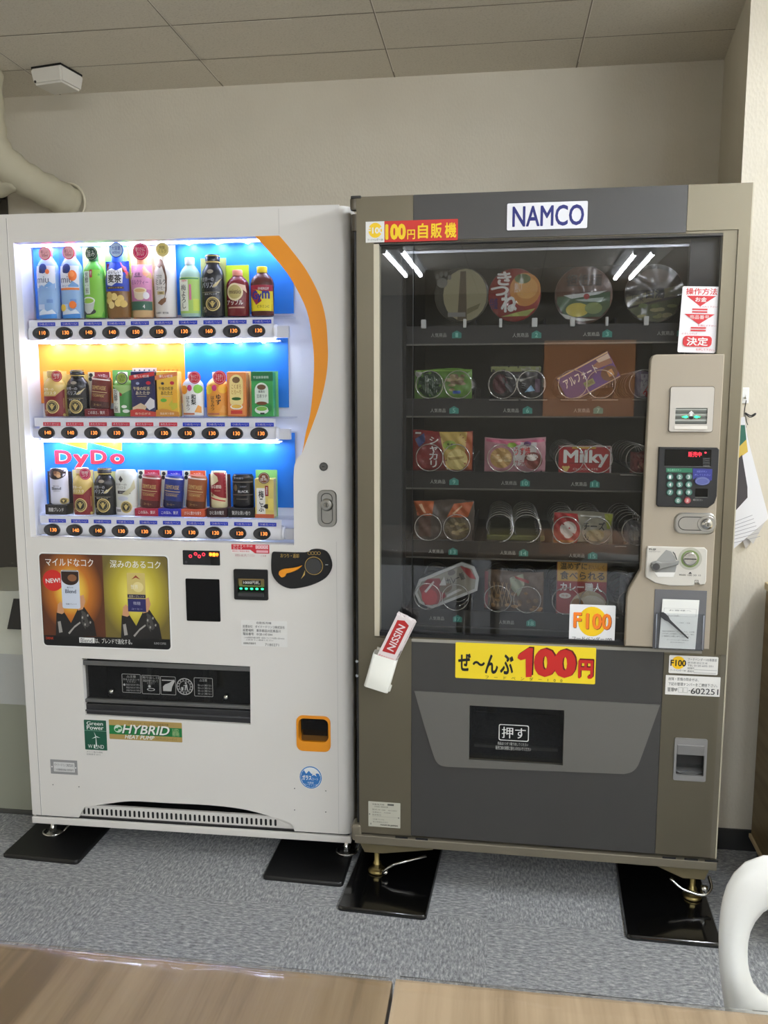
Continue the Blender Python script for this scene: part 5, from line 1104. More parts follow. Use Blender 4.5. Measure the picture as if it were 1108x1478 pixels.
pack('chocolate_box', 'blue chocolate biscuit box standing askew in slot 7', 849, 545, .142, .074, .022, .50, (62, 50, 130),
     [('r', -.98, .98, .94, .985, (226, 200, 150)), ('r', -.98, .98, .02, .05, (206, 190, 150)), ('p', [(-.2, .05), (.98, .05), (.98, .7), (.2, .5)], (40, 40, 150)), ('t', 'アルフォート', -.86, .42, .5, .82, WHT, .03, WHT), ('r', -.25, .12, .22, .42, (130, 160, 110)), ('t', '24枚', -.2, .08, .26, .38, (40, 60, 40)),
      ('p', [(.3, .78), (.96, .94), (.96, .55), (.45, .62)], (150, 110, 96)), ('p', [(.5, .92), (.97, .92), (.97, .74), (.55, .78)], (222, 206, 190)), ('r', .62, .85, .15, .42, (222, 150, 90)), ('e', .7, .3, .3, .25, (70, 50, 44)), ('r', .64, .84, .18, .40, (214, 160, 104))], y=.074)
bag('candy_bag', 'purple and white candy bag partly behind the control panel, slot 8', (916, 536, 945, 578), 1, (150, 136, 156), [('r', -.5, .4, .1, .9, (196, 190, 196)), ('p', [(-.3, .2), (.2, .5), (.5, .2), (.2, .05)], (196, 40, 50)), ('t', 'キャンデー', -.7, .5, .55, .75, (90, 60, 110))])
bag('snack_bag', 'red and yellow potato snack bag with upright white lettering, slot 9', (595, 622, 682, 683), 2, (136, 34, 34),
    [('p', [(-.1, .98), (.82, .98), (.82, .05), (.15, .05), (.05, .5)], (206, 176, 92)), ('p', [(.82, .98), (.98, .98), (.98, .05), (.7, .05)], (180, 92, 44)), ('t', 'シ\nャ\nカ\nリ', -.42, -.12, .1, .86, (236, 226, 220), .03, WHT), ('e', .25, .66, .22, .11, (150, 176, 60)), ('e', .2, .68, .03, .02, BLK), ('e', .32, .68, .03, .02, BLK),
     ('e', .5, .3, .34, .26, (226, 206, 130)), ('p', [(.2, .35), (.8, .4), (.7, .33), (.25, .28)], (176, 150, 80)), ('p', [(-.9, .8), (-.6, .95), (-.55, .75), (-.75, .6)], (36, 50, 110)), ('r', -.9, -.7, .93, .97, WHT), ('r', -.98, .98, .0, .04, (96, 30, 30))])
bag('snack_bag', 'pink and white rice cracker bag with a curved top, slot 10', (699, 632, 787, 684), 2, (206, 150, 160),
    [('p', [(-.95, .9), (0, .8), (.95, .9), (.95, .98), (0, .9), (-.95, .98)], (216, 110, 140)), ('r', -.05, .7, .2, .88, (222, 216, 212)), ('e', -.45, .42, .36, .30, (206, 166, 100))]+blob(14, [(226, 190, 130), (190, 140, 80), (240, 214, 160)], -.7, -.2, .3, .55, .09, 4)+
    [('t', 'うす焼', -.02, .5, .5, .75, (176, 30, 50), .03, RED), ('e', .6, .35, .3, .25, (130, 60, 50)), ('e', .55, .45, .2, .1, (236, 226, 216)), ('e', -.1, .8, .15, .07, (150, 190, 60)), ('e', .4, .84, .12, .07, (110, 60, 120)), ('t', 'サラダ', .0, .4, .2, .38, (176, 60, 60))])
pack('chocolate_box', 'red box with white script lettering, slot 11', 844, 663.5, .133, .070, .024, 0., (176, 34, 36),
     [('r', -.98, .98, .965, .995, (196, 190, 186)), ('r', -.5, .4, .90, .97, (206, 160, 50)), ('t', 'Milky', -.82, .88, .22, .86, (236, 230, 226), .05, WHT), ('r', -.6, .6, .36, .39, (130, 20, 26)), ('e', -.72, .16, .10, .10, (222, 190, 110)), ('e', -.82, .22, .05, .05, (222, 190, 110)), ('e', -.62, .22, .05, .05, (222, 190, 110)), ('t', 'CHOCOLATE', -.45, .5, .12, .19, (226, 200, 196)), ('r', .93, .99, .02, .96, (222, 206, 206))], y=.078)
bag('candy_bag', 'dark red candy bag partly behind the control panel, slot 12', (909, 651, 940, 684), 2, (120, 40, 44), [('e', 0, .5, .7, .4, (150, 60, 60)), ('p', [(-.4, .3), (0, .7), (.4, .3), (.1, .2)], (190, 130, 110)), ('t', 'あめ', -.4, .3, .7, .88, (206, 170, 160))])
bag('snack_bag', 'clear snack bag with orange printed corners at top left and top right, slot 13', (596, 722, 684, 782), 3, (84, 72, 62),
    [('p', [(-.98, .98), (-.30, .98), (-.36, .62), (-.85, .62)], (190, 96, 42)), ('p', [(.98, .98), (.35, .93), (.12, .60), (.80, .60)], (190, 96, 42)), ('r', -.8, -.4, .1, .6, (92, 62, 46)), ('e', .45, .32, .4, .28, (110, 96, 66))]+blob(18, [(150, 136, 90), (110, 90, 60), (170, 150, 110)], .1, .8, .15, .5, .09, 6)+[('p', [(-.8, .9), (-.7, .92), (-.55, .7), (-.62, .7)], (236, 190, 150)), ('p', [(.3, .7), (.6, .9), (.62, .86), (.36, .68)], (240, 200, 160))])
b = B().box(G.at(702, 780, .1)[0], G.at(786, 780, .1)[0], .10, .44, RZ[3]+.0442, RZ[3]+.060, mat((96, 100, 44), .5), .004); b.obj('coil_bed', GM)
bag('snack_bag', 'red and clear cheese cracker bag with lime corner, slot 15', (798, 739, 884, 786), 3, (150, 146, 126),
    [('p', [(-.98, .98), (-.2, .96), (-.1, .4), (-.2, .02), (-.98, .02)], (176, 36, 34)), ('p', [(.7, .96), (.98, .96), (.92, .5), (.8, .5)], (176, 186, 60)), ('e', -.5, .48, .28, .24, (216, 206, 196)), ('e', -.5, .30, .15, .12, (226, 216, 206)), ('t', 'チーズ', -.02, .72, .45, .72, (110, 60, 40), .04, BLK), ('t', 'おかき', .02, .6, .14, .36, (130, 90, 50), .03, BLK),
     ('p', [(-.1, .92), (.6, .90), (.6, .87), (-.1, .88)], (226, 226, 216)), ('e', .4, .3, .3, .2, (160, 150, 110)), ('r', -.98, -.3, .0, .12, (196, 120, 50))])
bag('clear_snack_bag', 'pale clear wrapped snack partly behind the control panel, slot 16', (900, 752, 930, 788), 3, (120, 120, 122), [('e', 0, .5, .6, .3, (150, 150, 152)), ('p', [(-.5, .8), (.2, .6), (.3, .66), (-.4, .88)], (196, 196, 200))])
bag('snack_bag', 'brown mesh patterned bag of dried snacks with a pale centre label, slot 18', (699, 824, 784, 884), 4, (88, 66, 46),
    [('p', [(-.15, .85), (.3, .95), (.35, .7), (.15, .4), (-.1, .6)], (150, 156, 130)), ('p', [(.0, .9), (.5, .8), (.5, .72), (.05, .84)], (160, 50, 44))]+blob(24, [(140, 106, 66), (110, 84, 50), (176, 136, 90)], -.8, .9, .08, .5, .10, 8)+[('r', -1, -.88, .1, .98, (130, 36, 36))]+
    [('p', [(-.85+k*.14, .15), (-.83+k*.14, .15), (-.63+k*.14, .75), (-.65+k*.14, .75)], (170, 140, 100)) for k in range(5)]+[('p', [(-.85+k*.14, .75), (-.83+k*.14, .75), (-.63+k*.14, .15), (-.65+k*.14, .15)], (170, 140, 100)) for k in range(5)])
pack('curry_box', 'red and gold curry box with a photographed dish, slot 19', 839, 849, .128, .150, .022, 0., (150, 26, 30),
     [('r', -.99, .99, .62, .99, (196, 150, 60)), ('t', '温めずに', -.88, .2, .83, .95, (40, 22, 16), .03, BLK), ('t', 'おいしく', .25, .88, .84, .92, (110, 70, 30)), ('t', '食べられる', -.88, .9, .65, .80, (40, 22, 16), .03, BLK), ('t', 'カレー職人', -.86, .8, .44, .60, (236, 226, 216), .04, WHT), ('e', -.66, .36, .24, .05, (226, 216, 206)), ('t', '中辛', -.8, -.52, .34, .38, (150, 30, 30)),
      ('e', .3, .16, .75, .30, (196, 180, 150)), ('e', .4, .14, .62, .24, (222, 214, 196)), ('e', -.15, .2, .25, .12, (150, 106, 50))], y=.078)
bag('clear_snack_bag', 'dark clear wrapped snack at the right end of the lowest tray, slot 20', (893, 830, 925, 888), 4, (70, 70, 74), [('p', [(-.5, .9), (.1, .5), (.3, .56), (-.3, .95)], (120, 120, 124)), ('e', .2, .3, .4, .2, (90, 88, 84))])
# noodle bowls on the top tray: tub lying back with its film lid towards the viewer
def bowl(label, px, py, rpx, lid, items, dep=.07, shrink=True):
    y = .085; x, z = G.at(px, py, y); R_ = rpx/1198*2.33; z = max(z, RZ[0]+.044+R_)
    r_ = root('noodle_bowl', label, 'instant noodle bowl', G.world(x, y, z), G.yaw, 'noodle bowls on the top tray')
    M_TUB = mat((120, 112, 92), .4)
    B().lathe([(R_*.985, .001), (R_, .004), (R_*.985, .008), (R_*.93, .010), (R_*.72, dep), (0, dep)], M_TUB, ax='y', seg=36, caps=False).obj('tub', r_)
    b = B().lathe([(0, 0), (R_*.97, 0.), (R_*.985, .001)], mat(lid, .3, coat=.3), ax='y', seg=36, caps=False); decorate(b, [(it[0], *it[1:]) for it in items], R_, R_, lambda a, c: 0., .0004)
    b.obj('lid', r_)
    if shrink:
        q = random.Random(px); f = B(); n = 30
        vs = [(0, -.004, 0)]+[(R_*k/4*math.cos(2*PI*i/n), -.003-.0016*math.sin(5*i/n*6.28+k*2)*math.cos(3*k+i*.7), R_*k/4*math.sin(2*PI*i/n)) for k in range(1, 5) for i in range(n)]
        fs = [(0, 1+i, 1+(i+1) % n) for i in range(n)]+[(1+(k-1)*n+i, 1+k*n+i, 1+k*n+(i+1) % n, 1+(k-1)*n+(i+1) % n) for k in range(1, 4) for i in range(n)]
        f.add(vs, fs, FILM, True).obj('shrink_film', r_)
    return r_
def star(*q): return list(q)
bowl('dim noodle bowl with a paw print sign and brown stripe, slot 1', 666, 426, 36, (70, 68, 58),
     [('e', .12, .0, .80, .94, (150, 144, 112)), ('p', [(-.05, .85), (.15, .85), (.20, -.9), (-.15, -.9)], (84, 72, 48)), ('e', -.72, .45, .20, .18, (110, 110, 104)), ('e', -.90, .68, .07, .09, (110, 110, 104)), ('e', -.75, .76, .07, .10, (110, 110, 104)), ('e', -.58, .76, .07, .10, (110, 110, 104)), ('e', -.45, .64, .07, .09, (110, 110, 104)), ('r', -.5, .15, -.78, -.62, (130, 130, 126)), ('p', [(.2, -.5), (.7, -.3), (.6, -.5), (.2, -.7)], (110, 106, 70))], shrink=False)
bowl('red noodle bowl with big white lettering, slot 2', 742, 426, 34.5, (150, 38, 32),
     [('e', .4, .2, .58, .62, (206, 140, 60)), ('e', .45, .25, .42, .4, (226, 170, 90)), ('e', .3, .6, .3, .18, (90, 110, 50)), ('t', 'き', -.66, -.12, .36, .88, WHT, .06, WHT), ('t', 'つ', -.90, -.2, -.02, .34, WHT, .06, WHT), ('t', 'ね', -.50, .10, -.64, .06, WHT, .06, WHT), ('t', '特盛', -.92, -.62, -.5, -.1, (40, 40, 120)), ('t', '熱い', .0, .28, .1, .45, (240, 220, 210)), ('p', [(-.5, -.80), (.5, -.78), (.8, -.5), (.2, -.62)], (170, 176, 90)), ('p', [(-.3, -.5), (.1, -.2), (.0, -.5)], (230, 230, 226))])
bowl('brown and green noodle bowl under crinkled film, slot 3', 842, 426, 37, (92, 62, 50),
     [('t', '担担麺', -.6, .6, .30, .72, (130, 60, 44), .04, BLK), ('p', [(-.9, -.05), (.9, .1), (.9, -.4), (.6, -.75), (-.6, -.75), (-.9, -.3)], (70, 100, 66)), ('e', -.2, -.5, .4, .24, (206, 190, 80)), ('e', .35, -.45, .3, .2, (130, 150, 90)), ('p', [(-.7, .0), (.8, .14), (.5, .02), (-.4, -.12)], (214, 220, 216)), ('p', [(-.3, -.16), (.7, -.08), (.6, -.24), (.0, -.22)], (190, 206, 196)), ('p', [(-.8, -.6), (-.2, -.78), (.5, -.84), (.0, -.9), (-.6, -.8)], (206, 206, 196)), ('e', .1, -.05, .1, .1, (170, 50, 40))])
bowl('dark olive noodle bowl with a tilted band of lettering, slot 4', 944, 424, 37, (54, 50, 46),
     [('p', [(-.96, -.1), (.96, .30), (.98, .0), (-.9, -.44)], (110, 106, 74)), ('t', '広東', -.75, -.35, -.26, .02, (44, 40, 30), .02, BLK), ('t', '白湯', -.28, .35, -.16, .22, (24, 22, 18), .06, BLK), ('e', .0, .6, .5, .24, (96, 84, 76)), ('p', [(-.85, -.5), (.95, -.1), (.7, -.7), (.2, -.96), (-.4, -.9)], (86, 92, 56))]+blob(10, [(130, 136, 84), (96, 110, 60), (160, 156, 110)], -.4, .6, -.8, -.35, .16, 11))
# tilted tray meal in slot 17
y = .090; x, z = G.at(644.5, 845, y)
t = root('tray_meal', 'white oval tray of instant curry leaning in slot 17', 'instant meal', G.world(x, y, z), G.yaw, 'packaged food on the coil trays')
rot = .42; cr, sr = math.cos(rot), math.sin(rot); RT = lambda a, b_, c: (a*cr-c*sr, b_, a*sr+c*cr)
w, h = .178, .088
def oct_(w, h, k=.3): return [(-w/2+h*k, -h/2), (w/2-h*k*.7, -h/2), (w/2, -h*.15), (w/2, h*.22), (w/2-h*k, h/2), (-w/2+h*k, h/2), (-w/2, h*.18), (-w/2, -h*.18)]
B().prism(oct_(w, h), -.003, .004, C(206, 208, 204), .001).prism(inset(oct_(w, h), .006), .004, .036, C(176, 178, 174)).move(0, RT).obj('tray', t)
b = B().prism(inset(oct_(w, h), .008), -.0045, -.003, C(150, 146, 132), .0005)
A = w/2; H = h
for k, it in enumerate([('p', [(-.85, -.3), (-.8, .25), (-.45, .42), (-.1, .3), (-.15, -.3), (-.5, -.42)], (150, 44, 50)), ('e', -.62, -.12, .24, .26, (190, 50, 60)), ('p', [(.62, .42), (.86, .2), (.9, -.15), (.75, -.05), (.66, .2)], (160, 40, 44)), ('t', 'カレー飯', .05, .62, -.02, .22, (40, 30, 26), .03, BLK), ('p', [(-.15, -.34), (.4, -.3), (.3, -.22), (-.1, -.26)], (206, 206, 200)),
                        ('e', .3, .32, .12, .08, (96, 90, 84)), ('e', -.05, -.05, .2, .14, (120, 100, 80)), ('p', [(-.7, .1), (-.3, .3), (-.3, .24), (-.66, .04)], (226, 220, 216)), ('p', [(-.2, .1), (.05, .3), (0, .02)], (210, 210, 206))]):
    c = it[-1]; c = c if not isinstance(c, tuple) else C(*c); yy = -.0048-.0002*k
    if it[0] == 'p': b.flat(ccw([(u*A, v*H) for u, v in it[1]]), yy, c)
    elif it[0] == 'e': b.flat(ell(it[1]*A, it[2]*H, it[3]*A, it[4]*H), yy, c)
    else: b.text(it[1], it[2]*A, it[3]*A, it[4]*H, it[5]*H, yy, c, bold=.03)
b.move(0, RT).obj('lid', t)

# ---- control panel
CPD = -.012
cpl = [(947, 511.6), (942, 513.5), (939.2, 518), (938.3, 524), (929, 710), (924.4, 822.6), (907.5, 851), (904.5, 862), (901.5, 932)]
pts = [G.at(*q, CPD) for q in cpl]; zt = max(p[1] for p in pts); XPR = G.at(1041, 600, CPD)[0]; zb = G.at(960, 935, CPD)[1]
poly = [(x, min(z, zt)) for x, z in pts[:-1]]+[(pts[-1][0], zb), (XPR, zb), (XPR, zt)]
B().prism(ccw(poly), CPD, .010, M_BEIGE, .0025, M_BEIGE).obj('control_panel', GM)
d = CPD
x0, x1, z0, z1 = G.rect(966, 558.5, 1028.5, 623, d)
b = B().prism(rr(x0-.0018, x1+.0018, z0-.0018, z1+.0018, .006, 3), d-.001, d, C(96, 88, 76)).plate(rr(x0, x1, z0, z1, .005, 3), [rr(x0+.013, x1-.013, z0+.018, z1-.050, .002, 2)], d-.005, d-.001, C(196, 190, 180))
b.add([(x0+.012, d-.007, z0+.006), (x1-.012, d-.007, z0+.006), (x1-.012, d-.004, z0+.018), (x0+.012, d-.004, z0+.018)], [(0, 1, 2, 3)], C(214, 208, 196))
bs = b.obj('banknote_slot', GM)
xa, xb, za, zb2 = x0+.013, x1-.013, z0+.018, z1-.050
b = B().box(xa, xb, d-.0012, d-.0008, za, zb2, C(120, 124, 116))
for k in range(6): zz = za+(zb2-za)*(k+.5)/6; b.box(xa, xb, d-.0030, d-.0012, zz-.0018, zz+.0012, C(176, 178, 170) if k % 2 else C(84, 86, 82))
mx = (xa+xb)/2; mz = (za+zb2)/2; b.flat([(mx-.007, mz+.006), (mx+.007, mz+.006), (mx, mz+.013)], d-.0034, WHT).flat([(mx-.003, mz), (mx+.003, mz), (mx+.003, mz+.006), (mx-.003, mz+.006)], d-.0034, WHT).flat(ell(mx, mz-.004, .005, .004), d-.0034, M_BLK); b.obj('slot_rollers', bs)
for s in (-1, 1): B().flat(ccw([(mx+s*.006, mz-.002), (mx+s*.011, mz+.001), (mx+s*.022, mz-.002), (mx+s*.012, mz-.005)]), d-.0036, M_GLED).obj('green_lamp', bs)
# keypad
kp = gp((950, 645), (1034, 646), (1037, 649), (1033.5, 716), (1030, 726), (1021, 732.5), (949, 731), (946.3, 728), d=d)
b = B().prism(ccw(kp), d-.006, d, mat((34, 35, 36), .35), .002)
D2 = d-.0062
x0, x1, z0, z1 = G.rect(959, 648.5, 1026, 673, D2); b.prism(rr(x0, x1, z0, z1, .001, 1), D2-.0004, D2, mat((14, 14, 15), .1, coat=.5))
b.flat([(x0, z0-.0008), (x1, z0-.0008), (x1, z0), (x0, z0)], D2-.0005, C(120, 120, 120))
b.text('販売中', *G.rect(993, 652, 1012, 659.5, D2), D2-.0008, M_RLED)
for k in range(5): a = G.rect(1014, 661+k*2.6, 1024, 662.4+k*2.6, D2); b.flat(rr(*a, .0003, 1), D2-.0006, C(70, 70, 70))
a = G.rect(961, 675.6, 998.8, 682, D2); b.flat(rr(*a, .0005, 1), D2-.0003, C(36, 106, 76)); b.text('商品選択ボタン', a[0]+.003, a[0]+.035, a[2]+.0025, a[3]-.002, D2-.0006, C(130, 190, 160))
b.flat(ccw(gp((999.6, 676), (1027.6, 677), (1027, 693), (1023, 694.5), (1021.5, 689.8), (1003.5, 689.5), (1001, 692), (999.6, 691), d=D2)), D2-.0003, C(44, 50, 128)); b.text('決定ボタン', *G.rect(1005, 679, 1020, 682, D2), D2-.0006, C(130, 140, 206)); b.text('押してください', *G.rect(1002, 684, 1025, 687, D2), D2-.0006, C(120, 130, 200))
a = G.rect(1003, 705, 1021, 717.5, D2); b.prism(rr(*a, .001, 1), D2-.001, D2, M_BLKG).flat([(a[0], a[2]-.001), (a[1], a[2]-.001), (a[1], a[2]), (a[0], a[2])], D2-.0012, C(130, 130, 126))
b.text('◀取消ボタン', *G.rect(999.5, 719.8, 1014, 723.2, D2), D2-.0005, C(150, 150, 146)); kpad = b.obj('keypad', GM)
x, z = G.at(1017.7, 653.4, D2); B().lathe([(0, -.0016), (.0022, -.001), (.0022, 0)], M_RLED, (x, D2, z), 'y', seg=12).obj('red_lamp', kpad)
x, z = G.at(1012.6, 694.5, D2); B().prism(ell(x, z, .0175, .0105), D2-.004, D2, C(84, 92, 150), .0012).tess([ell(x, z, .0150, .0085), list(reversed(ell(x, z, .0138, .0074)))], D2-.0043, C(120, 128, 170)).obj('confirm_button', kpad)
for j, (py, ks) in enumerate(((688.3, '123'), (699.4, '456'), (710.6, '789'))):
    for i, kx in enumerate((966.3, 980.0, 993.3)):
        x, z = G.at(kx, py, D2); B().prism(ell(x, z, .0085, .0085, 18), D2-.003, D2, C(34, 84, 70), .001).flat(ell(x, z, .0066, .0066, 18), D2-.0032, C(96, 130, 120)).text(ks[i], x-.0024, x+.0024, z-.004, z+.004, D2-.0036, WHT, bold=.02).obj('key', kpad)
for kx, s, c1, c2 in ((978, '0', (34, 84, 70), (96, 130, 120)), (991.6, '戻', (110, 40, 44), (176, 90, 90))):
    x, z = G.at(kx, 722.3, D2); B().prism(ell(x, z, .0085, .0085, 18), D2-.003, D2, C(*c1), .001).flat(ell(x, z, .0066, .0066, 18), D2-.0032, C(*c2)).text(s, x-.0026, x+.0026, z-.004, z+.004, D2-.0036, WHT).obj('key', kpad)
# lock
x0, x1, z0, z1 = G.rect(972.5, 740, 1032.5, 770.5, d)
b = B().prism(rr(x0, x1, z0, z1, .018, 5), d-.006, d, M_STEEL, .003)
b.tess([rr(x0+.008, x1-.008, z0+.009, z1-.009, .018, 6), list(reversed(rr(x0+.010, x1-.010, z0+.011, z1-.011, .016, 6)))], d-.0064, mat((80, 80, 78), .3, .7)).prism(ell(x0+.075, (z0+z1)/2, .022, .020), d-.0085, d-.006, M_STEEL, .001)
kx, kz = x0+.075, (z0+z1)/2; b.lathe([(.006, -.010), (.012, -.008), (.014, -.002)], M_CHROME, (kx, d-.0085, kz), 'y').lathe([(0, -.0092), (.006, -.0095)], C(60, 56, 50), (kx, d-.0085, kz), 'y', caps=False).box(kx-.0008, kx+.0008, d-.0195, d-.018, kz-.004, kz+.004, M_BLK)
b.obj('lock_handle', GM)
# coin unit
cp_ = gp((934, 788), (1016, 790), (1019.6, 793.5), (1018, 838), (1016, 843), (1008.5, 843.6), (1007, 841), (1002, 841), (1001, 844.8), (985, 845.3), (965, 844.8), (945, 841), (931.5, 833), (930.5, 828), (932.5, 792), d=d)
b = B().prism(ccw(cp_), d-.007, d, C(206, 202, 192), .002); D3 = d-.0072
b.text('FUJI', *G.rect(936.5, 791.6, 946, 794.6, D3), D3-.0004, BLK, bold=.03); b.text('FUJI ELECTRIC', *G.rect(936.5, 795.6, 953, 797, D3), D3-.0004, C(90, 90, 90))
b.flat(ccw(gp((938, 819), (961, 793.5), (968, 796), (973.5, 804), (976.5, 815), (974, 826), (947, 827), d=D3)), D3-.0004, C(150, 150, 146)); b.flat(ccw(gp((944, 826), (974, 826), (971.5, 833), (949, 832.5), d=D3)), D3-.0007, C(236, 234, 228))
b.flat(ccw(gp((971, 796), (974, 799), (977, 808), (975.5, 808), (973, 800.5), (970.5, 797.5), d=D3)), D3-.0008, C(70, 72, 70))
cx, cz = G.at(995.5, 806.5, D3); b.flat(ell(cx, cz, .028, .028, 30), D3-.0004, C(176, 174, 160)).tess([ell(cx, cz, .0215, .0215, 30), list(reversed(ell(cx, cz, .0175, .0175, 30)))], D3-.0008, C(120, 140, 84))
b.flat(gp((993, 828), (998.4, 828), (995.7, 825.4), d=D3), D3-.0004, BLK); b.text('¥500 100 50 10', *G.rect(979.5, 828.8, 1011, 831.2, D3), D3-.0004, C(60, 60, 60)); a = G.rect(1002, 837, 1007.5, 843.5, D3); b.tess([rr(*a, .001, 2), list(reversed(rr(a[0]+.0012, a[1]-.0012, a[2]+.0012, a[3]-.0012, .0006, 2)))], D3-.0004, C(110, 106, 98)); b.text('円', a[0]+.003, a[1]-.003, a[2]+.004, a[3]-.003, D3-.0005, C(110, 106, 98))
cu = b.obj('coin_unit', GM)
B().lathe([(.014, -.004), (.0165, -.003), (.0165, 0)], M_CHROME, (cx, D3, cz), 'y').box(cx-.014, cx+.014, D3-.0052, D3-.0038, cz-.0012, cz+.0012, M_BLK).obj('coin_inlet', cu)
lx, lz = G.at(945.8, 816.7, D3)
b = B().prism(ccw([(lx-.013, lz), (lx-.008, lz-.011), (lx+.004, lz-.012), (lx+.013, lz-.006), (lx+.052, lz+.006), (lx+.054, lz+.014), (lx+.030, lz+.012), (lx+.012, lz+.010), (lx, lz+.013), (lx-.010, lz+.009)]), D3-.010, D3-.0005, C(134, 134, 130), .002).lathe([(.0085, -.0125), (.0085, -.010)], C(60, 60, 60), (lx, D3, lz), 'y').obj('return_lever', cu)
# coin return
b = B().plate(rr(cx0-.001, cx1+.001, cz0-.001, cz1+.001, .004, 3), [rr(cx0+.005, cx1-.005, cz0+.014, cz1-.040, .003, 3)], -.004, .004, mat((150, 148, 146), .35, .5)).box(cx0+.006, cx1-.006, -.0056, -.004, cz1-.042, cz1-.016, mat((134, 132, 130), .35, .5), .0008)
b.obj('coin_return_frame', GM)
b = B().box(cx0, cx1, .030, .034, cz0, cz1, mat((90, 88, 86), .3))
pts = [(cx0+.005+(cx1-cx0-.010)*k/10) for k in range(11)]; mxx = (cx0+cx1)/2
vs = [(x, .001, cz0+.014+.010*((x-mxx)/(cx1-mxx))**2) for x in pts]+[(x, .030, cz0+.030) for x in pts]; b.add(vs, [(k, k+1, k+12, k+11) for k in range(10)], mat((176, 176, 174), .2, .8), True)
b.obj('coin_cup', GM); B().box(cx0+.005, cx1-.005, .010, .012, cz0+.03, cz1-.04, glassy('coin_flap', (.6, .6, .6), 1.5)).obj('coin_flap', GM)
# delivery bay and its push flap
b = B().box(sx0-.004, sx1+.004, .15, .155, sz0, sz1, M_BAY).box(sx0-.004, sx0, .004, .15, sz0, sz1, M_BAY).box(sx1, sx1+.004, .004, .15, sz0, sz1, M_BAY).box(sx0, sx1, .03, .15, sz0-.004, sz0, M_BAY).box(sx0, sx1, .03, .15, sz1, sz1+.004, M_BAY).box(sx0+.012, sx1-.01, .05, .06, sz0+.014, sz0+.022, C(96, 96, 92)).box(sx0+.012, sx1-.012, .12, .125, sz0+.085, sz0+.087, C(80, 80, 78)).obj('delivery_bay', GM)
fl = B().box(sx0+.001, sx1-.001, .006, .009, sz0+.002, sz1-.002, glassy('smoked_push_flap', (.6, .6, .6), 1.55)).obj('push_flap', GM)
a = G.rect(719.5, 1046, 763, 1069.5, .006); b = B().tess([rr(*a, .005, 4), list(reversed(rr(a[0]+.0022, a[1]-.0022, a[2]+.0022, a[3]-.0022, .004, 4)))], .0055, C(214, 214, 210)); b.text('押す', a[0]+.008, a[1]-.008, a[2]+.007, a[3]-.007, .0055, C(222, 222, 218), bold=.01)
b.text('商品は1つずつ取り出してください', *G.rect(718, 1071.5, 762, 1076, .006), .0055, C(196, 196, 190)); b.text('販売口扉の隙間に指を入れないでください', *G.rect(715, 1077.5, 766, 1083, .006), .0055, C(196, 196, 190)); b.obj('push_notice', fl)
# signs and stickers
NAVY = C(20, 28, 110)
x0, x1, z0, z1 = G.rect(731.5, 292, 847.5, 331, 0)
b = B().prism(rr(x0-.002, x1+.002, z0-.002, z1+.002, .004, 3), -.0008, 0, C(40, 40, 44)).prism(rr(x0, x1, z0, z1, .003, 3), -.0014, -.0008, C(240, 240, 244)); b.text('NAMCO', x0+.013, x1-.008, z0+.007, z1-.007, -.0018, NAVY, bold=.03); b.obj('name_plate', GM)
def f100(x0, x1, z0, z1):
    return
O1, O2 = (236, 110, 30), (150, 60, 20)
def sun(u, v, ru, rv): return [('e', u, v, ru, rv, (250, 206, 20))]
sticker(G, GM, 'yen_machine_sticker', 527.6, 318, 660.5, 348.5, (206, 48, 38), [('r', 0, .205, 0, 1, WHT), ('e', .105, .58, .075, .36, (250, 210, 40)), ('t', 'F100', .015, .195, .42, .72, (226, 110, 60), .06, WHT), ('t', 'フードベンダー100', .02, .19, .07, .19, (80, 80, 80)),
        ('t', '100', .215, .44, .10, .86, (250, 224, 70), .09, YEL), ('t', '円', .455, .54, .10, .56, (250, 224, 70), .03, YEL), ('t', '自', .57, .68, .12, .84, (250, 224, 70), .04, YEL), ('t', '販', .71, .83, .12, .84, (250, 224, 70), .04, YEL), ('t', '機', .86, .985, .12, .84, (250, 224, 70), .04, YEL)], r=.001)
R2 = (206, 44, 50)
sticker(G, GM, 'instruction_sticker', 981, 413.5, 1036, 509, (240, 236, 238), [('t', '操作方法', .10, .92, .875, .975, R2, .03, RED), ('p', [(.12, .86), (.90, .86), (.5, .70)], R2), ('t', 'お金', .36, .66, .77, .84, WHT, .03, WHT), ('t', 'を入れて下さい。', .48, .98, .685, .71, (190, 70, 76)), ('r', .30, .70, .645, .668, R2), ('r', .30, .70, .605, .628, R2),
        ('p', [(.10, .585), (.90, .585), (.5, .43)], R2), ('t', '商品番号', .25, .76, .51, .57, WHT), ('t', 'を選んで下さい。', .48, .98, .40, .425, (190, 70, 76)), ('r', .30, .70, .365, .388, R2), ('r', .30, .70, .325, .348, R2), ('t', 'よろしければ', .07, .48, .275, .30, (190, 70, 76)),
        ('q', .12, .88, .09, .255, .009, R2), ('t', '決定', .22, .78, .105, .235, WHT, .04, WHT), ('t', 'を押して下さい。', .48, .97, .03, .065, (206, 60, 66))], d=.0105, r=.004, rot=-.035)
bpy.data.objects['instruction_sticker'].location = (0, 0, 0)
sticker(G, GM, 'price_sticker', 821.4, 873, 887.5, 926.5, (240, 240, 240), [('e', .5, .55, .31, .40, (250, 206, 20)), ('t', 'F', .095, .275, .355, .78, BLK, .05, C(90, 30, 10)), ('t', '100', .37, .93, .33, .77, BLK, .05, C(110, 30, 10)), ('t', 'F', .085, .265, .37, .79, (246, 130, 34), .05, C(246, 130, 34)), ('t', '100', .36, .915, .345, .78, (246, 130, 34), .05, C(246, 130, 34)),
        ('t', 'フードベンダー100', .07, .94, .035, .14, BLK, .005, BLK)], d=.0115, r=.003)
RD = C(196, 36, 30)
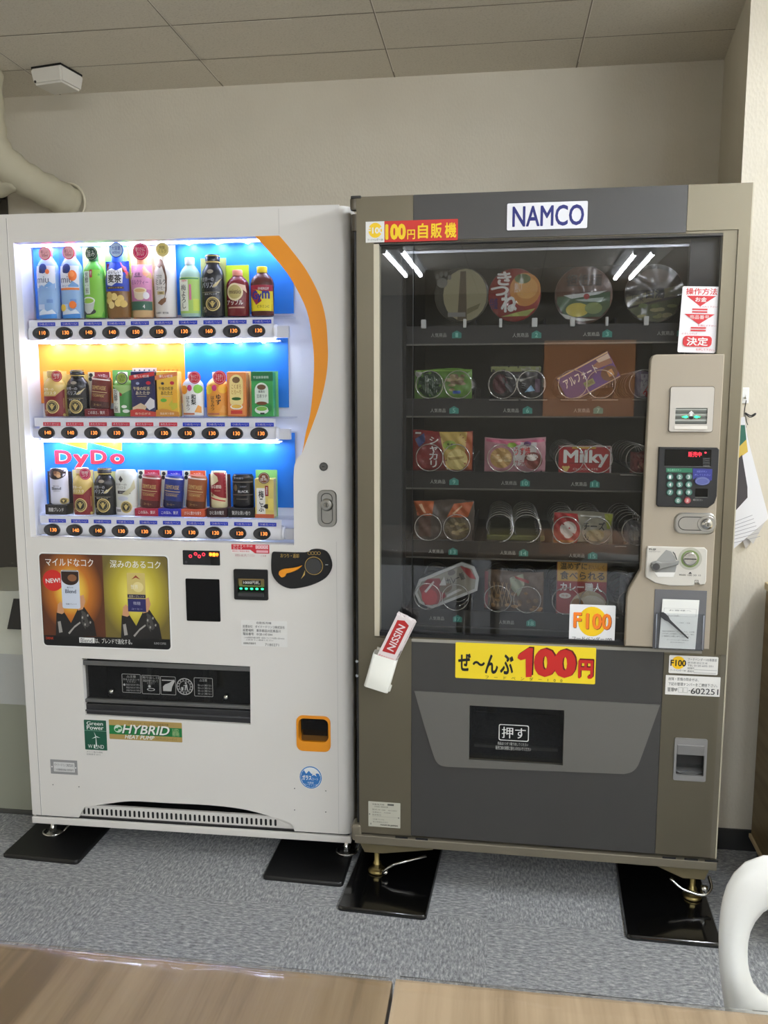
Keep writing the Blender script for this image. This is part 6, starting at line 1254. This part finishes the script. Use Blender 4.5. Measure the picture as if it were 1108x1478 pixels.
sticker(G, GM, 'yellow_price_sticker', 657, 931, 859.5, 983, (246, 218, 40), [('t', 'ぜ', .02, .112, .20, .70, BLK, .05, BLK), ('t', '〜', .125, .215, .36, .50, BLK, .07, BLK), ('t', 'ん', .215, .31, .16, .70, BLK, .05, BLK), ('t', 'ぶ', .325, .42, .16, .72, BLK, .05, BLK),
        ('p', [(.456, .68), (.46, .76), (.533, .965), (.566, .96), (.562, .18), (.522, .16), (.518, .66), (.478, .62)], (60, 8, 6)), ('t', '00', .575, .872, .16, .96, BLK, .10, C(96, 10, 8)), ('t', '円', .885, .99, .18, .70, BLK, .07, C(96, 10, 8)), ('p', [(.448, .63), (.452, .72), (.525, .93), (.556, .925), (.552, .13), (.510, .11), (.506, .62), (.47, .575)], RD), ('t', '00', .565, .862, .14, .93, RD, .10, RD), ('t', '円', .878, .982, .15, .66, RD, .07, RD),
        ('t', 'フ　ー　ド　ベ　ン　ダ　ー　1　0　0', .22, .77, .02, .115, BLK, .0, BLK)], r=.003)
sticker(G, GM, 'service_sticker', 965, 947, 1036, 973, (232, 230, 224), [('e', .19, .60, .14, .36, (250, 200, 20)), ('t', 'F100', .03, .35, .40, .76, (206, 80, 20), .05, BLK), ('t', 'フードベンダー100', .03, .35, .12, .23, (70, 70, 70)), ('t', 'フードベンダー100事業部', .38, .97, .74, .90, (90, 90, 90)), ('t', '東京都港区芝浦', .38, .78, .58, .68, (130, 130, 130)), ('t', 'TEL 0120-602-251', .38, .9, .43, .53, (110, 110, 110)), ('t', '管理番号', .38, .52, .27, .38, (100, 100, 100)), ('r', .52, .98, .25, .265, (130, 130, 130)), ('t', '連絡先', .38, .52, .1, .22, (110, 110, 110)), ('r', .52, .96, .08, .10, (140, 140, 140))], r=.003)
sticker(G, GM, 'number_sticker', 960, 976, 1039, 1004, (234, 232, 226), [('t', '故障・苦情の問合せは、', .05, .60, .74, .90, (50, 50, 50)), ('t', '下記の管理ナンバーをご連絡下さい。', .05, .95, .48, .65, (50, 50, 50)), ('t', '管理№', .04, .22, .16, .38, (50, 50, 50)), ('f', .24, .32, .14, .40, .0005, .0006, (150, 150, 146)), ('f', .33, .41, .14, .40, .0005, .0006, (150, 150, 146)), ('r', .43, .455, .25, .28, (70, 70, 70)), ('t', '602251', .47, .97, .10, .40, (50, 50, 60), .01, BLK)], r=.001)
sticker(G, GM, 'rating_plate', 531.5, 1158, 577.5, 1194, (190, 188, 172), [('t', '自動販売機', .13, .5, .87, .93, (80, 80, 76)), ('t', 'FOOD VENDOR', .2, .62, .78, .84, (80, 80, 76)), ('r', .6, .8, .88, .95, (90, 90, 84)), ('t', '型式 FF-100　AC100V', .12, .9, .66, .72, (90, 90, 84)), ('t', '消費電力　冷却時', .12, .7, .56, .61, (110, 110, 104)), ('t', '製造番号', .12, .4, .46, .51, (110, 110, 104)), ('r', .12, .95, .42, .425, (120, 120, 112)), ('t', '冷媒 R134a', .14, .5, .28, .33, (110, 110, 104)), ('t', '富士電機株式会社', .14, .62, .18, .23, (110, 110, 104)), ('t', 'MADE IN JAPAN', .38, .92, .05, .13, (50, 50, 48), .03, BLK), ('e', .04, .5, .02, .025, (90, 90, 84)), ('e', .95, .42, .02, .025, (90, 90, 84)), ('e', .08, .12, .02, .04, (140, 140, 130))], r=.001)
# hinge at the left, feet and brackets
b = B().lathe([(.010, 1.80), (.012, 1.805), (.012, 1.826), (.010, 1.83)], mat((110, 104, 92), .4, .5), (-.006, .012, 0), seg=14).lathe([(.010, 1.75), (.011, 1.79)], mat((96, 90, 80), .4, .5), (-.004, .014, 0), seg=14).box(-.014, .012, -.002, .05, 1.826, 1.833, M_INT, .002); b.obj('top_hinge', GM)
B().box(-.008, -.001, .012, .04, GB+.03, 1.75, mat((30, 30, 30), .4)).obj('hinge_rail', GM)
B().box(-.022, .006, -.004, .04, GB-.008, GB+.040, M_FLG, .008, 3).obj('bottom_hinge', GM)
for z in (.60, .64): B().lathe([(.004, -.012), (.004, .0)], M_CHROME, (-.0045, .012, z), 'y', seg=10).obj('bolt', GM)
M_BRK = mat((120, 110, 82), .45, .4)
def foot_g(x, s):
    b = B().prism([(x-.03*s-.02, GB-.012), (x+.17*s, GB-.012), (x+.16*s, GB-.030), (x+.02*s, GB-.052), (x-.03*s-.01*0, GB-.052)], .02, .09, M_BRK, .002)
    b.obj('leg_bracket', GM)
    B().lathe([(.024, .0125), (.026, .016), (.020, .022), (.0105, .024), (.0105, .040), (.008, .042), (.008, GB-.05)], M_BRASS, (x, .055, 0), seg=20).lathe([(.013, .024), (.013, .036)], M_BRASS, (x, .055, 0), seg=6, sm=False).obj('foot', GM)
    B().tube([(x+s*.02, .02, .030), (x+s*.05, .03, .050), (x+s*.14, .05, .072)], .004, M_CHROME, 12).lathe([(0, .018), (.010, .022), (.010, .03), (0, .034)], M_CHROME, (x+s*.026, .03, 0), seg=12, caps=False).obj('anchor_bracket', GM)
foot_g(.040, 1)
b = B().prism([(.76, GB-.012), (.93, GB-.012), (.915, GB-.055), (.86, GB-.055), (.80, GB-.03)], .02, .09, M_BRK, .002).obj('leg_bracket', GM)
B().lathe([(.024, .0125), (.026, .016), (.020, .022), (.0105, .024), (.0105, .040), (.008, .042), (.008, GB-.05)], M_BRASS, (.893, .055, 0), seg=20).lathe([(.013, .024), (.013, .036)], M_BRASS, (.893, .055, 0), seg=6, sm=False).obj('foot', GM)
B().tube(curve([(.83, .03, .075), (.86, .015, .055), (.91, .012, .045), (.935, .03, .055), (.935, .06, .07)], 4), .004, M_CHROME, 12).lathe([(.0, .045), (.009, .048), (.009, .065), (0, .068)], M_CHROME, (.915, .02, 0), seg=12, caps=False).obj('anchor_bracket', GM)
for x in (.05, .89): B().lathe([(.022, 0), (.022, .006), (.008, .01), (.008, GB-.01)], M_BRASS, (x, .68, 0), seg=14).obj('foot', GM)

# floor plates the machines are anchored to
def plate(label, q, m, wht=False):
    cx = sum(p[0] for p in q)/4; cy = sum(p[1] for p in q)/4
    b = B(); P = ccw([(x-cx, y-cy) for x, y in q])
    rp = []
    for i in range(4):                       # rounded corners
        a, c, e = Vector(P[i-1]), Vector(P[i]), Vector(P[(i+1) % 4]); u = (a-c).normalized()*.014; v = (e-c).normalized()*.014
        for k in range(5): t = k/4; rp.append(tuple((c+u*(1-t)**2+v*t**2)[:]))
    i1 = inset(rp, .004); n = len(rp)
    b.add([(x, y, 0) for x, y in rp]+[(x, y, .007) for x, y in rp]+[(x, y, .0115) for x, y in i1], [(j*n+i, j*n+(i+1) % n, (j+1)*n+(i+1) % n, (j+1)*n+i) for j in range(2) for i in range(n)], m, True)
    b.add([(x, y, .0115) for x, y in i1], [tuple(range(n))], m)
    o = b.obj('floor_plate'); o.location = (cx, cy, 0); return tag(o, label, 'floor plate', 'black plates under the machine feet')
plate('matt black floor plate at the far left under the white machine', [(-1.418, 2.112), (-1.178, 2.103), (-1.178, 2.46), (-1.418, 2.465)], M_PLATE2)
plate('matt black floor plate under the right foot of the white machine', [(-.628, 2.102), (-.398, 2.095), (-.398, 2.44), (-.628, 2.445)], M_PLATE2)
plate('glossy black floor plate under the left foot of the snack machine', [(-.394, 1.990), (-.158, 1.978), (-.135, 2.36), (-.372, 2.372)], M_PLATE)
plate('glossy black floor plate by the white chair under the snack machine', [(.342, 1.968), (.571, 1.963), (.592, 2.35), (.365, 2.355)], M_PLATE)

# chopstick holder with a pack of wrapped chopsticks, stuck on the left stile
hx, hz = G.at(550.5, 968, -.02); rot = -.27
t = root('chopstick_holder', 'tilted white plastic holder on the left stile of the snack machine', 'holder', G.world(hx, 0, hz), G.yaw)
M_HOLD = mat((232, 232, 222), .4)
cr, sr = math.cos(rot), math.sin(rot); RT = lambda a, b_, c: (a*cr-c*sr, b_, a*sr+c*cr)
b = B(); w, h = .066, .092
def shell(b, w, d0, d1, z0, z1, th, m):
    o = rr(-w/2, w/2, d0, d1, .008, 3); i = rr(-w/2+th, w/2-th, d0+th, d1-th, .006, 3); n = len(o)
    vs = [(x, y, z) for z in (z0, z1) for x, y in o]+[(x, y, z) for z in (z1, z0+th) for x, y in i]
    fs = [(j*n+k, j*n+(k+1) % n, (j+1)*n+(k+1) % n, (j+1)*n+k) for j in range(3) for k in range(n)]
    b.add(vs, fs, m, True); b.add(vs[:n], [tuple(range(n))[::-1]], m); b.add(vs[3*n:], [tuple(range(n))], m)
shell(b, w, -.046, -.002, -h/2, h/2, .002, M_HOLD)
b.box(-w/2+.004, w/2-.004, -.004, -.001, h/2-.001, h/2+.008, M_HOLD, .0012).box(w/2-.006, w/2+.004, -.03, -.004, -h/2-.0, -h/2+.012, M_HOLD, .002); b.move(0, RT).obj('holder_body', t)
# the pack
PX, PZ = RT(.006, 0, .058)[0], RT(.006, 0, .058)[2]
t2 = root('chopstick_pack', 'white and red paper pack of chopsticks standing in the tilted holder', 'chopstick pack', G.world(hx+PX, -.024, hz+PZ), G.yaw)
rot2 = -.44; c2, s2 = math.cos(rot2), math.sin(rot2); RT2 = lambda a, b_, c: (a*c2-c*s2, b_, a*s2+c*c2)
M_PAP = mat((236, 226, 224), .5)
b = B()
o = [(-.020, -.014), (.020, -.014), (.024, .0), (.020, .014), (-.020, .014)]
vs = [(x, y, -.052) for x, y in o]+[(x, y, .082) for x, y in o]; b.add(vs, [(k, (k+1) % 5, 5+(k+1) % 5, 5+k) for k in range(5)]+[(4, 3, 2, 1, 0), (5, 6, 7, 8, 9)], M_PAP)
for k in range(5): b.box(-.021+k*.009, -.015+k*.009, -.013, -.004, .080, .0835+.004*((k*7) % 3)/2, M_PAP, .001)
b.flat([(-.014, -.01), (.013, -.004), (.013, .070), (.0, .076), (-.014, .070)], -.0146, C(176, 36, 34))
vs, fs, ly = glyphs('NISSIN', .03); b.add([(-.008+.016*(1-v), -.0150-l, .0+u*.064) for (u, v), l in zip(vs, ly)], fs, C(236, 220, 220))
b.flat([(-.018, -.05), (.016, -.05), (.016, -.014), (-.018, -.02)], -.0146, C(226, 190, 188))
for k in range(6): b.flat([(-.016+k*.005, -.05), (-.0145+k*.005, -.05), (-.0145+k*.005, -.018), (-.016+k*.005, -.018)], -.0150, C(206, 150, 148))
b.add([(.0203, -.013, .030), (.0236, -.001, .030), (.0236, -.001, .068), (.0203, -.013, .068)], [(0, 1, 2, 3)], C(176, 36, 34))
vs, fs, ly = glyphs('割箸', 0.); b.add([(.0206+.0030*(1-v), -.0135+.010*(1-v)-.0003, -.030+u*.04) for u, v in vs], fs, C(60, 50, 50))
b.move(0, lambda x, y, z: RT2(x*1.22, y, -.052+(z+.052)*1.17)).obj('wrapper', t2)
# document pocket, note, fork
x0, x1, z0, z1 = G.rect(943, 851.5, 1018, 937, CPD-.001); w, h = x1-x0, z1-z0
t = root('document_pocket', 'clear pocket on a grey backing below the coin unit', 'document pocket', G.world((x0+x1)/2, CPD, z0), G.yaw)
B().box(-w/2, w/2, -.002, 0, 0, h, C(104, 104, 106), .0006).obj('backing', t)
b = B().box(-w/2+.004, w/2-.006, -.012, -.011, .001, h*.62, CLEAR).box(-w/2+.004, -w/2+.006, -.012, -.002, .001, h*.62, CLEAR).box(w/2-.008, w/2-.006, -.012, -.002, .001, h*.62, CLEAR).box(-w/2+.004, w/2-.006, -.012, -.002, .0, .002, CLEAR)
b.tube([(-w/2+.005, -.012, .004), (-w/2+.005, -.012, h*.60)], .0012, C(150, 154, 164), 6).tube([(w/2-.007, -.012, .004), (w/2-.007, -.012, h*.60)], .0012, C(150, 154, 164), 6); b.obj('clear_front', t)
a0, a1, b0, b1 = G.rect(953.5, 860, 1006.5, 931, CPD-.008)
t = root('request_note', 'white printed note standing in the clear pocket', 'note', G.world((a0+a1)/2, CPD-.006, z0+.003), G.yaw)
w, h = a1-a0, b1-b0; b = B().box(-w/2, w/2, -.001, .0, 0, h, C(240, 240, 234)); y = -.0014; g_ = C(110, 110, 108)
b.tess([[(-w*.44, h*.66), (w*.44, h*.66), (w*.44, h*.82), (-w*.44, h*.82)], list(reversed([(-w*.435, h*.663), (w*.435, h*.663), (w*.435, h*.817), (-w*.435, h*.817)]))], y, C(150, 150, 150))
for k, (s, xa, xb, za, zb3) in enumerate((('お客様へ', -.3, .3, .765, .795), ('商品についてのお願い', -.36, .0, .655, .685), ('ご意見・ご要望', .0, .3, .52, .54), ('商品の故障等がございましたら、お手数', -.44, .44, .335, .365), ('ですがこの用紙にご記入の上、係に', -.44, .44, .285, .315), ('ご連絡をお願い申し上げます。', -.44, .34, .235, .265), ('フードベンダー事業部', -.3, .3, .165, .185), ('担当者連絡先', -.2, .2, .12, .135))):
    b.text(s, xa*w, xb*w, za*h, zb3*h, y, g_)
b.move(0, lambda x, y, z: (x+.012*(z/h-.5)*.35, y, z)).obj('note_sheet', t)
fx, fz = G.at(973, 903, CPD-.015)
t = root('plastic_spoon', 'dark grey plastic spoon laid aslant in front of the white note', 'spoon', G.world(fx, CPD-.0155, fz), G.yaw)
rot3 = -.74-PI/2*0; c3, s3 = math.cos(rot3), math.sin(rot3)
pl = [(-.047, .0), (-.043, .0055), (-.036, .007), (-.026, .0065), (-.018, .0035), (.0, .0028), (.0, .0028), (.045, .0016), (.048, .0)]
pl = pl+[(x, -z) for x, z in reversed(pl[1:-1])]
B().prism(ccw(pl), 0, .0022, C(50, 50, 52), .0006).move(0, lambda x, y, z: (x*c3-z*s3, y, x*s3+z*c3)).obj('spoon_body', t)

# ================================================================== TABLES AND CHAIR
def table(label, x0, x1, yedge0, yedge1, grp):
    M_TABLE = M_TABLE_SHADED if x0 < -.5 else globals()['M_TABLE']
    t = root('wooden_table', label, 'table', ((x0+x1)/2, .45, 0), 0, grp)
    cx = (x0+x1)/2; X0, X1 = x0-cx, x1-cx
    def prof(y1):      # cross-section from near edge to the softly rounded far edge
        return [(-.33, .672), (-.33, .697), (-.325, .70), (y1-.010, .70), (y1-.005, .6988), (y1-.0015, .695), (y1, .690), (y1, .676), (y1-.004, .672)]
    A, Bq = prof(yedge0-.45), prof(yedge1-.45); n = len(A); b = B()
    b.add([(X0, y, z) for y, z in A]+[(X1, y, z) for y, z in Bq], [(i, n+i, n+(i+1) % n, (i+1) % n) for i in range(n)], M_TABLE, False)
    b.add([(X0, y, z) for y, z in A], [tuple(range(n))], M_TABLE); b.add([(X1, y, z) for y, z in Bq], [tuple(range(n))[::-1]], M_TABLE); b.obj('tabletop', t)
    B().box(X0+.06, X1-.06, -.28, .33, .63, .672, M_STEEL).obj('apron', t)
    for sx in (X0+.07, X1-.07):
        for sy in (-.27, .32): B().lathe([(.018, .0), (.02, .006), (.0165, .012), (.0165, .66)], M_STEEL, (sx, sy, 0), seg=14).obj('leg', t)
    cvr = B(); q = random.Random(x0); nx = 60
    rows_ = []
    for i in range(nx+1):
        x = X0+.004+(X1-X0-.008)*i/nx; ye = (yedge0+(yedge1-yedge0)*i/nx)-.45; wv = .0012*math.sin(i*.9)+.0008*math.sin(i*.37+2)
        rows_.append([(x, -.33, .7008), (x, ye-.16, .7008), (x, ye-.060, .7010), (x, ye-.040, .7016+abs(wv)*.6), (x, ye-.020, .7022+abs(wv)), (x, ye-.006, .7012+abs(wv)), (x, ye+.001, .6985), (x, ye+.004+wv, .693), (x, ye+.005+wv, .684)])
    m_ = len(rows_[0]); cvr.add([v for r in rows_ for v in r], [(i*m_+j, (i+1)*m_+j, (i+1)*m_+j+1, i*m_+j+1) for i in range(nx) for j in range(m_-1)], VINYL, True)
    o = cvr.obj('table_cover'); o.location = (cx, .45, 0)
    tag(o, 'clear glossy vinyl cover on the '+('left' if x0 < -.5 else 'right')+' wooden table', 'table cover', 'clear vinyl covers on the tables'); return t
VINYL = glassy('clear_vinyl', (.985, .975, .96), 1.42, .06)
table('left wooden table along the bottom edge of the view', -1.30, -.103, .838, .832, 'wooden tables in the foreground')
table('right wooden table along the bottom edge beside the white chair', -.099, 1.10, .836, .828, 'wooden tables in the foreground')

M_CHAIR = mat((226, 226, 220), .35)
t = root('plastic_chair', 'white plastic chair with an open backrest at the right border', 'chair', (.537, .86, 0), -.16)
# backrest: outer outline and the hand hole in it, bent backwards at the top
outer = [(-.272, .42), (-.304, .50), (-.324, .57), (-.334, .64), (-.330, .70), (-.310, .737), (-.276, .755), (-.235, .757), (-.16, .752), (0, .745), (.16, .752), (.235, .757), (.276, .755), (.310, .737), (.330, .70), (.334, .64), (.324, .57), (.304, .50), (.272, .42)]
oc = curve(outer, 3)
hole = curve([(-.225, .705), (-.262, .690), (-.284, .665), (-.290, .635), (-.284, .600), (-.262, .575), (-.2, .565), (0, .56), (.2, .565), (.262, .575), (.284, .600), (.290, .635), (.284, .665), (.262, .690), (.225, .705), (0, .700), (-.225, .705)], 3)[:-1]
N_ = 72
def radial(loop, cx, cz):
    """the loop's crossing with each of N_ rays from its middle"""
    out = []
    for i in range(N_):
        a = 2*PI*i/N_; dx, dz = math.cos(a), math.sin(a)*.55; best = None
        for (x0, z0), (x1, z1) in zip(loop, loop[1:]+loop[:1]):
            ex, ez = x1-x0, z1-z0; den = dx*ez-dz*ex
            if abs(den) < 1e-12: continue
            t_ = ((x0-cx)*ez-(z0-cz)*ex)/den; u_ = ((x0-cx)*dz-(z0-cz)*dx)/den
            if t_ > 0 and -1e-9 <= u_ <= 1+1e-9: best = max(best or 0, t_)
        out.append((cx+dx*best, cz+dz*best))
    return out
O_, H_ = radial(oc, 0, .63), radial(hole, 0, .63)
SCX = .80; b = B(); K = 6; vs = []
for side in (0, 1):
    for k in range(K+1):
        f = k/K; rnd = .010*(1-math.sin(PI*min(max(f, .0), 1.))**.5)     # edges thin out softly
        for (ox, oz), (ix, iz) in zip(O_, H_):
            x, z = (ox+(ix-ox)*f)*SCX, oz+(iz-oz)*f; y = .13+.10*(z-.42)-.32*x*x+.022*math.sin(PI*f)*(1 if side else -.6)+.004*side
            vs.append((x, y, z))
L_ = (K+1)*N_
fs = [(k*N_+i, k*N_+(i+1) % N_, (k+1)*N_+(i+1) % N_, (k+1)*N_+i) for k in range(K) for i in range(N_)]
fs += [(L_+k*N_+i, L_+(k+1)*N_+i, L_+(k+1)*N_+(i+1) % N_, L_+k*N_+(i+1) % N_) for k in range(K) for i in range(N_)]
fs += [(i, L_+i, L_+(i+1) % N_, (i+1) % N_) for i in range(N_)]+[(K*N_+i, K*N_+(i+1) % N_, L_+K*N_+(i+1) % N_, L_+K*N_+i) for i in range(N_)]
b.add(vs, fs, M_CHAIR, True)
b.obj('backrest', t)
b = B(); loft(b, [[(x, y-.05, z) for x, y, z in bin_poly(.20, .20, .07, zz)] for zz in (.415, .428, .436)], M_CHAIR); b.add([(x, y-.05, .436) for x, y, _ in bin_poly(.20, .20, .07, 0)], [tuple(range(24))], M_CHAIR); b.add([(x, y-.05, .415) for x, y, _ in bin_poly(.20, .20, .07, 0)], [tuple(range(24))[::-1]], M_CHAIR)
b.box(-.20, -.16, .08, .14, .415, .46, M_CHAIR, .01).box(.16, .20, .08, .14, .415, .46, M_CHAIR, .01); b.obj('seat', t)
for sx in (-1, 1):
    for sy in (-1, 1): B().tube([(sx*.16, -.05+sy*.14, .42), (sx*.185, -.05+sy*.175, .21), (sx*.20, -.05+sy*.20, .0)], .016, M_CHAIR, 10, rf=[1.2, 1, .8]).obj('leg', t)

# ================================================================== LIGHT AND CAMERA
w = bpy.data.worlds.new('room_air'); SC.world = w; w.use_nodes = True
w.node_tree.nodes['Background'].inputs[0].default_value = (1, .95, .86, 1); w.node_tree.nodes['Background'].inputs[1].default_value = .0
cam = bpy.data.cameras.new('camera'); co = bpy.data.objects.new('camera', cam); COL.objects.link(co)
cam.sensor_fit = 'VERTICAL'; cam.sensor_height = 24; cam.lens = 24*FPX/1478; cam.clip_start = .05
co.location = (0, 0, CH); co.rotation_mode = 'QUATERNION'
from mathutils import Matrix
co.rotation_quaternion = (Matrix.Rotation(TH, 3, 'Z') @ Matrix.Rotation(PI/2-PIT, 3, 'X') @ Matrix.Rotation(ROLL, 3, 'Z')).to_quaternion()
SC.camera = co
SC.view_settings.view_transform = 'Standard'; SC.view_settings.look = 'None'; SC.view_settings.gamma = 1; SC.view_settings.use_curve_mapping = False
SC.view_settings.exposure = 0.
SC.cycles.max_bounces = 12; SC.cycles.transparent_max_bounces = 16; SC.cycles.sample_clamp_indirect = 6
